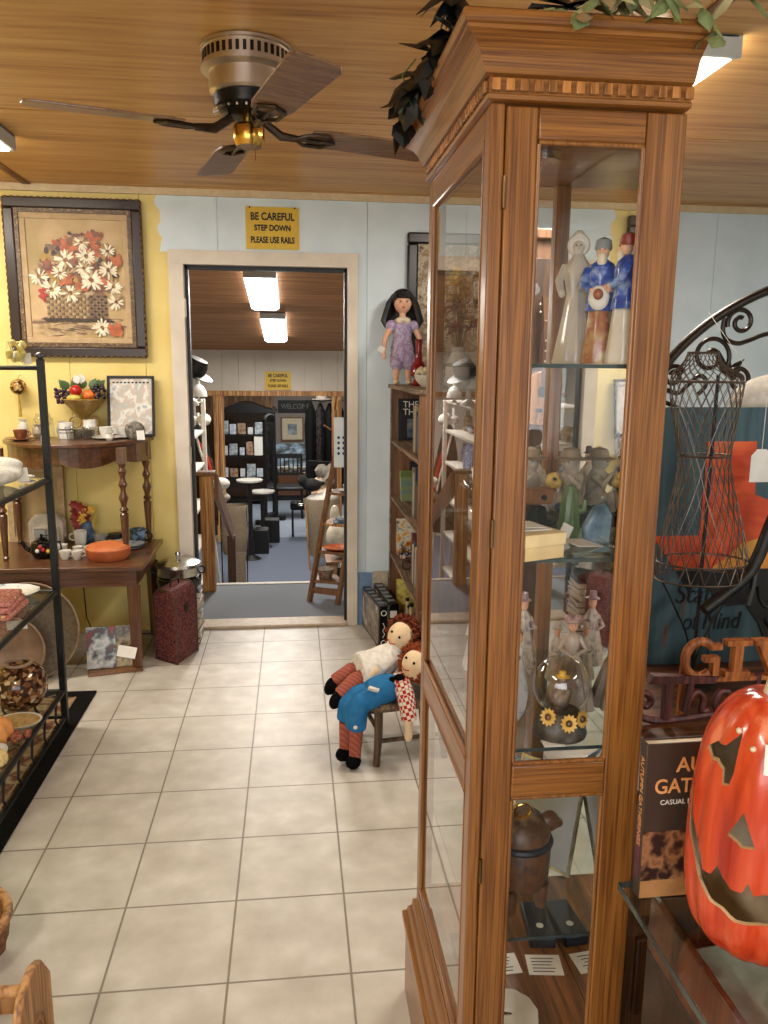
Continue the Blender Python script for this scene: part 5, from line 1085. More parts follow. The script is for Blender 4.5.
# ============================================================ CURIO CABINET
X0, X1, YN, YF = .775, 1.065, -3.351, -2.84
t = T('curio_cabinet', 'tall oak curio cabinet with glass sides, dentil crown and mirrored back', 'cabinet', (0, 0, 0))
def lay(prof, inner_floor=None):
    g = G(); n = len(prof)
    for (o, z) in prof: g.v += [(X0-o, YN-o, z), (X1+min(o, .002), YN-o, z), (X1+min(o, .002), YF+o, z), (X0-o, YF+o, z)]
    for i in range(n-1):
        for j in range(4): g.f.append((i*4+j, i*4+(j+1) % 4, (i+1)*4+(j+1) % 4, (i+1)*4+j)); g.mi.append(j % 2)
    g.f.append((3, 2, 1, 0)); g.f.append(tuple((n-1)*4+j for j in range(4))); g.mi += [0, 0]; return g
P('base', lay([(.022, .0005), (.022, .19), (.030, .20), (.030, .215), (.020, .225), (.018, .235), (.010, .245), (.008, .262), (.0, .268), (0, .30)]), [oakx, oaky], t, ang=30)
P('deck', G().box(X0+.003, X1-.016, YN+.003, YF-.003, .3005, .306), wood('deck_board', (.46, .28, .13), (.58, .37, .18), 'y', 1.4, .4, .2), t)
P('crown', lay([(0, 1.900), (.006, 1.903), (.008, 1.908), (.004, 1.911), (.004, 1.931), (.012, 1.934), (.016, 1.940), (.018, 1.945), (.022, 1.955), (.030, 1.966), (.042, 1.975), (.046, 1.977), (.046, 1.982), (.050, 1.984), (.054, 1.990), (.053, 1.997), (.048, 2.001), (.0, 2.002)]), [oakx, oaky], t, ang=28)
g = G()
for i in range(15): x = X0-.002+.0202*i; g.box(x, x+.0125, YN-.0105, YN-.004, 1.913, 1.929)
for i in range(25): y = YN+.006+.0202*i; g.box(X0-.0105, X0-.004, y, y+.0125, 1.913, 1.929)
P('dentil_trim', g, wood('oak_dentil', (.60, .38, .17), (.72, .48, .24), 'z', 2, .3, .3), t, bevel=.0012)
# corner posts
for nm, a in (('near', (X0, X0+.021, YN, YN+.036)), ('far', (X0, X0+.03, YF-.034, YF)), ('back', (X1-.03, X1, YF-.03, YF)), ('backn', (X1-.018, X1, YN+.022, YN+.05))):
    P('corner_post', G().box(a[0], a[1], a[2], a[3], .3005, 1.8995), oak, t, bevel=.003)
P('post_bead', G().cyl((X0+.004, YN+.040, .31), (X0+.004, YN+.040, 1.86), .005).cyl((X0+.004, YF-.038, .31), (X0+.004, YF-.038, 1.86), .004), oak, t)
# left side rails
P('side_rail', G().box(X0, X0+.02, YN+.0365, YF-.0345, .826, .886), oaky, t, bevel=.004); P('side_rail', G().box(X0, X0+.02, YN+.0365, YF-.0345, 1.845, 1.8995), oaky, t, bevel=.004); P('side_rail', G().box(X0, X0+.02, YN+.0365, YF-.0345, .3065, .325), oaky, t, bevel=.003)
P('rail_mould', G().cyl((X0+.001, YN+.037, .887), (X0+.001, YF-.035, .887), .005).cyl((X0+.001, YN+.037, .826), (X0+.001, YF-.035, .826), .004), oaky, t)
# door with frame and two panes
dr = P('door', G().box(X0+.0225, X0+.069, YN-.002, YN+.02, .312, 1.896).box(X1-.060, X1, YN-.002, YN+.02, .312, 1.896), oak, t, bevel=.003)
for za_, zb_ in ((1.853, 1.896), (.831, .887), (.312, .36)): P('door_rail', G().box(X0+.0695, X1-.0605, YN-.0015, YN+.019, za_, zb_), oakx, dr, bevel=.003)
g = G()
for z0_, z1_ in ((.893, 1.847), (.366, .825)):
    for x_ in (X0+.0715, X1-.0625): g.cyl((x_, YN+.002, z0_), (x_, YN+.002, z1_), .0035)
    for z_ in (z0_-.003, z1_+.003): g.cyl((X0+.071, YN+.002, z_), (X1-.062, YN+.002, z_), .0035)
P('glazing_bead', g, oak, dr)
P('door_pane', G().box(X0+.0695, X1-.0605, YN+.008, YN+.011, .888, 1.852), pane, dr); P('door_pane', G().box(X0+.0695, X1-.0605, YN+.008, YN+.011, .361, .830), pane, dr)
g = G()
for z in (1.78, 1.28, .70): g.cyl((X0+.0215, YN-.004, z-.022), (X0+.0215, YN-.004, z+.022), .0028)
P('hinge', g, plain('hinge_brass', (.40, .30, .18), .35, .8), dr)
P('side_pane', G().box(X0+.007, X0+.010, YN+.037, YF-.035, .8865, 1.8445), pane, t); P('side_pane', G().box(X0+.007, X0+.010, YN+.037, YF-.035, .3255, .8255), pane, t)
P('end_pane', G().box(X0+.031, X1-.031, YF-.016, YF-.013, .307, 1.899), pane, t)
P('mirror_back', G().box(X1-.015, X1-.011, YN+.051, YF-.031, .307, 1.899), mirrorm, t); P('back_board', G().box(X1-.0105, X1-.001, YN+.051, YF-.031, .307, 1.899), brownw, t)
for z in (1.540, 1.232, .905, .545):
    g = G().box(X0+.024, X1-.0165, YN+.024, YF-.036, z-.007, z)
    sh = P('glass_shelf', g, shelfg, t); P('polished_edge', G().box(X0+.026, X1-.020, YN+.0225, YN+.0238, z-.0065, z-.0005), gedge, sh)
P('case_lamp', G().cyl((.93, -3.1, 1.885), (.93, -3.1, 1.899), .03, n=20), silver, t)

# ---- three tall china figures (top shelf)
def face(t, x, y, z, s, sk=None):
    P('head', G().ell((x, y, z), (.011*s, .011*s, .014*s)).ell((x, y-.011*s, z-.001), (.003*s, .004*s, .003*s)), sk or skin, t)
    P('eyes', G().ell((x-.004*s, y-.0103*s, z+.003*s), .0013*s, 6, 5).ell((x+.004*s, y-.0103*s, z+.003*s), .0013*s, 6, 5), ink, t)
Z1 = 1.5405; ivory = plain('ivory_china', (.80, .76, .70), .18, var=.03)
t = T('robed_figurine', 'tall ivory china lady in a bonnet and flared gown on the top glass shelf', 'figurine', (.983, -3.155, Z1), -.35)
P('gown', G().lathe([(.036, 0), (.037, .004), (.030, .04), (.021, .09), (.016, .118), (.022, .145), (.021, .165), (.012, .178), (.008, .185)], n=36, rib=.05, ribn=9), ivory, t)
P('arms', G().tube([(-.02, 0, .165), (-.030, -.008, .14), (-.026, -.022, .122)], [.008, .007, .006]).tube([(.02, 0, .165), (.028, -.010, .142), (.010, -.024, .13)], [.008, .007, .006]).ell((-.024, -.025, .118), (.006, .006, .008)).ell((.006, -.026, .128), (.006, .006, .006)), ivory, t)
face(t, 0, -.002, .195, 1.0, ivory)
P('bonnet', G().ell((0, .005, .201), (.018, .015, .017)).torus((0, -.004, .199), .016, .004, (0, 1, .2)).ell((0, -.003, .218), (.008, .008, .006)), ivory, t, remesh=.0025)
def beard_man(x, y, rz, lab, coat, robe, cap, h=1.0, hatc=None):
    t = T('bearded_figurine', lab, 'figurine', (x, y, Z1), rz)
    P('robe', G().lathe([(.026, 0), (.027, .004), (.022, .05), (.017, .10), (.010, .12)], n=30, rib=.05, ribn=7), robe, t)
    P('coat', G().lathe([(.026, .085), (.0255, .09), (.021, .115), (.023, .145), (.018, .160), (.007, .168)], n=30, rib=.04, ribn=8, sy=.85).tube([(-.021, 0, .152), (-.029, -.010, .128), (-.015, -.024, .118)], [.009, .008, .006]).tube([(.021, 0, .152), (.029, -.010, .128), (.014, -.024, .122)], [.009, .008, .006]), coat, t)
    P('hands', G().ell((-.010, -.026, .117), (.006, .005, .005)).ell((.010, -.026, .121), (.006, .005, .005)), skin, t)
    face(t, 0, -.004, .179, .95); P('beard', G().ell((0, -.012, .166), (.008, .006, .013)), cream, t)
    P('cap', G().lathe([(.013, .182), (.0145, .186), (.012, .198), (.001, .203)], n=18), cap, t); return t
goldr = plain('gold_robe', (.72, .62, .46), .25, var=.06); blc = multi('cobalt_coat', [(.10, .20, .52), (.16, .30, .66), (.60, .68, .80)], 46, .15)
t = beard_man(1.000, -3.225, -.5, 'small bearded china man in blue and tan between the two taller china figures', blc, multi('tan_robe', [(.70, .56, .38), (.60, .34, .2), (.82, .76, .6)], 30, .2), grey)
P('white_apron', G().ell((0, -.026, .105), (.017, .008, .020)), clothw, t)
P('lantern', G().ell((0, -.035, .110), (.008, .006, .009)), plain('lantern_rust', (.55, .28, .14), .4), t)
beard_man(1.018, -3.284, -1.9, 'china figure in a cobalt blue coat and red hat, rightmost on the top shelf', blc, ivory, plain('red_hat', (.50, .14, .09), .35))
# ---- second shelf
Z2 = 1.2325
t = T('cream_box', 'shallow cream cardboard box at the front left of the second glass shelf', 'box', (.876, -3.300, Z2), .35); P('box_body', G().box(-.038, .038, -.038, .038, 0, .022), plain('cream_card', (.80, .70, .50), .7, var=.03), t, bevel=.001); P('lid', G().box(-.040, .040, -.040, .040, .0222, .042), plain('cream_card2', (.84, .75, .56), .7, var=.03), t, bevel=.001)
t = T('paper_sheet', 'folded printed sheet lying on the cream box', 'paper', (.872, -3.285, Z2+.0425), .2); P('sheet', G().box(-.03, .03, -.03, .03, 0, .0015).cb((-.003, 0, .005), (.05, .045, .001), (.05, .06, .1)), paper, t)
t = T('toy_car', 'black vintage toy car on the second glass shelf', 'toy car', (.925, -3.165, Z2), .5)
P('car_body', G().prism([(-.05, .012), (.05, .012), (.055, .022), (.05, .032), (.012, .036), (.006, .058), (-.036, .060), (-.048, .034), (-.055, .022)], -.02, .02, 'y'), blackg, t, bevel=.003)
for x in (-.033, .033):
    for y in (-.022, .022): w_ = P('wheel', G().cyl((x, y-.004, .013), (x, y+.004, .013), .013, n=20), black, t); P('hubcap', G().cyl((x, y-.005, .013), (x, y+.005, .013), .006, n=12), silver, w_)
P('running_board', G().tube([(-.048, -.023, .022), (-.033, -.024, .028), (-.015, -.024, .012), (.015, -.024, .012), (.033, -.024, .028), (.048, -.023, .022)], .0025, 6), silver, t)
t = T('tan_camera', 'tan leather toy camera case resting on the roof of the toy car', 'camera', (.925, -3.165, Z2+.0605), .3); P('case', G().box(-.022, .028, -.014, .014, 0, .028), plain('leather_tan', (.52, .33, .18), .5), t, bevel=.003); P('latch', G().cyl((.006, -.0175, .013), (.006, -.014, .013), .005), black, t)
t = T('silver_cage', 'small silver wire ring ornament left of the tan camera case', 'ornament', (.872, -3.20, Z2)); P('rings', G().torus((0, 0, .066), .020, .0022, (0, 1, .2)).torus((0, 0, .066), .020, .0022, (1, .3, 0)).cyl((0, 0, 0.001), (0, 0, .048), .003).cyl((0, 0, 0), (0, 0, .003), .018), silver, t)
t = T('cactus_bottle', 'green cactus-shaped bottle on the second glass shelf', 'bottle', (.975, -3.20, Z2)); P('cactus_body', G().lathe([(.014, 0), (.020, .02), (.017, .05), (.015, .07), (.013, .085), (.008, .098), (.001, .101)], n=30, rib=.08, ribn=8), plain('cactus_green', (.30, .38, .20), .35, var=.05), t); P('arms', G().tube([(.012, 0, .05), (.026, 0, .055), (.028, 0, .072)], [.006, .006, .004]), plain('cactus_green2', (.33, .42, .22), .35), t)
S('price_tag', G().box(-.011, .011, -.0005, .0005, -.014, .014), paper, 'white tilted price tag hanging on the cactus bottle', 'price tag', loc=(.958, -3.232, Z2+.022), rot=(-.1, .5, .2))
t = T('glass_tray', 'flat clear glass dish with papers at the middle of the second shelf', 'tray', (.972, -3.275, Z2)); P('tray_body', G().box(-.045, .045, -.04, .04, 0, .006).box(-.045, -.041, -.04, .04, .006, .014).box(.041, .045, -.04, .04, .006, .014), crystal, t, bevel=.001); P('paper', G().cb((0, .003, .012), (.06, .045, .001), (.1, .12, .5)), paper, t)
t = T('crystal_shard', 'blue-grey crystal prism standing at the right of the second shelf', 'crystal', (1.016, -3.225, Z2)); P('prism', G().prism([(-.022, 0), (.022, 0), (.024, .05), (.012, .072), (-.006, .062), (-.024, .03)], -.012, .012, 'y'), multi('smoky_glass', [(.22, .32, .40), (.45, .55, .62), (.65, .7, .72)], 22, .05), t, bevel=.004); P('clear_tip', G().ell((.010, 0, .080), (.008, .006, .012)), crystal, t)
def kid(x, y, z, rz, lab, s=1.0):
    t = T('child_figurine', lab, 'figurine', (x, y, z), rz); st_ = multi('bisque%d' % int(x*1000), [(.60, .54, .47), (.70, .65, .58), (.52, .48, .48)], 25, .5)
    g = G().ell((0, 0, .022*s), (.034*s, .028*s, .022*s)).ell((0, .004*s, .055*s), (.024*s, .02*s, .034*s)).ell((0, -.002*s, .098*s), (.017*s, .017*s, .019*s)).tube([(-.022*s, 0, .075*s), (-.032*s, -.018*s, .055*s), (-.010*s, -.026*s, .078*s)], [.009*s, .008*s, .006*s]).tube([(.022*s, 0, .075*s), (.032*s, -.018*s, .055*s), (.010*s, -.026*s, .078*s)], [.009*s, .008*s, .006*s]).tube([(-.012*s, -.01*s, .02*s), (-.018*s, -.03*s, .04*s), (-.018*s, -.036*s, .006*s)], [.012*s, .01*s, .009*s]).tube([(.012*s, -.01*s, .02*s), (.018*s, -.03*s, .04*s), (.018*s, -.036*s, .006*s)], [.012*s, .01*s, .009*s]).ell((0, -.019*s, .096*s), (.003*s, .004*s, .003*s))
    P('body', g, st_, t, remesh=.003)
    P('hat', G().lathe([(.030*s, .104*s), (.031*s, .106*s), (.019*s, .110*s), (.016*s, .124*s), (.001, .128*s)], n=22), plain('bisque_hat', (.54, .47, .38), .6), t)
    P('trousers', G().ell((0, -.004*s, .014*s), (.036*s, .031*s, .013*s)), plain('bisque_blue', (.28, .32, .42), .5), t)
    P('eyes', G().ell((-.006*s, -.0185*s, .101*s), .0014*s, 6, 5).ell((.006*s, -.0185*s, .101*s), .0014*s, 6, 5), ink, t)
kid(.945, -3.055, Z2+.024, .2, 'seated stone-coloured child figurine in a wide hat, left one on the second shelf')
S('display_block', G().box(-.045, .13, -.045, .045, 0, .023), black, 'low black block under the seated child figurines', 'block', loc=(.945, -3.055, Z2), bevel=.002)
kid(1.022, -3.065, Z2+.024, -.9, 'seated child figurine leaning chin on hand, right one on the second shelf')
t = T('yellow_rose', 'glazed yellow rose ornament between the child figurines', 'ornament', (.985, -3.075, Z2+.0235)); g = G()
for k in range(7): a = k*.9; g.ell((.009*math.cos(a)*(k/6), -.004, .068+.009*math.sin(a)*(k/6)), (.011, .006, .011), 10, 7)
P('petals', g, plain('rose_yellow', (.78, .64, .30), .3, var=.06), t); P('stem', G().cyl((0, 0, 0), (0, 0, .062), .003), green, t)
t = T('angel_figurine', 'white and yellow angel figurine at the far left of the second shelf', 'figurine', (.885, -3.00, Z2)); P('gown', G().lathe([(.024, 0), (.02, .03), (.010, .07), (.012, .085), (.004, .095)], n=22, rib=.06, ribn=7), cream, t); P('head', G().ell((0, 0, .105), (.011, .011, .013)), skin, t); P('wings', G().leaf((.005, .01, .06), (.6, .2, .8), (0, -1, 0), .055, .03).leaf((-.005, .01, .06), (-.6, .2, .8), (0, -1, 0), .055, .03), white, t); P('posy', G().ell((0, -.018, .06), .010).ell((-.010, -.018, .03), .009), yellow, t)
def trinket(nm, x, y, z, h, r, c, lab, head=True, cat='figurine', c2=None):
    t = T(nm, lab, cat, (x, y, z)); m_ = multi('trk%d' % int(x*10000-y*100), c, 60, .25)
    P('lower_body', G().lathe([(r, 0), (r*1.03, h*.03), (r*.7, h*.35), (r*.45, h*.55), (r*.55, h*.66), (r*.2, h*.76)], n=28, rib=.07, ribn=7), m_, t)
    P('arms', G().tube([(-r*.45, 0, h*.66), (-r*.8, -r*.3, h*.52), (-r*.2, -r*.7, h*.50)], [r*.2, r*.17, r*.12]).tube([(r*.45, 0, h*.66), (r*.8, -r*.3, h*.52), (r*.2, -r*.7, h*.54)], [r*.2, r*.17, r*.12]), m_, t)
    P('head', G().ell((0, 0, h*.85), (r*.3, r*.3, h*.11)), skin, t); P('hat', G().lathe([(r*.55, h*.90), (r*.3, h*.92), (r*.25, h*1.0), (.001, h*1.01)], n=18), plain('trkhat%d' % int(x*10000-y*100), c2 or c[0], .4), t); return t
trinket('china_figurine', .86, -3.12, Z2, .13, .022, [(.80, .78, .72), (.82, .72, .45), (.75, .70, .62)], 'white and yellow china figurine at the left behind the cream box', c2=(.80, .74, .5))
trinket('china_figurine', .925, -2.95, Z2, .15, .024, [(.78, .76, .72), (.62, .60, .58)], 'tall pale china figurine at the back of the second shelf')
trinket('china_figurine', .995, -2.94, Z2, .14, .024, [(.72, .62, .52), (.84, .80, .76)], 'tan and white china figurine at the back right of the second shelf', c2=(.35, .28, .22))
trinket('china_figurine', .975, -2.96, .9055, .16, .028, [(.66, .60, .56), (.78, .74, .70), (.56, .50, .52)], 'grey and mauve china figurine at the back of the third shelf', c2=(.6, .48, .5))
trinket('china_figurine', .87, -2.97, .9055, .15, .026, [(.84, .84, .84), (.60, .68, .78)], 'white and pale blue china figurine at the back left of the third shelf', c2=(.5, .6, .72))
trinket('china_figurine', 1.02, -3.045, .9055, .12, .02, [(.70, .66, .60), (.82, .80, .76)], 'small ivory china figurine behind the grey lady on the third shelf')
t = T('clear_goblet', 'clear footed glass goblet at the back left of the second shelf', 'glass', (.855, -2.93, Z2)); P('bowl', G().lathe([(.006, .05), (.024, .065), (.028, .10), (.026, .10), (.020, .068), (.001, .055)], n=24), crystal, t); P('foot', G().lathe([(.024, 0), (.022, .003), (.004, .008), (.004, .05)], n=24), crystal, t)
# ---- third shelf
Z3 = .9055
t = T('snow_globe', 'clear snow globe on a sunflower base at the front of the third shelf', 'snow globe', (.948, -3.283, Z3)); t.scale = (1.12, 1.0, 1.15); gr_ = .045
P('base', G().lathe([(.040, 0), (.042, .005), (.038, .02), (.033, .035), (.028, .040), (.001, .040)], n=32), multi('globe_base', [(.18, .16, .14), (.30, .26, .20), (.35, .38, .40)], 40, .5), t)
P('dome', G().ell((0, 0, .040+gr_*.88), gr_, 32, 20), crystal, t)
for a, z in ((-2.35, .040), (-1.55, .033), (-.95, .036)):
    fl = G(); c = Vector((.040*math.cos(a), .040*math.sin(a), z)); n_ = Vector((math.cos(a), math.sin(a), .25)).normalized(); u_, w_ = frame_of(n_)
    for k in range(12):
        b_ = 2*PI*k/12; d_2 = u_*math.cos(b_)+w_*math.sin(b_); fl.leaf(c+d_2*.004, d_2+n_*.2, n_, .0105, .006, .0)
    f_ = P('sunflower', fl, plain('sun_yellow', (.80, .64, .30), .5), t); P('centre', G().ell(c+n_*.001, .0055, 10, 7), walnut, f_)
t2 = P('scene_figure', G().ell((0, 0, .052), (.013, .012, .014)).ell((0, 0, .072), (.009, .009, .011)).ell((0, 0, .088), (.008, .008, .008)).ell((-.010, -.004, .062), (.005, .005, .009)).ell((.010, -.004, .066), (.005, .005, .009)), multi('bear_brown', [(.25, .20, .18), (.50, .40, .28)], 30, .5), t, remesh=.0022)
P('gold_hat', G().lathe([(.012, .092), (.006, .094), (.005, .100), (.001, .101)], n=14), yellow, t2)
t = T('grey_lady', 'grey china lady with a wide pleated skirt on the third shelf', 'figurine', (1.005, -3.17, Z3), -.2); gl = multi('lady_grey', [(.54, .50, .47), (.70, .64, .58), (.78, .73, .67)], 18, .3)
P('skirt', G().lathe([(.045, 0), (.046, .004), (.036, .04), (.022, .085), (.010, .105)], n=48, rib=.08, ribn=12), gl, t); P('bodice', G().lathe([(.009, .10), (.014, .12), (.015, .135), (.006, .145)], n=18, sy=.8).tube([(-.013, 0, .135), (-.024, -.008, .115), (-.008, -.018, .108)], [.005, .004, .0035]).tube([(.013, 0, .135), (.024, -.008, .115), (.008, -.018, .108)], [.005, .004, .0035]), gl, t)
face(t, 0, 0, .157, .8); P('flower_hat', G().ell((0, .003, .168), (.017, .017, .008)).ell((-.010, -.005, .173), .006).ell((.008, -.006, .174), .007), multi('hat_flowers', [(.60, .45, .42), (.72, .62, .6), (.5, .42, .5)], 60, .4), t)
t = T('embracing_couple', 'pale blue and white china couple at the left of the third shelf', 'figurine', (.905, -3.13, Z3)); 
P('base', G().lathe([(.03, 0), (.031, .008), (.001, .010)], n=20), white, t)
P('lady_dress', G().lathe([(.024, .01), (.018, .05), (.009, .085), (.011, .10), (.004, .11)], c=(.008, 0, 0), n=24, rib=.05, ribn=7), plain('china_white', (.82, .83, .84), .15), t)
P('blue_suit', G().lathe([(.012, .01), (.013, .06), (.014, .10), (.005, .118)], c=(-.016, .004, 0), n=18).tube([(-.026, 0, .105), (-.012, -.018, .09), (.008, -.016, .088)], [.006, .005, .004]), plain('china_blue', (.30, .42, .62), .15, var=.08), t)
P('heads', G().ell((.008, -.002, .122), (.009, .009, .011)).ell((-.014, 0, .130), (.009, .009, .011)), skin, t); P('hair', G().ell((.010, .004, .127), (.009, .008, .009)).ell((-.014, .005, .136), (.009, .008, .009)), brownw, t)
t = T('floral_plate', 'white plate with sprigs leaning on the left of the third shelf', 'plate', (.875, -3.235, Z3+.002), rot=(-.25, 0, .7)); g = G(); g.M = Matrix.Translation((0, 0, .052)) @ Matrix.Rotation(PI/2, 4, 'X'); g.lathe([(.001, 0), (.034, .001), (.050, .008), (.052, .009), (.050, .005), (.03, -.002), (.001, -.003)], n=40, rib=.015, ribn=14); P('dish', g, multi('sprig', [(.84, .84, .84), (.86, .86, .86), (.84, .84, .84), (.55, .6, .66)], 40, .2), t)
t = T('stone_egg', 'pale egg ornament at the front left corner of the third shelf', 'ornament', (.852, -3.300, Z3)); P('egg', G().ell((0, 0, .018), (.012, .012, .018)), white, t)
S('white_paper', G().box(-.018, .018, -.012, .012, 0, .0008), paper, 'white slip of paper in front of the sunflower base', 'paper', loc=(.925, -3.317, Z3+.0003))
S('bisque_shell', G().ell((0, 0, .012), (.022, .018, .012)).ell((.01, 0, .022), (.010, .009, .007)), plain('shell', (.66, .55, .48), .4), 'beige shell-like ornament below the embracing couple', 'ornament', loc=(.895, -3.185, Z3))
# ---- lower shelf
Z4 = .5455
t = T('carved_tortoise', 'brown carved animal box with turned feet and brass ring on the lower glass shelf', 'carved box', (.903, -3.235, Z4), .25); t.scale = (1.15, 1.1, 1.2)
cvm = multi('carved_brown', [(.22, .13, .08), (.40, .26, .16), (.30, .18, .11)], 34, .45, bmp=.5)
for x in (-.028, .028):
    for y in (-.022, .022): P('foot', G().lathe([(.008, 0), (.010, .01), (.012, .04)], c=(x, y, 0), n=14), cvm, t)
P('box_body', G().lathe([(.036, .034), (.045, .05), (.047, .10), (.042, .108), (.001, .108)], n=36, rib=.03, ribn=12), cvm, t)
P('shell_lid', G().ell((0, 0, .115), (.048, .046, .045)), multi('shell_tan', [(.50, .38, .26), (.30, .20, .13), (.64, .52, .38)], 22, .4, bmp=.4), t)
P('dark_band', G().torus((0, 0, .110), .046, .006), plain('navy_band', (.10, .12, .16), .5), t)
P('animal_head', G().ell((.044, -.01, .135), (.018, .015, .017)).ell((.060, -.012, .130), (.009, .009, .008)), cvm, t, remesh=.003)
P('brass_ring', G().torus((-.012, -.02, .168), .013, .0022, (.3, 1, .2)), brass, t)
t = T('reflection_panel', 'pale framed panel imitating a tilted reflection inside the lower compartment', 'picture', (.975, -3.12, Z4+.001), rot=(-.22, 0, -.9)); P('frame', ring(G(), .15, .20, .006, -.004, .002), silver, t, loc=(0, 0, .1)); P('print', G().box(-.069, .069, -.002, .001, .006, .194), plain('pale_grey_reflection', (.62, .64, .66), .15, var=.05, scale=6), t)  # added pale panel stands in for tilted reflections in the lower glass
S('blue_sleeve', G().box(-.05, .05, -.003, .003, 0, .17), plain('sleeve_blue', (.42, .50, .60), .15, var=.06, scale=8), 'blue-grey glossy sleeve leaning behind the carved animal box', 'sleeve', loc=(.93, -3.02, Z4+.001), rot=(-.25, .12, -.5))
t = T('wooden_shoe', 'small tan wooden shoe high in the lower compartment', 'shoe', (1.010, -3.235, .8275-.004-.0+.0), .8)
D.objects.remove(t)
ZD = .3065
for q, (x, y, rz, lb) in enumerate(((.912, -3.115, .05, 'printed white card lying on the cabinet floor, left one'), (1.0, -3.125, -.12, 'printed white card lying on the cabinet floor, right one'))):
    t = T('printed_card', lb, 'card', (x, y, ZD), rz); P('card', G().box(-.036, .036, -.028, .028, 0, .001), paper, t)
    g = G(); 
    for k in range(5): g.box(-.026, .022-.004*(k % 3), .016-.009*k, .018-.009*k, .0011, .0014)
    P('print_lines', g, ink, t, smooth=False)
t = T('navy_case', 'dark navy case lying at the right of the cabinet floor', 'case', (1.018, -3.02, ZD), -.1); P('case', G().box(-.028, .028, -.06, .06, 0, .025), plain('navy_case', (.07, .11, .16), .4), t, bevel=.003); P('emblem', G().cyl((.0, -.02, .0252), (.0, -.02, .0256), .008, n=18), white, t)
t = T('scalloped_plate', 'white scalloped plate with a sprig on the cabinet floor', 'plate', (.885, -3.245, ZD)); P('dish', G().lathe([(.03, 0), (.055, .005), (.062, .008), (.055, .007), (.03, .003), (.001, .003)], n=48, rib=.02, ribn=12), white, t); P('sprig', G().tube([(-.012, 0, .0045), (0, .004, .0045), (.012, 0, .0045)], .0015, 5).ell((.0, .002, .0045), (.004, .003, .001)), multi('sprig_ink', [(.2, .25, .2), (.4, .35, .25)], 50), t)
t = T('dark_box', 'small dark box at the left of the cabinet floor', 'box', (.835, -3.10, ZD)); P('body', G().box(-.02, .02, -.04, .04, 0, .03), plain('dark_box', (.08, .10, .13), .4), t, bevel=.002); P('lid', G().box(-.022, .022, -.042, .042, .03, .038), black, t, bevel=.001)

# ---- foliage on top
q = random.Random(21)
t = T('ivy_spray', 'artificial ivy with pale green and brown leaves trailing over the cabinet crown', 'artificial plant', (.93, -3.33, 2.0025))
g = G(); gs = G()
stems = [[(0, 0, .01), (.05, -.05, .04), (.11, -.075, .02), (.145, -.085, -.03)], [(0, 0, .01), (.0, -.06, .05), (-.03, -.08, .02), (-.05, -.085, -.01)], [(0, 0, .01), (.06, -.03, .07), (.14, -.05, .06), (.20, -.06, .03)], [(0, 0, .01), (.02, -.07, .06), (.06, -.09, .02), (.075, -.092, -.015)], [(0, 0, 0), (-.05, .05, .05), (-.10, .08, .05)], [(0, 0, 0), (.05, .1, .05), (.08, .2, .04)]]
for s_ in stems:
    gs.tube(s_, .0022, 5)
    for i in range(14):
        f = q.random()*(len(s_)-1.001); k = int(f); a, b_ = Vector(s_[k]), Vector(s_[k+1]); p = a.lerp(b_, f-k)
        g.m = q.choice([0, 0, 1, 1, 2]); g.leaf(p, (q.uniform(-1, 1), q.uniform(-1, .3), q.uniform(-.9, .15)), (q.uniform(-.3, .3), -.5, 1), q.uniform(.035, .055), q.uniform(.02, .028))
P('leaves', g, [plain('ivy_green', (.42, .48, .30), .55, var=.08), plain('ivy_sage', (.66, .63, .46), .55, var=.06), plain('ivy_brown', (.55, .46, .32), .6, var=.06)], t, smooth=False); P('stems', gs, plain('ivy_stem', (.50, .52, .30), .6), t)
t = T('dark_foliage', 'mass of black artificial leaves hanging over the left of the cabinet crown', 'artificial plant', (.81, -3.06, 2.0025)); g = G(); gs = G()
for s_ in ([(0, -.1, .01), (-.05, -.14, .05), (-.07, -.12, .04), (-.08, -.10, .02)], [(0, 0, .01), (-.06, .0, .05), (-.09, .02, .04), (-.105, .03, .0)], [(0, .1, .01), (-.05, .12, .04), (-.09, .13, .03), (-.105, .14, -.01)], [(0, -.1, .01), (.05, -.18, .07), (.12, -.2, .06)], [(0, 0, .01), (.05, 0, .08), (.12, .02, .06)], [(0, .1, .01), (.05, .12, .08), (.1, .2, .06)], [(0, -.05, .02), (-.03, -.09, .10), (-.055, -.10, .12)]):
    gs.tube(s_, .003, 5)
    for i in range(26):
        f = q.random()*(len(s_)-1.001); k = int(f); a, b_ = Vector(s_[k]), Vector(s_[k+1]); p = a.lerp(b_, f-k)
        g.leaf(p, (q.uniform(-1, .5), q.uniform(-.8, .8), q.uniform(-1.2, .4)), (q.uniform(-.3, .3), -.5, 1), q.uniform(.045, .07), q.uniform(.034, .048), .25)
P('leaves', g, plain('black_leaf', (.045, .05, .05), .35, var=.02), t, smooth=False); P('stems', gs, black, t)
P('pale_tip', G().tube([(-.10, .03, -.02), (-.12, .02, .03), (-.10, .0, .05)], .0015, 5).leaf((-.115, .03, 0), (-.3, 0, -1), (0, -1, 0), .03, .018), green, t)

# ============================================================ RIGHT SIDE
t = T('dark_chest', 'dark brown wooden chest behind the curio cabinet on the right', 'chest', (1.72, -2.86, 0))
P('body', G().box(-.62, .62, -.37, .37, .0005, .745), brownw, t, bevel=.005); P('top', G().box(-.64, .64, -.39, .39, .745, .768), wood('chest_top', (.36, .22, .12), (.48, .31, .18), 'x', 1.6, .4, .2), t, bevel=.004)
for z in (.14, .36, .56):
    dw = P('drawer', G().box(-.58, .58, -.385, -.371, z-.08, z+.09), walnut, t, bevel=.004); P('knob', G().ell((-.3, -.395, z), .014).ell((.3, -.395, z), .014), brass, dw)
CT = .7685
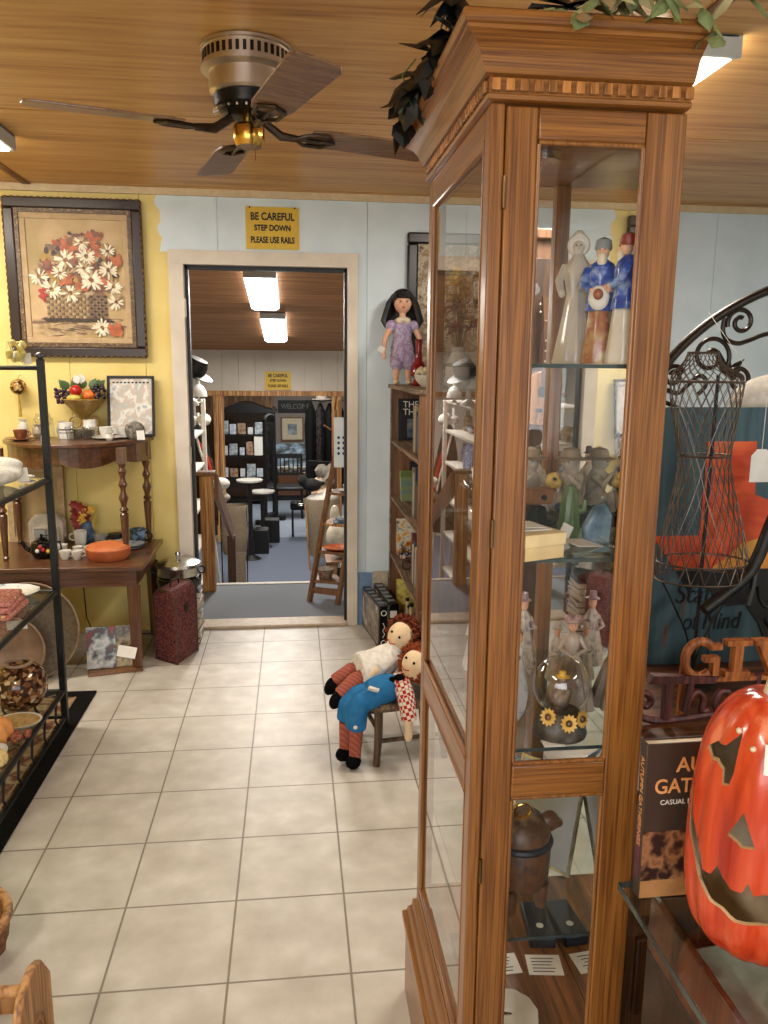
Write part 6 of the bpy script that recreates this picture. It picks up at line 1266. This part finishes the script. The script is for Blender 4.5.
# GIVE
t = T('give_sign', 'orange-stained wooden block letters reading GIVE standing on the chest', 'sign', (1.33, -2.985, CT+.105))
lw = wood('letter_wood', (.62, .34, .14), (.72, .44, .20), 'z', 3, .5, 0)
g = G(); pts = [(.034*math.cos(a), .040+.040*math.sin(a)) for a in [rad(45+i*14) for i in range(20)]]
g.tube([(a+.034, 0, b_) for a, b_ in pts], .010, 8); g.box(.042, .0615, -.009, .009, .034, .046).box(.0616, .076, -.0095, .0095, .0, .046).box(.055, .080, -.009, .009, .062, .074); P('letter_g', g, lw, t)
def serif(g, x, w, z, h=.012): g.box(x-w/2, x+w/2, -.012, .012, z, z+h)
g = G(); serif(g, .118, .058, 0); serif(g, .118, .058, .070); g.box(.108, .128, -.011, .011, .012, .070); P('letter_i', g, lw, t, bevel=.001)
g = G(); serif(g, .172, .036, .070); serif(g, .228, .036, .070); g.prism([(.162, .07), (.182, .07), (.203, .02), (.224, .07), (.238, .07), (.208, 0), (.196, 0)], -.011, .011, 'y'); P('letter_v', g, lw, t, bevel=.001)
g = G().box(.262, .280, -.011, .011, 0, .082).box(.262, .318, -.011, .011, 0, .014).box(.262, .318, -.011, .011, .068, .082).box(.262, .305, -.011, .011, .034, .047); P('letter_e', g, lw, t, bevel=.001)
# THANKS in plum script
t = T('thanks_sign', 'plum-stained wooden script letters reading Thanks under the word GIVE', 'sign', (1.235, -2.99, CT))
pl = wood('plum_wood', (.30, .13, .12), (.42, .20, .17), 'z', 3, .5, 0)
g = G().prism([(.01, .092), (.16, .088), (.17, .103), (.02, .110)], -.010, .010, 'y').prism([(.05, .006), (.066, .006), (.066, .095), (.05, .095)], -.009, .009, 'y')
g.tube(smooth([(.36, 0, .022), (.25, 0, .014), (.16, 0, .012), (.08, 0, .004), (.03, 0, .004), (-.005, 0, .018), (-.018, 0, .045), (-.008, 0, .066), (.012, 0, .066), (.022, 0, .050), (.012, 0, .038), (.0, 0, .046)]), .0085, 8)
P('letter_t', g, pl, t)
g = G().tube(smooth([(.11, 0, .095), (.105, 0, .05), (.10, 0, .022)]), .0095, 8).tube(smooth([(.105, 0, .045), (.125, 0, .066), (.142, 0, .05), (.140, 0, .024), (.155, 0, .022)]), .008, 8); P('letter_h', g, pl, t)
g = G()
for x, pp in ((.17, [(.03, .06), (.01, .06), (0, .035), (.012, .014), (.03, .025), (.032, .06), (.034, .016), (.045, .016)]), (.22, [(0, .06), (.003, .014), (.004, .05), (.02, .062), (.032, .05), (.034, .014)]), (.265, [(0, .10), (.0, .014), (.002, .035), (.028, .062), (.006, .038), (.03, .014)]), (.31, [(.028, .058), (.01, .062), (.004, .048), (.026, .03), (.018, .014), (0, .018)])):
    g.tube(smooth([(x+a, 0, b_+.004) for a, b_ in pp]), .0075, 8)
P('letters_anks', g, pl, t)
D.objects['thanks_sign'].location.z = CT+.0055
P('support_strip', G().box(-.005, .34, -.010, .010, -.010, -.0005), lw, D.objects['give_sign'])
for b_ in ((.30, .325, -.008, .008, -.1045, -.010), (.0, .012, .011, .02, -.1045, .02), (.24, .255, .011, .02, -.1045, .02)): P('support_post', G().box(*b_), lw, D.objects['give_sign'])
# painted state board
t = T('state_board', 'teal plank board painted with a red-orange map of a state, leaning on the chest', 'wall art', (1.40, -2.66, CT), rot=(-.02, 0, 0))
tm, nt, b = base_mat('teal_planks', .6)
n_ = nt.nodes.new('ShaderNodeTexNoise'); n_.inputs['Scale'].default_value = 1; n_.inputs['Detail'].default_value = 4; nt.links.new(coords(nt, (34, 34, 3.5)), n_.inputs[0])
nt.links.new(ramp(nt, n_.outputs[0], [(.28, (.16, .25, .28)), (.50, (.23, .34, .38)), (.66, (.26, .37, .40)), (.72, (.42, .25, .16))]), b.inputs['Base Color'])
g = G()
for i in range(5): g.box(-.0+.17*i, .168+.17*i, 0, .02, 0, .67)
P('planks', g, tm, t, bevel=.002)
outl = [(.125, .585), (.255, .585), (.262, .45), (.30, .435), (.345, .42), (.40, .43), (.45, .41), (.50, .42), (.55, .41), (.56, .30), (.58, .24), (.56, .19), (.50, .17), (.44, .13), (.40, .08), (.385, .03), (.33, .05), (.30, .11), (.26, .16), (.21, .155), (.17, .19), (.13, .22), (.10, .20), (.06, .26), (.002, .335), (.002, .345), (.12, .345)]
def clip(poly, z, keep):
    out = []; n = len(poly)
    for i in range(n):
        a, c = poly[i], poly[(i+1) % n]; ia = (a[1] > z) == keep; ic = (c[1] > z) == keep
        if ia: out.append(a)
        if ia != ic: f = (z-a[1])/(c[1]-a[1]); out.append((a[0]+f*(c[0]-a[0]), z))
    return out
g = G(); 
g.m = 0; g.prism(clip(outl, .255, True), -.004, -.0005, 'y'); g.m = 1; g.prism([(.15, .2555), (.568, .2555), (.561, .31), (.32, .345), (.24, .325), (.19, .28)], -.0046, -.0041, 'y'); g.m = 2; g.prism(clip(outl, .255, False), -.004, -.0005, 'y')
P('map_shape', g, [multi('sunset_red', [(.74, .20, .09), (.85, .33, .12), (.80, .26, .10), (.88, .40, .16)], 5, .5, sc=(.6, 1, 3)), multi('sunset_gold', [(.80, .50, .16), (.86, .62, .26)], 8, .5), plain('silhouette_black', (.035, .035, .04), .6)], t, smooth=False)
txt('State', .075, ink, t, (.13, -.002, .19), (PI/2, 0, 0), shear=.2, sx=.85); txt('of Mind', .065, ink, t, (.17, -.002, .115), (PI/2, 0, 0), shear=.2, sx=.8)
P('backing', G().box(.0, .845, .0205, .032, .12, .16).box(0, .845, .0205, .032, .5, .54), brownw, t)
# bare branch/antler
t = T('black_branch', 'black twisted branch ornament in front of the painted board', 'branch', (1.50, -2.86, CT)); bkb = plain('branch_black', (.04, .035, .035), .5, var=.01)
P('trunk', G().tube(smooth([(.20, .06, .52), (.13, .05, .45), (.08, .04, .325), (.045, .03, .28), (-.005, .02, .245), (-.06, .01, .21)]), .015, 10).tube(smooth([(.20, .06, .52), (.22, .05, .30), (.20, .02, .12), (.17, 0, .0)]), .018, 10), bkb, t); P('twig', G().tube(smooth([(.08, .04, .32), (.070, .03, .26), (.055, .02, .215)]), .009).tube(smooth([(.21, .05, .28), (.12, .03, .21), (.09, .03, .225), (.075, .02, .26)]), .004).tube(smooth([(.21, .05, .24), (.13, .03, .16), (.10, .02, .18)]), .004), bkb, t)
S('black_planter', G().lathe([(.045, 0), (.065, .05), (.075, .20), (.068, .20), (.001, .12)], n=28), black, 'dark pot beside the twisted branch, behind the GIVE letters', 'pot', loc=(1.66, -2.965, CT))
# price tag on string
t = T('string_tag', 'white hang tag on a string in front of the painted board', 'price tag', (1.628, -2.72, 1.305)); P('tag', G().prism([(-.026, -.045), (.026, -.045), (.026, .02), (.012, .036), (-.012, .036), (-.026, .02)], 0, .001, 'y'), paper, t); P('string', G().tube([(0, 0, .03), (0, 0, .16), (0, .31, .38)], .001, 4), paper, t)
# wire dress form
wire = plain('grey_wire', (.42, .38, .34), .4, .7)
t = T('wire_dress_form', 'wire mesh dress form with flared skirt in front of the painted board', 'dress form', (1.455, -2.78, CT))
pf = [(.035, .80, -.03), (.045, .775, -.03), (.078, .755, -.02), (.086, .735, -.015), (.082, .69, -.015), (.073, .64, -.012), (.062, .58, -.008), (.062, .53, -.004), (.078, .46, 0), (.096, .39, .005), (.110, .31, .01)]
def pos(f, a):
    k = min(int(f), len(pf)-2); u_ = f-k; r = pf[k][0]*(1-u_)+pf[k+1][0]*u_; z = pf[k][1]*(1-u_)+pf[k+1][1]*u_; dx = pf[k][2]*(1-u_)+pf[k+1][2]*u_
    return (dx+r*math.cos(a), r*.7*math.sin(a), z)
g = G(); L = len(pf)-1
for s_ in (-1, 1):
    for i in range(26): g.tube([pos(L*k/16, 2*PI*i/26+s_*k*.16) for k in range(17)], .0010, 4)
P('mesh', g, wire, t)
for f in (0, 3, 6.3, 10): P('hoop', G().tube([pos(f, 2*PI*i/28) for i in range(28)], .0025, 5, closed=True), wire, t)
g = G(); g.tube([(.01+.112*math.cos(2*PI*i/28), .078*math.sin(2*PI*i/28), .268) for i in range(28)], .0025, 5, closed=True)
for i in range(22):
    a = 2*PI*i/22; 
    for s_ in (-.15, .15): g.tube([(.01+.11*math.cos(a), .077*math.sin(a), .31), (.01+.112*math.cos(a+s_), .078*math.sin(a+s_), .268)], .0012, 4)
P('hem_band', g, wire, t)
P('stand', G().tube([(.01, 0, .75), (.01, 0, .16), (.01, 0, .02)], .004, 6).tube([(-.09, 0, .268), (-.02, 0, .14), (.01, 0, .05)], .0025, 5).tube([(.11, 0, .268), (.04, 0, .14), (.01, 0, .05)], .0025, 5).lathe([(.05, 0), (.048, .006), (.006, .02)], c=(.01, 0, 0), n=24), plain('stand_dark', (.14, .12, .11), .5, .5), t)
S('cream_cushion', G().ell((0, 0, .08), (.16, .07, .085)).ell((.0, 0, .08), (.13, .08, .07)), clothw, 'cream cushion resting behind the top edge of the painted board', 'cushion', loc=(1.80, -2.53, 1.36))
S('tall_box', G().box(-.12, .12, -.06, .06, 0, .59), brownw, 'brown upright box behind the painted board under the cream cushion', 'box', loc=(1.80, -2.53, CT), bevel=.004)
# iron scroll headboard
t = T('iron_headboard', 'arched wrought iron headboard with scrolls against the right-hand clutter', 'headboard', (2.10, -2.40, 0)); im = plain('wrought_iron', (.20, .17, .15), .35, .7, var=.03)
ar = [(-.66, 0, .0005), (-.66, 0, 1.0), (-.66, 0, 1.30)]+[(-.66*math.cos(PI*i/60), 0, 1.30+.5*math.sin(PI*i/60)) for i in range(1, 60)]+[(.66, 0, 1.30), (.66, 0, 1.0), (.66, 0, .0005)]
P('arch', G().tube(ar, .013, 10), im, t); P('cross_rail', G().tube([(-.66, 0, 1.32), (0, 0, 1.50), (.66, 0, 1.32)], .011, 8).tube([(-.66, 0, .6), (.66, 0, .6)], .011, 8), im, t)
def px(a, b_): return (1.53+.00271*(a-668)-2.10, 0, 1.514-.00275*(b_-375))
def spiral(c, r0, a0, turns, r1=.006, n=48): return [(c[0]+(r0+(r1-r0)*i/n)*math.cos(a0+turns*2*PI*i/n), -.001*i/n, c[2]+(r0+(r1-r0)*i/n)*math.sin(a0+turns*2*PI*i/n)) for i in range(n+1)]
sc = []
sc.append(spiral(px(712, 356), .058, rad(-25), 1.45, .012)); sc.append(spiral(px(742, 322), .040, rad(200), -1.35, .012)); sc.append([px(724, 318), px(723, 330), px(728, 339), px(740, 343), px(752, 340), px(768, 334), px(790, 330)])
sc.append(spiral(px(745, 380), .036, rad(140), -1.4, .010)); sc.append(spiral(px(674, 376), .030, rad(20), 1.4, .010)); sc.append([px(668, 390), px(680, 393), px(690, 385), px(700, 376), px(708, 378), px(709, 386), px(702, 394)])
sc.append([px(655, 398), px(700, 415)])
sc = [smooth(s_, 5) if len(s_) < 12 and len(s_) > 2 else s_ for s_ in sc]
for s_ in sc: P('scroll', G().tube(s_, .0065, 8), im, t)
for s_ in sc[:5]: P('scroll', G().tube([(-p[0], p[1], p[2]) for p in s_], .0065, 7), im, t)
g = G()
for dx, dz, l in ((-.3, 1, .075), (.2, 1, .06), (.8, .7, .075), (1, .35, .05)): g.leaf(px(730, 376), (dx, -.05, dz), (0, -1, 0), l, .022, .1)
P('iron_leaves', g, im, t)
# glass-topped display table
t = T('glass_top_table', 'dark wood display table with a glass top at the bottom right', 'table', (0, 0, 0))
P('glass_top', G().box(.975, 1.90, -4.35, -3.497, .757, .768), shelfg, t, bevel=.002); P('glass_edge', G().box(.9735, .9749, -4.35, -3.497, .7575, .7675).box(.975, 1.90, -3.4969, -3.4955, .7575, .7675), gedge, t)
P('body', G().box(1.02, 1.88, -4.33, -3.51, .0005, .665), darkw, t, bevel=.003)
P('frame', G().box(1.02, 1.032, -4.33, -3.51, .6655, .756).box(1.868, 1.88, -4.33, -3.51, .6655, .756).box(1.032, 1.868, -3.522, -3.51, .6655, .756), wood('case_frame', (.30, .16, .09), (.40, .23, .13), 'z', 2, .3, .2), t, bevel=.003)
S('framed_photo', G().box(-.11, .11, -.08, .08, 0, .012), multi('old_photo', [(.50, .48, .45), (.68, .66, .62), (.38, .35, .33)], 12, .2), 'faded photograph lying under the glass table top', 'photo', loc=(1.155, -3.61, .666), rot=(0, 0, .1), bevel=.002)
t = T('potpourri_bag', 'clear bag of brown flakes under the glass table top', 'bag', (1.17, -3.765, .666)); P('flakes', G().ell((0, 0, .036), (.075, .07, .034)), multi('flakes', [(.55, .42, .28), (.35, .24, .16), (.68, .58, .44)], 70, .8, bmp=.6), t); P('film', G().ell((0, 0, .039), (.085, .078, .039)), crystal, t)
GT = .7685
# cookbook
t = T('cookbook', 'dark brown cookbook titled AUTUMN GATHERINGS standing on the glass table', 'book', (1.090, -3.525, GT), rot=(-.03, 0, .02)); w_, h_, th = .205, .240, .02
P('cover', G().box(-w_/2, w_/2, -th/2, -th/2+.003, 0, h_).box(-w_/2, w_/2, th/2-.003, th/2, 0, h_).box(-w_/2, -w_/2+.003, -th/2+.003, th/2-.003, 0, h_), plain('cookbook_cover', (.23, .19, .16), .35, var=.02, scale=6), t, bevel=.0008); P('pages', G().box(-w_/2+.0035, w_/2-.003, -th/2+.0032, th/2-.0032, .002, h_-.002), cream, t)
tt = plain('title_gold', (.86, .60, .36), .5); txt('AUTUMN', .031, tt, t, (-w_/2+.046, -th/2-.001, h_-.034), (PI/2, 0, 0), ext=.0004, bold=.0004, align='LEFT'); txt('GATHERINGS', .031, tt, t, (-w_/2+.014, -th/2-.001, h_-.066), (PI/2, 0, 0), ext=.0004, sx=.92, bold=.0004, align='LEFT')
txt('CASUAL FOOD TO ENJOY', .0105, paper, t, (-w_/2+.024, -th/2-.001, h_-.090), (PI/2, 0, 0), ext=.0003, align='LEFT')
txt('AUTUMN GATHERINGS', .013, tt, t, (-w_/2-.0006, 0, h_*.62), (PI/2, PI/2, -PI/2), ext=.0003, name='spine_lettering')
P('cover_photo', G().box(-w_/2+.001, w_/2-.001, -th/2-.0006, -th/2-.0001, .028, .105), multi('food_photo', [(.10, .07, .06), (.30, .17, .12), (.60, .42, .28), (.20, .12, .10), (.14, .08, .09)], 26, .35), t); P('cover_board', G().box(-w_/2+.001, w_/2-.001, -th/2-.0006, -th/2-.0001, .001, .028), plain('board_photo', (.62, .44, .26), .4, var=.06), t)
P('spine_band', G().box(-w_/2-.0005, -w_/2-.0001, -.006, .006, .03, .11), plain('spine_plum', (.36, .16, .24), .4), t)
# jack-o'-lantern
t = T('jack_o_lantern', 'tall glossy orange-red ceramic jack-o-lantern on the glass table', 'pumpkin', (1.106, -3.634, GT)); t.scale = (.97, .97, .98)
pm, nt, b = base_mat('pumpkin_glaze', .22, 0, .45, .25)
co = coords(nt, (34, 34, 2.5)); n_ = nt.nodes.new('ShaderNodeTexNoise'); n_.inputs['Scale'].default_value = 1; n_.inputs['Detail'].default_value = 5; nt.links.new(co, n_.inputs[0])
nt.links.new(ramp(nt, n_.outputs[0], [(.28, (.58, .14, .07)), (.44, (.74, .24, .12)), (.58, (.80, .33, .19)), (.70, (.88, .54, .42))]), b.inputs['Base Color'])
inn = plain('pumpkin_inside', (.74, .66, .54), .5, var=.04); rimc = plain('cut_rim', (.88, .74, .56), .35, var=.03)
R_, H_ = .098, .355
prof = [(.035, 0), (.065, .008), (.088, .035), (.097, .08), (.100, .13), (.099, .19), (.093, .26), (.080, .315), (.058, .352), (.030, .368), (.010, .364)]
NS = 96; go = G(); vs = []; n = NS
def prad(r, a): return r*(1-.05*abs(math.cos(a*6))**5)
def shell(off):
    return [(prad(max(r-off, .004), 2*PI*j/n)*math.cos(2*PI*j/n), prad(max(r-off, .004), 2*PI*j/n)*math.sin(2*PI*j/n), z+(off if i < 2 else (-off if i > 8 else 0))) for i, (r, z) in enumerate(prof) for j in range(n)]
# refine profile
pf2 = []
for i in range(len(prof)-1):
    for k in range(3): f = k/3; pf2.append((prof[i][0]*(1-f)+prof[i+1][0]*f, prof[i][1]*(1-f)+prof[i+1][1]*f))
pf2.append(prof[-1])
for k_ in range(2): pf2 = [pf2[0]]+[((pf2[i-1][0]+2*pf2[i][0]+pf2[i+1][0])/4, (pf2[i-1][1]+2*pf2[i][1]+pf2[i+1][1])/4) for i in range(1, len(pf2)-1)]+[pf2[-1]]
def surf(off, m):
    go.m = m; o0 = len(go.v); k = len(pf2)
    for i, (r, z) in enumerate(pf2):
        zz = min(max(z, off), .368-off)
        for j in range(n):
            a = 2*PI*j/n; q_ = prad(max(r-off, .003), a); go.v.append((q_*math.cos(a), q_*math.sin(a), zz))
    for i in range(k-1):
        for j in range(n):
            f_ = (o0+i*n+j, o0+i*n+(j+1) % n, o0+(i+1)*n+(j+1) % n, o0+(i+1)*n+j); go.f.append(f_ if m == 0 else f_[::-1]); go.mi.append(m)
    bt = tuple(o0+j for j in range(n)); tp = tuple(o0+(k-1)*n+j for j in range(n))
    go.f.append(bt[::-1] if m == 0 else bt); go.f.append(tp if m == 0 else tp[::-1]); go.mi += [m, m]
surf(0, 0); surf(.007, 1)
me = D.meshes.new('shell'); me.from_pydata(go.v, [], go.f)
for mm in (pm, inn, rimc): me.materials.append(mm)
me.polygons.foreach_set('material_index', go.mi)
sh = D.objects.new('shell', me); COL.objects.link(sh); sh.parent = t
face_a = rad(-138)     # the way the face looks
fx_, fy_ = math.cos(face_a), math.sin(face_a); rx_, ry_ = -fy_, fx_
def cutter(poly):
    g = G(); k = len(poly)
    va = [(rx_*u_+fx_*.02, ry_*u_+fy_*.02, w_) for u_, w_ in poly]; vb = [(rx_*u_+fx_*.16, ry_*u_+fy_*.16, w_) for u_, w_ in poly]
    g._add(va+vb, [tuple(range(k)), tuple(range(2*k-1, k-1, -1))]+[(i, k+i, k+(i+1) % k, (i+1) % k) for i in range(k)])
    return P('cut', g, rimc, t, smooth=False)
eyeL = [(-.066, .262), (-.052, .275), (-.038, .278), (-.020, .300), (-.022, .250), (-.026, .232), (-.034, .230), (-.036, .248), (-.046, .254), (-.056, .250)]
UP_ = .024; eyeL = [(a_, b_+UP_+.004) for a_, b_ in eyeL]
polys = [eyeL, [(-a, b_) for a, b_ in eyeL[::-1]], [(-.020, .172), (-.002, .212), (.016, .170), (.0, .166), (-.006, .170)],
         [(-.082, .215), (-.074, .165), (-.062, .135), (-.052, .124), (-.048, .108), (-.036, .110), (-.028, .126), (-.020, .112), (-.008, .104), (.006, .106), (.012, .122), (.020, .106), (.036, .112), (.048, .128), (.060, .150), (.074, .178), (.082, .215), (.080, .14), (.064, .094), (.034, .066), (0, .060), (-.034, .070), (-.062, .100), (-.078, .145)]]
polys = polys[:2]+[[(a_, b_+UP_) for a_, b_ in p_] for p_ in polys[2:]]
for pl_ in polys:
    c_ = cutter(pl_); md = sh.modifiers.new('b', 'BOOLEAN'); md.operation = 'DIFFERENCE'; md.object = c_; md.solver = 'EXACT'; md.material_mode = 'TRANSFER'
    bake(sh); D.objects.remove(c_)
sh.data.polygons.foreach_set('use_smooth', [True]*len(sh.data.polygons)); sh.data.set_sharp_from_angle(angle=rad(50))
P('stem', G().tube([(0, 0, .355), (.0, 0, .388), (.008, 0, .41)], [.020, .013, .015], 12), plain('stem_cream', (.80, .78, .70), .4, var=.05), t)
g = G()
for a, z in ((-2.75, .33), (-2.45, .315), (-2.0, .335), (-1.7, .33)): r_ = .073+(.33-z)*.3; g.ell((r_*math.cos(a), r_*math.sin(a), z), .004, 8, 6)
P('cream_dots', g, cream, t)
t = T('pumpkin_price_tag', 'white printed price tag stuck high on the ceramic jack-o-lantern', 'price tag', (1.106+.086*math.cos(rad(-112)), -3.634+.086*math.sin(rad(-112)), GT+.305), rot=(-.28, 0, rad(-118)+PI/2)); P('tag', G().box(-.026, .026, -.001, .001, -.018, .018), paper, t); txt('SET JACK', .008, ink, t, (0, -.0014, .0), (PI/2, 0, 0), ext=.0002); P('tag_lines', G().box(-.02, .02, -.0014, -.0011, -.009, -.008).box(-.02, .016, -.0014, -.0011, -.013, -.012).box(-.018, .02, -.0014, -.0011, .010, .0115), blue, t)

# ============================================================ WORLD, CAMERA
w = D.worlds.new('World'); bpy.context.scene.world = w; w.use_nodes = True
w.node_tree.nodes['Background'].inputs[0].default_value = (.9, .93, 1, 1); w.node_tree.nodes['Background'].inputs[1].default_value = .05
cd = D.cameras.new('Camera'); cd.sensor_fit = 'VERTICAL'; cd.sensor_height = 24; cd.lens = 788.4/1024*24; cd.clip_start = .02
cam = D.objects.new('Camera', cd); COL.objects.link(cam)
yaw, pit, rol = .1152922, .1855556, .0090526
f_ = Vector((math.sin(yaw)*math.cos(pit), math.cos(yaw)*math.cos(pit), -math.sin(pit))); r0 = Vector((math.cos(yaw), -math.sin(yaw), 0)); u0 = r0.cross(f_)
r1 = r0*math.cos(rol)+u0*math.sin(rol); u1 = -r0*math.sin(rol)+u0*math.cos(rol)
cam.matrix_world = Matrix(((r1.x, u1.x, -f_.x, .493), (r1.y, u1.y, -f_.y, -4.52), (r1.z, u1.z, -f_.z, 1.537), (0, 0, 0, 1)))
sc_ = bpy.context.scene; sc_.camera = cam
sc_.view_settings.view_transform = 'Standard'; sc_.view_settings.look = 'None'; sc_.view_settings.gamma = 1; sc_.view_settings.use_curve_mapping = False
sc_.view_settings.exposure = 0.28
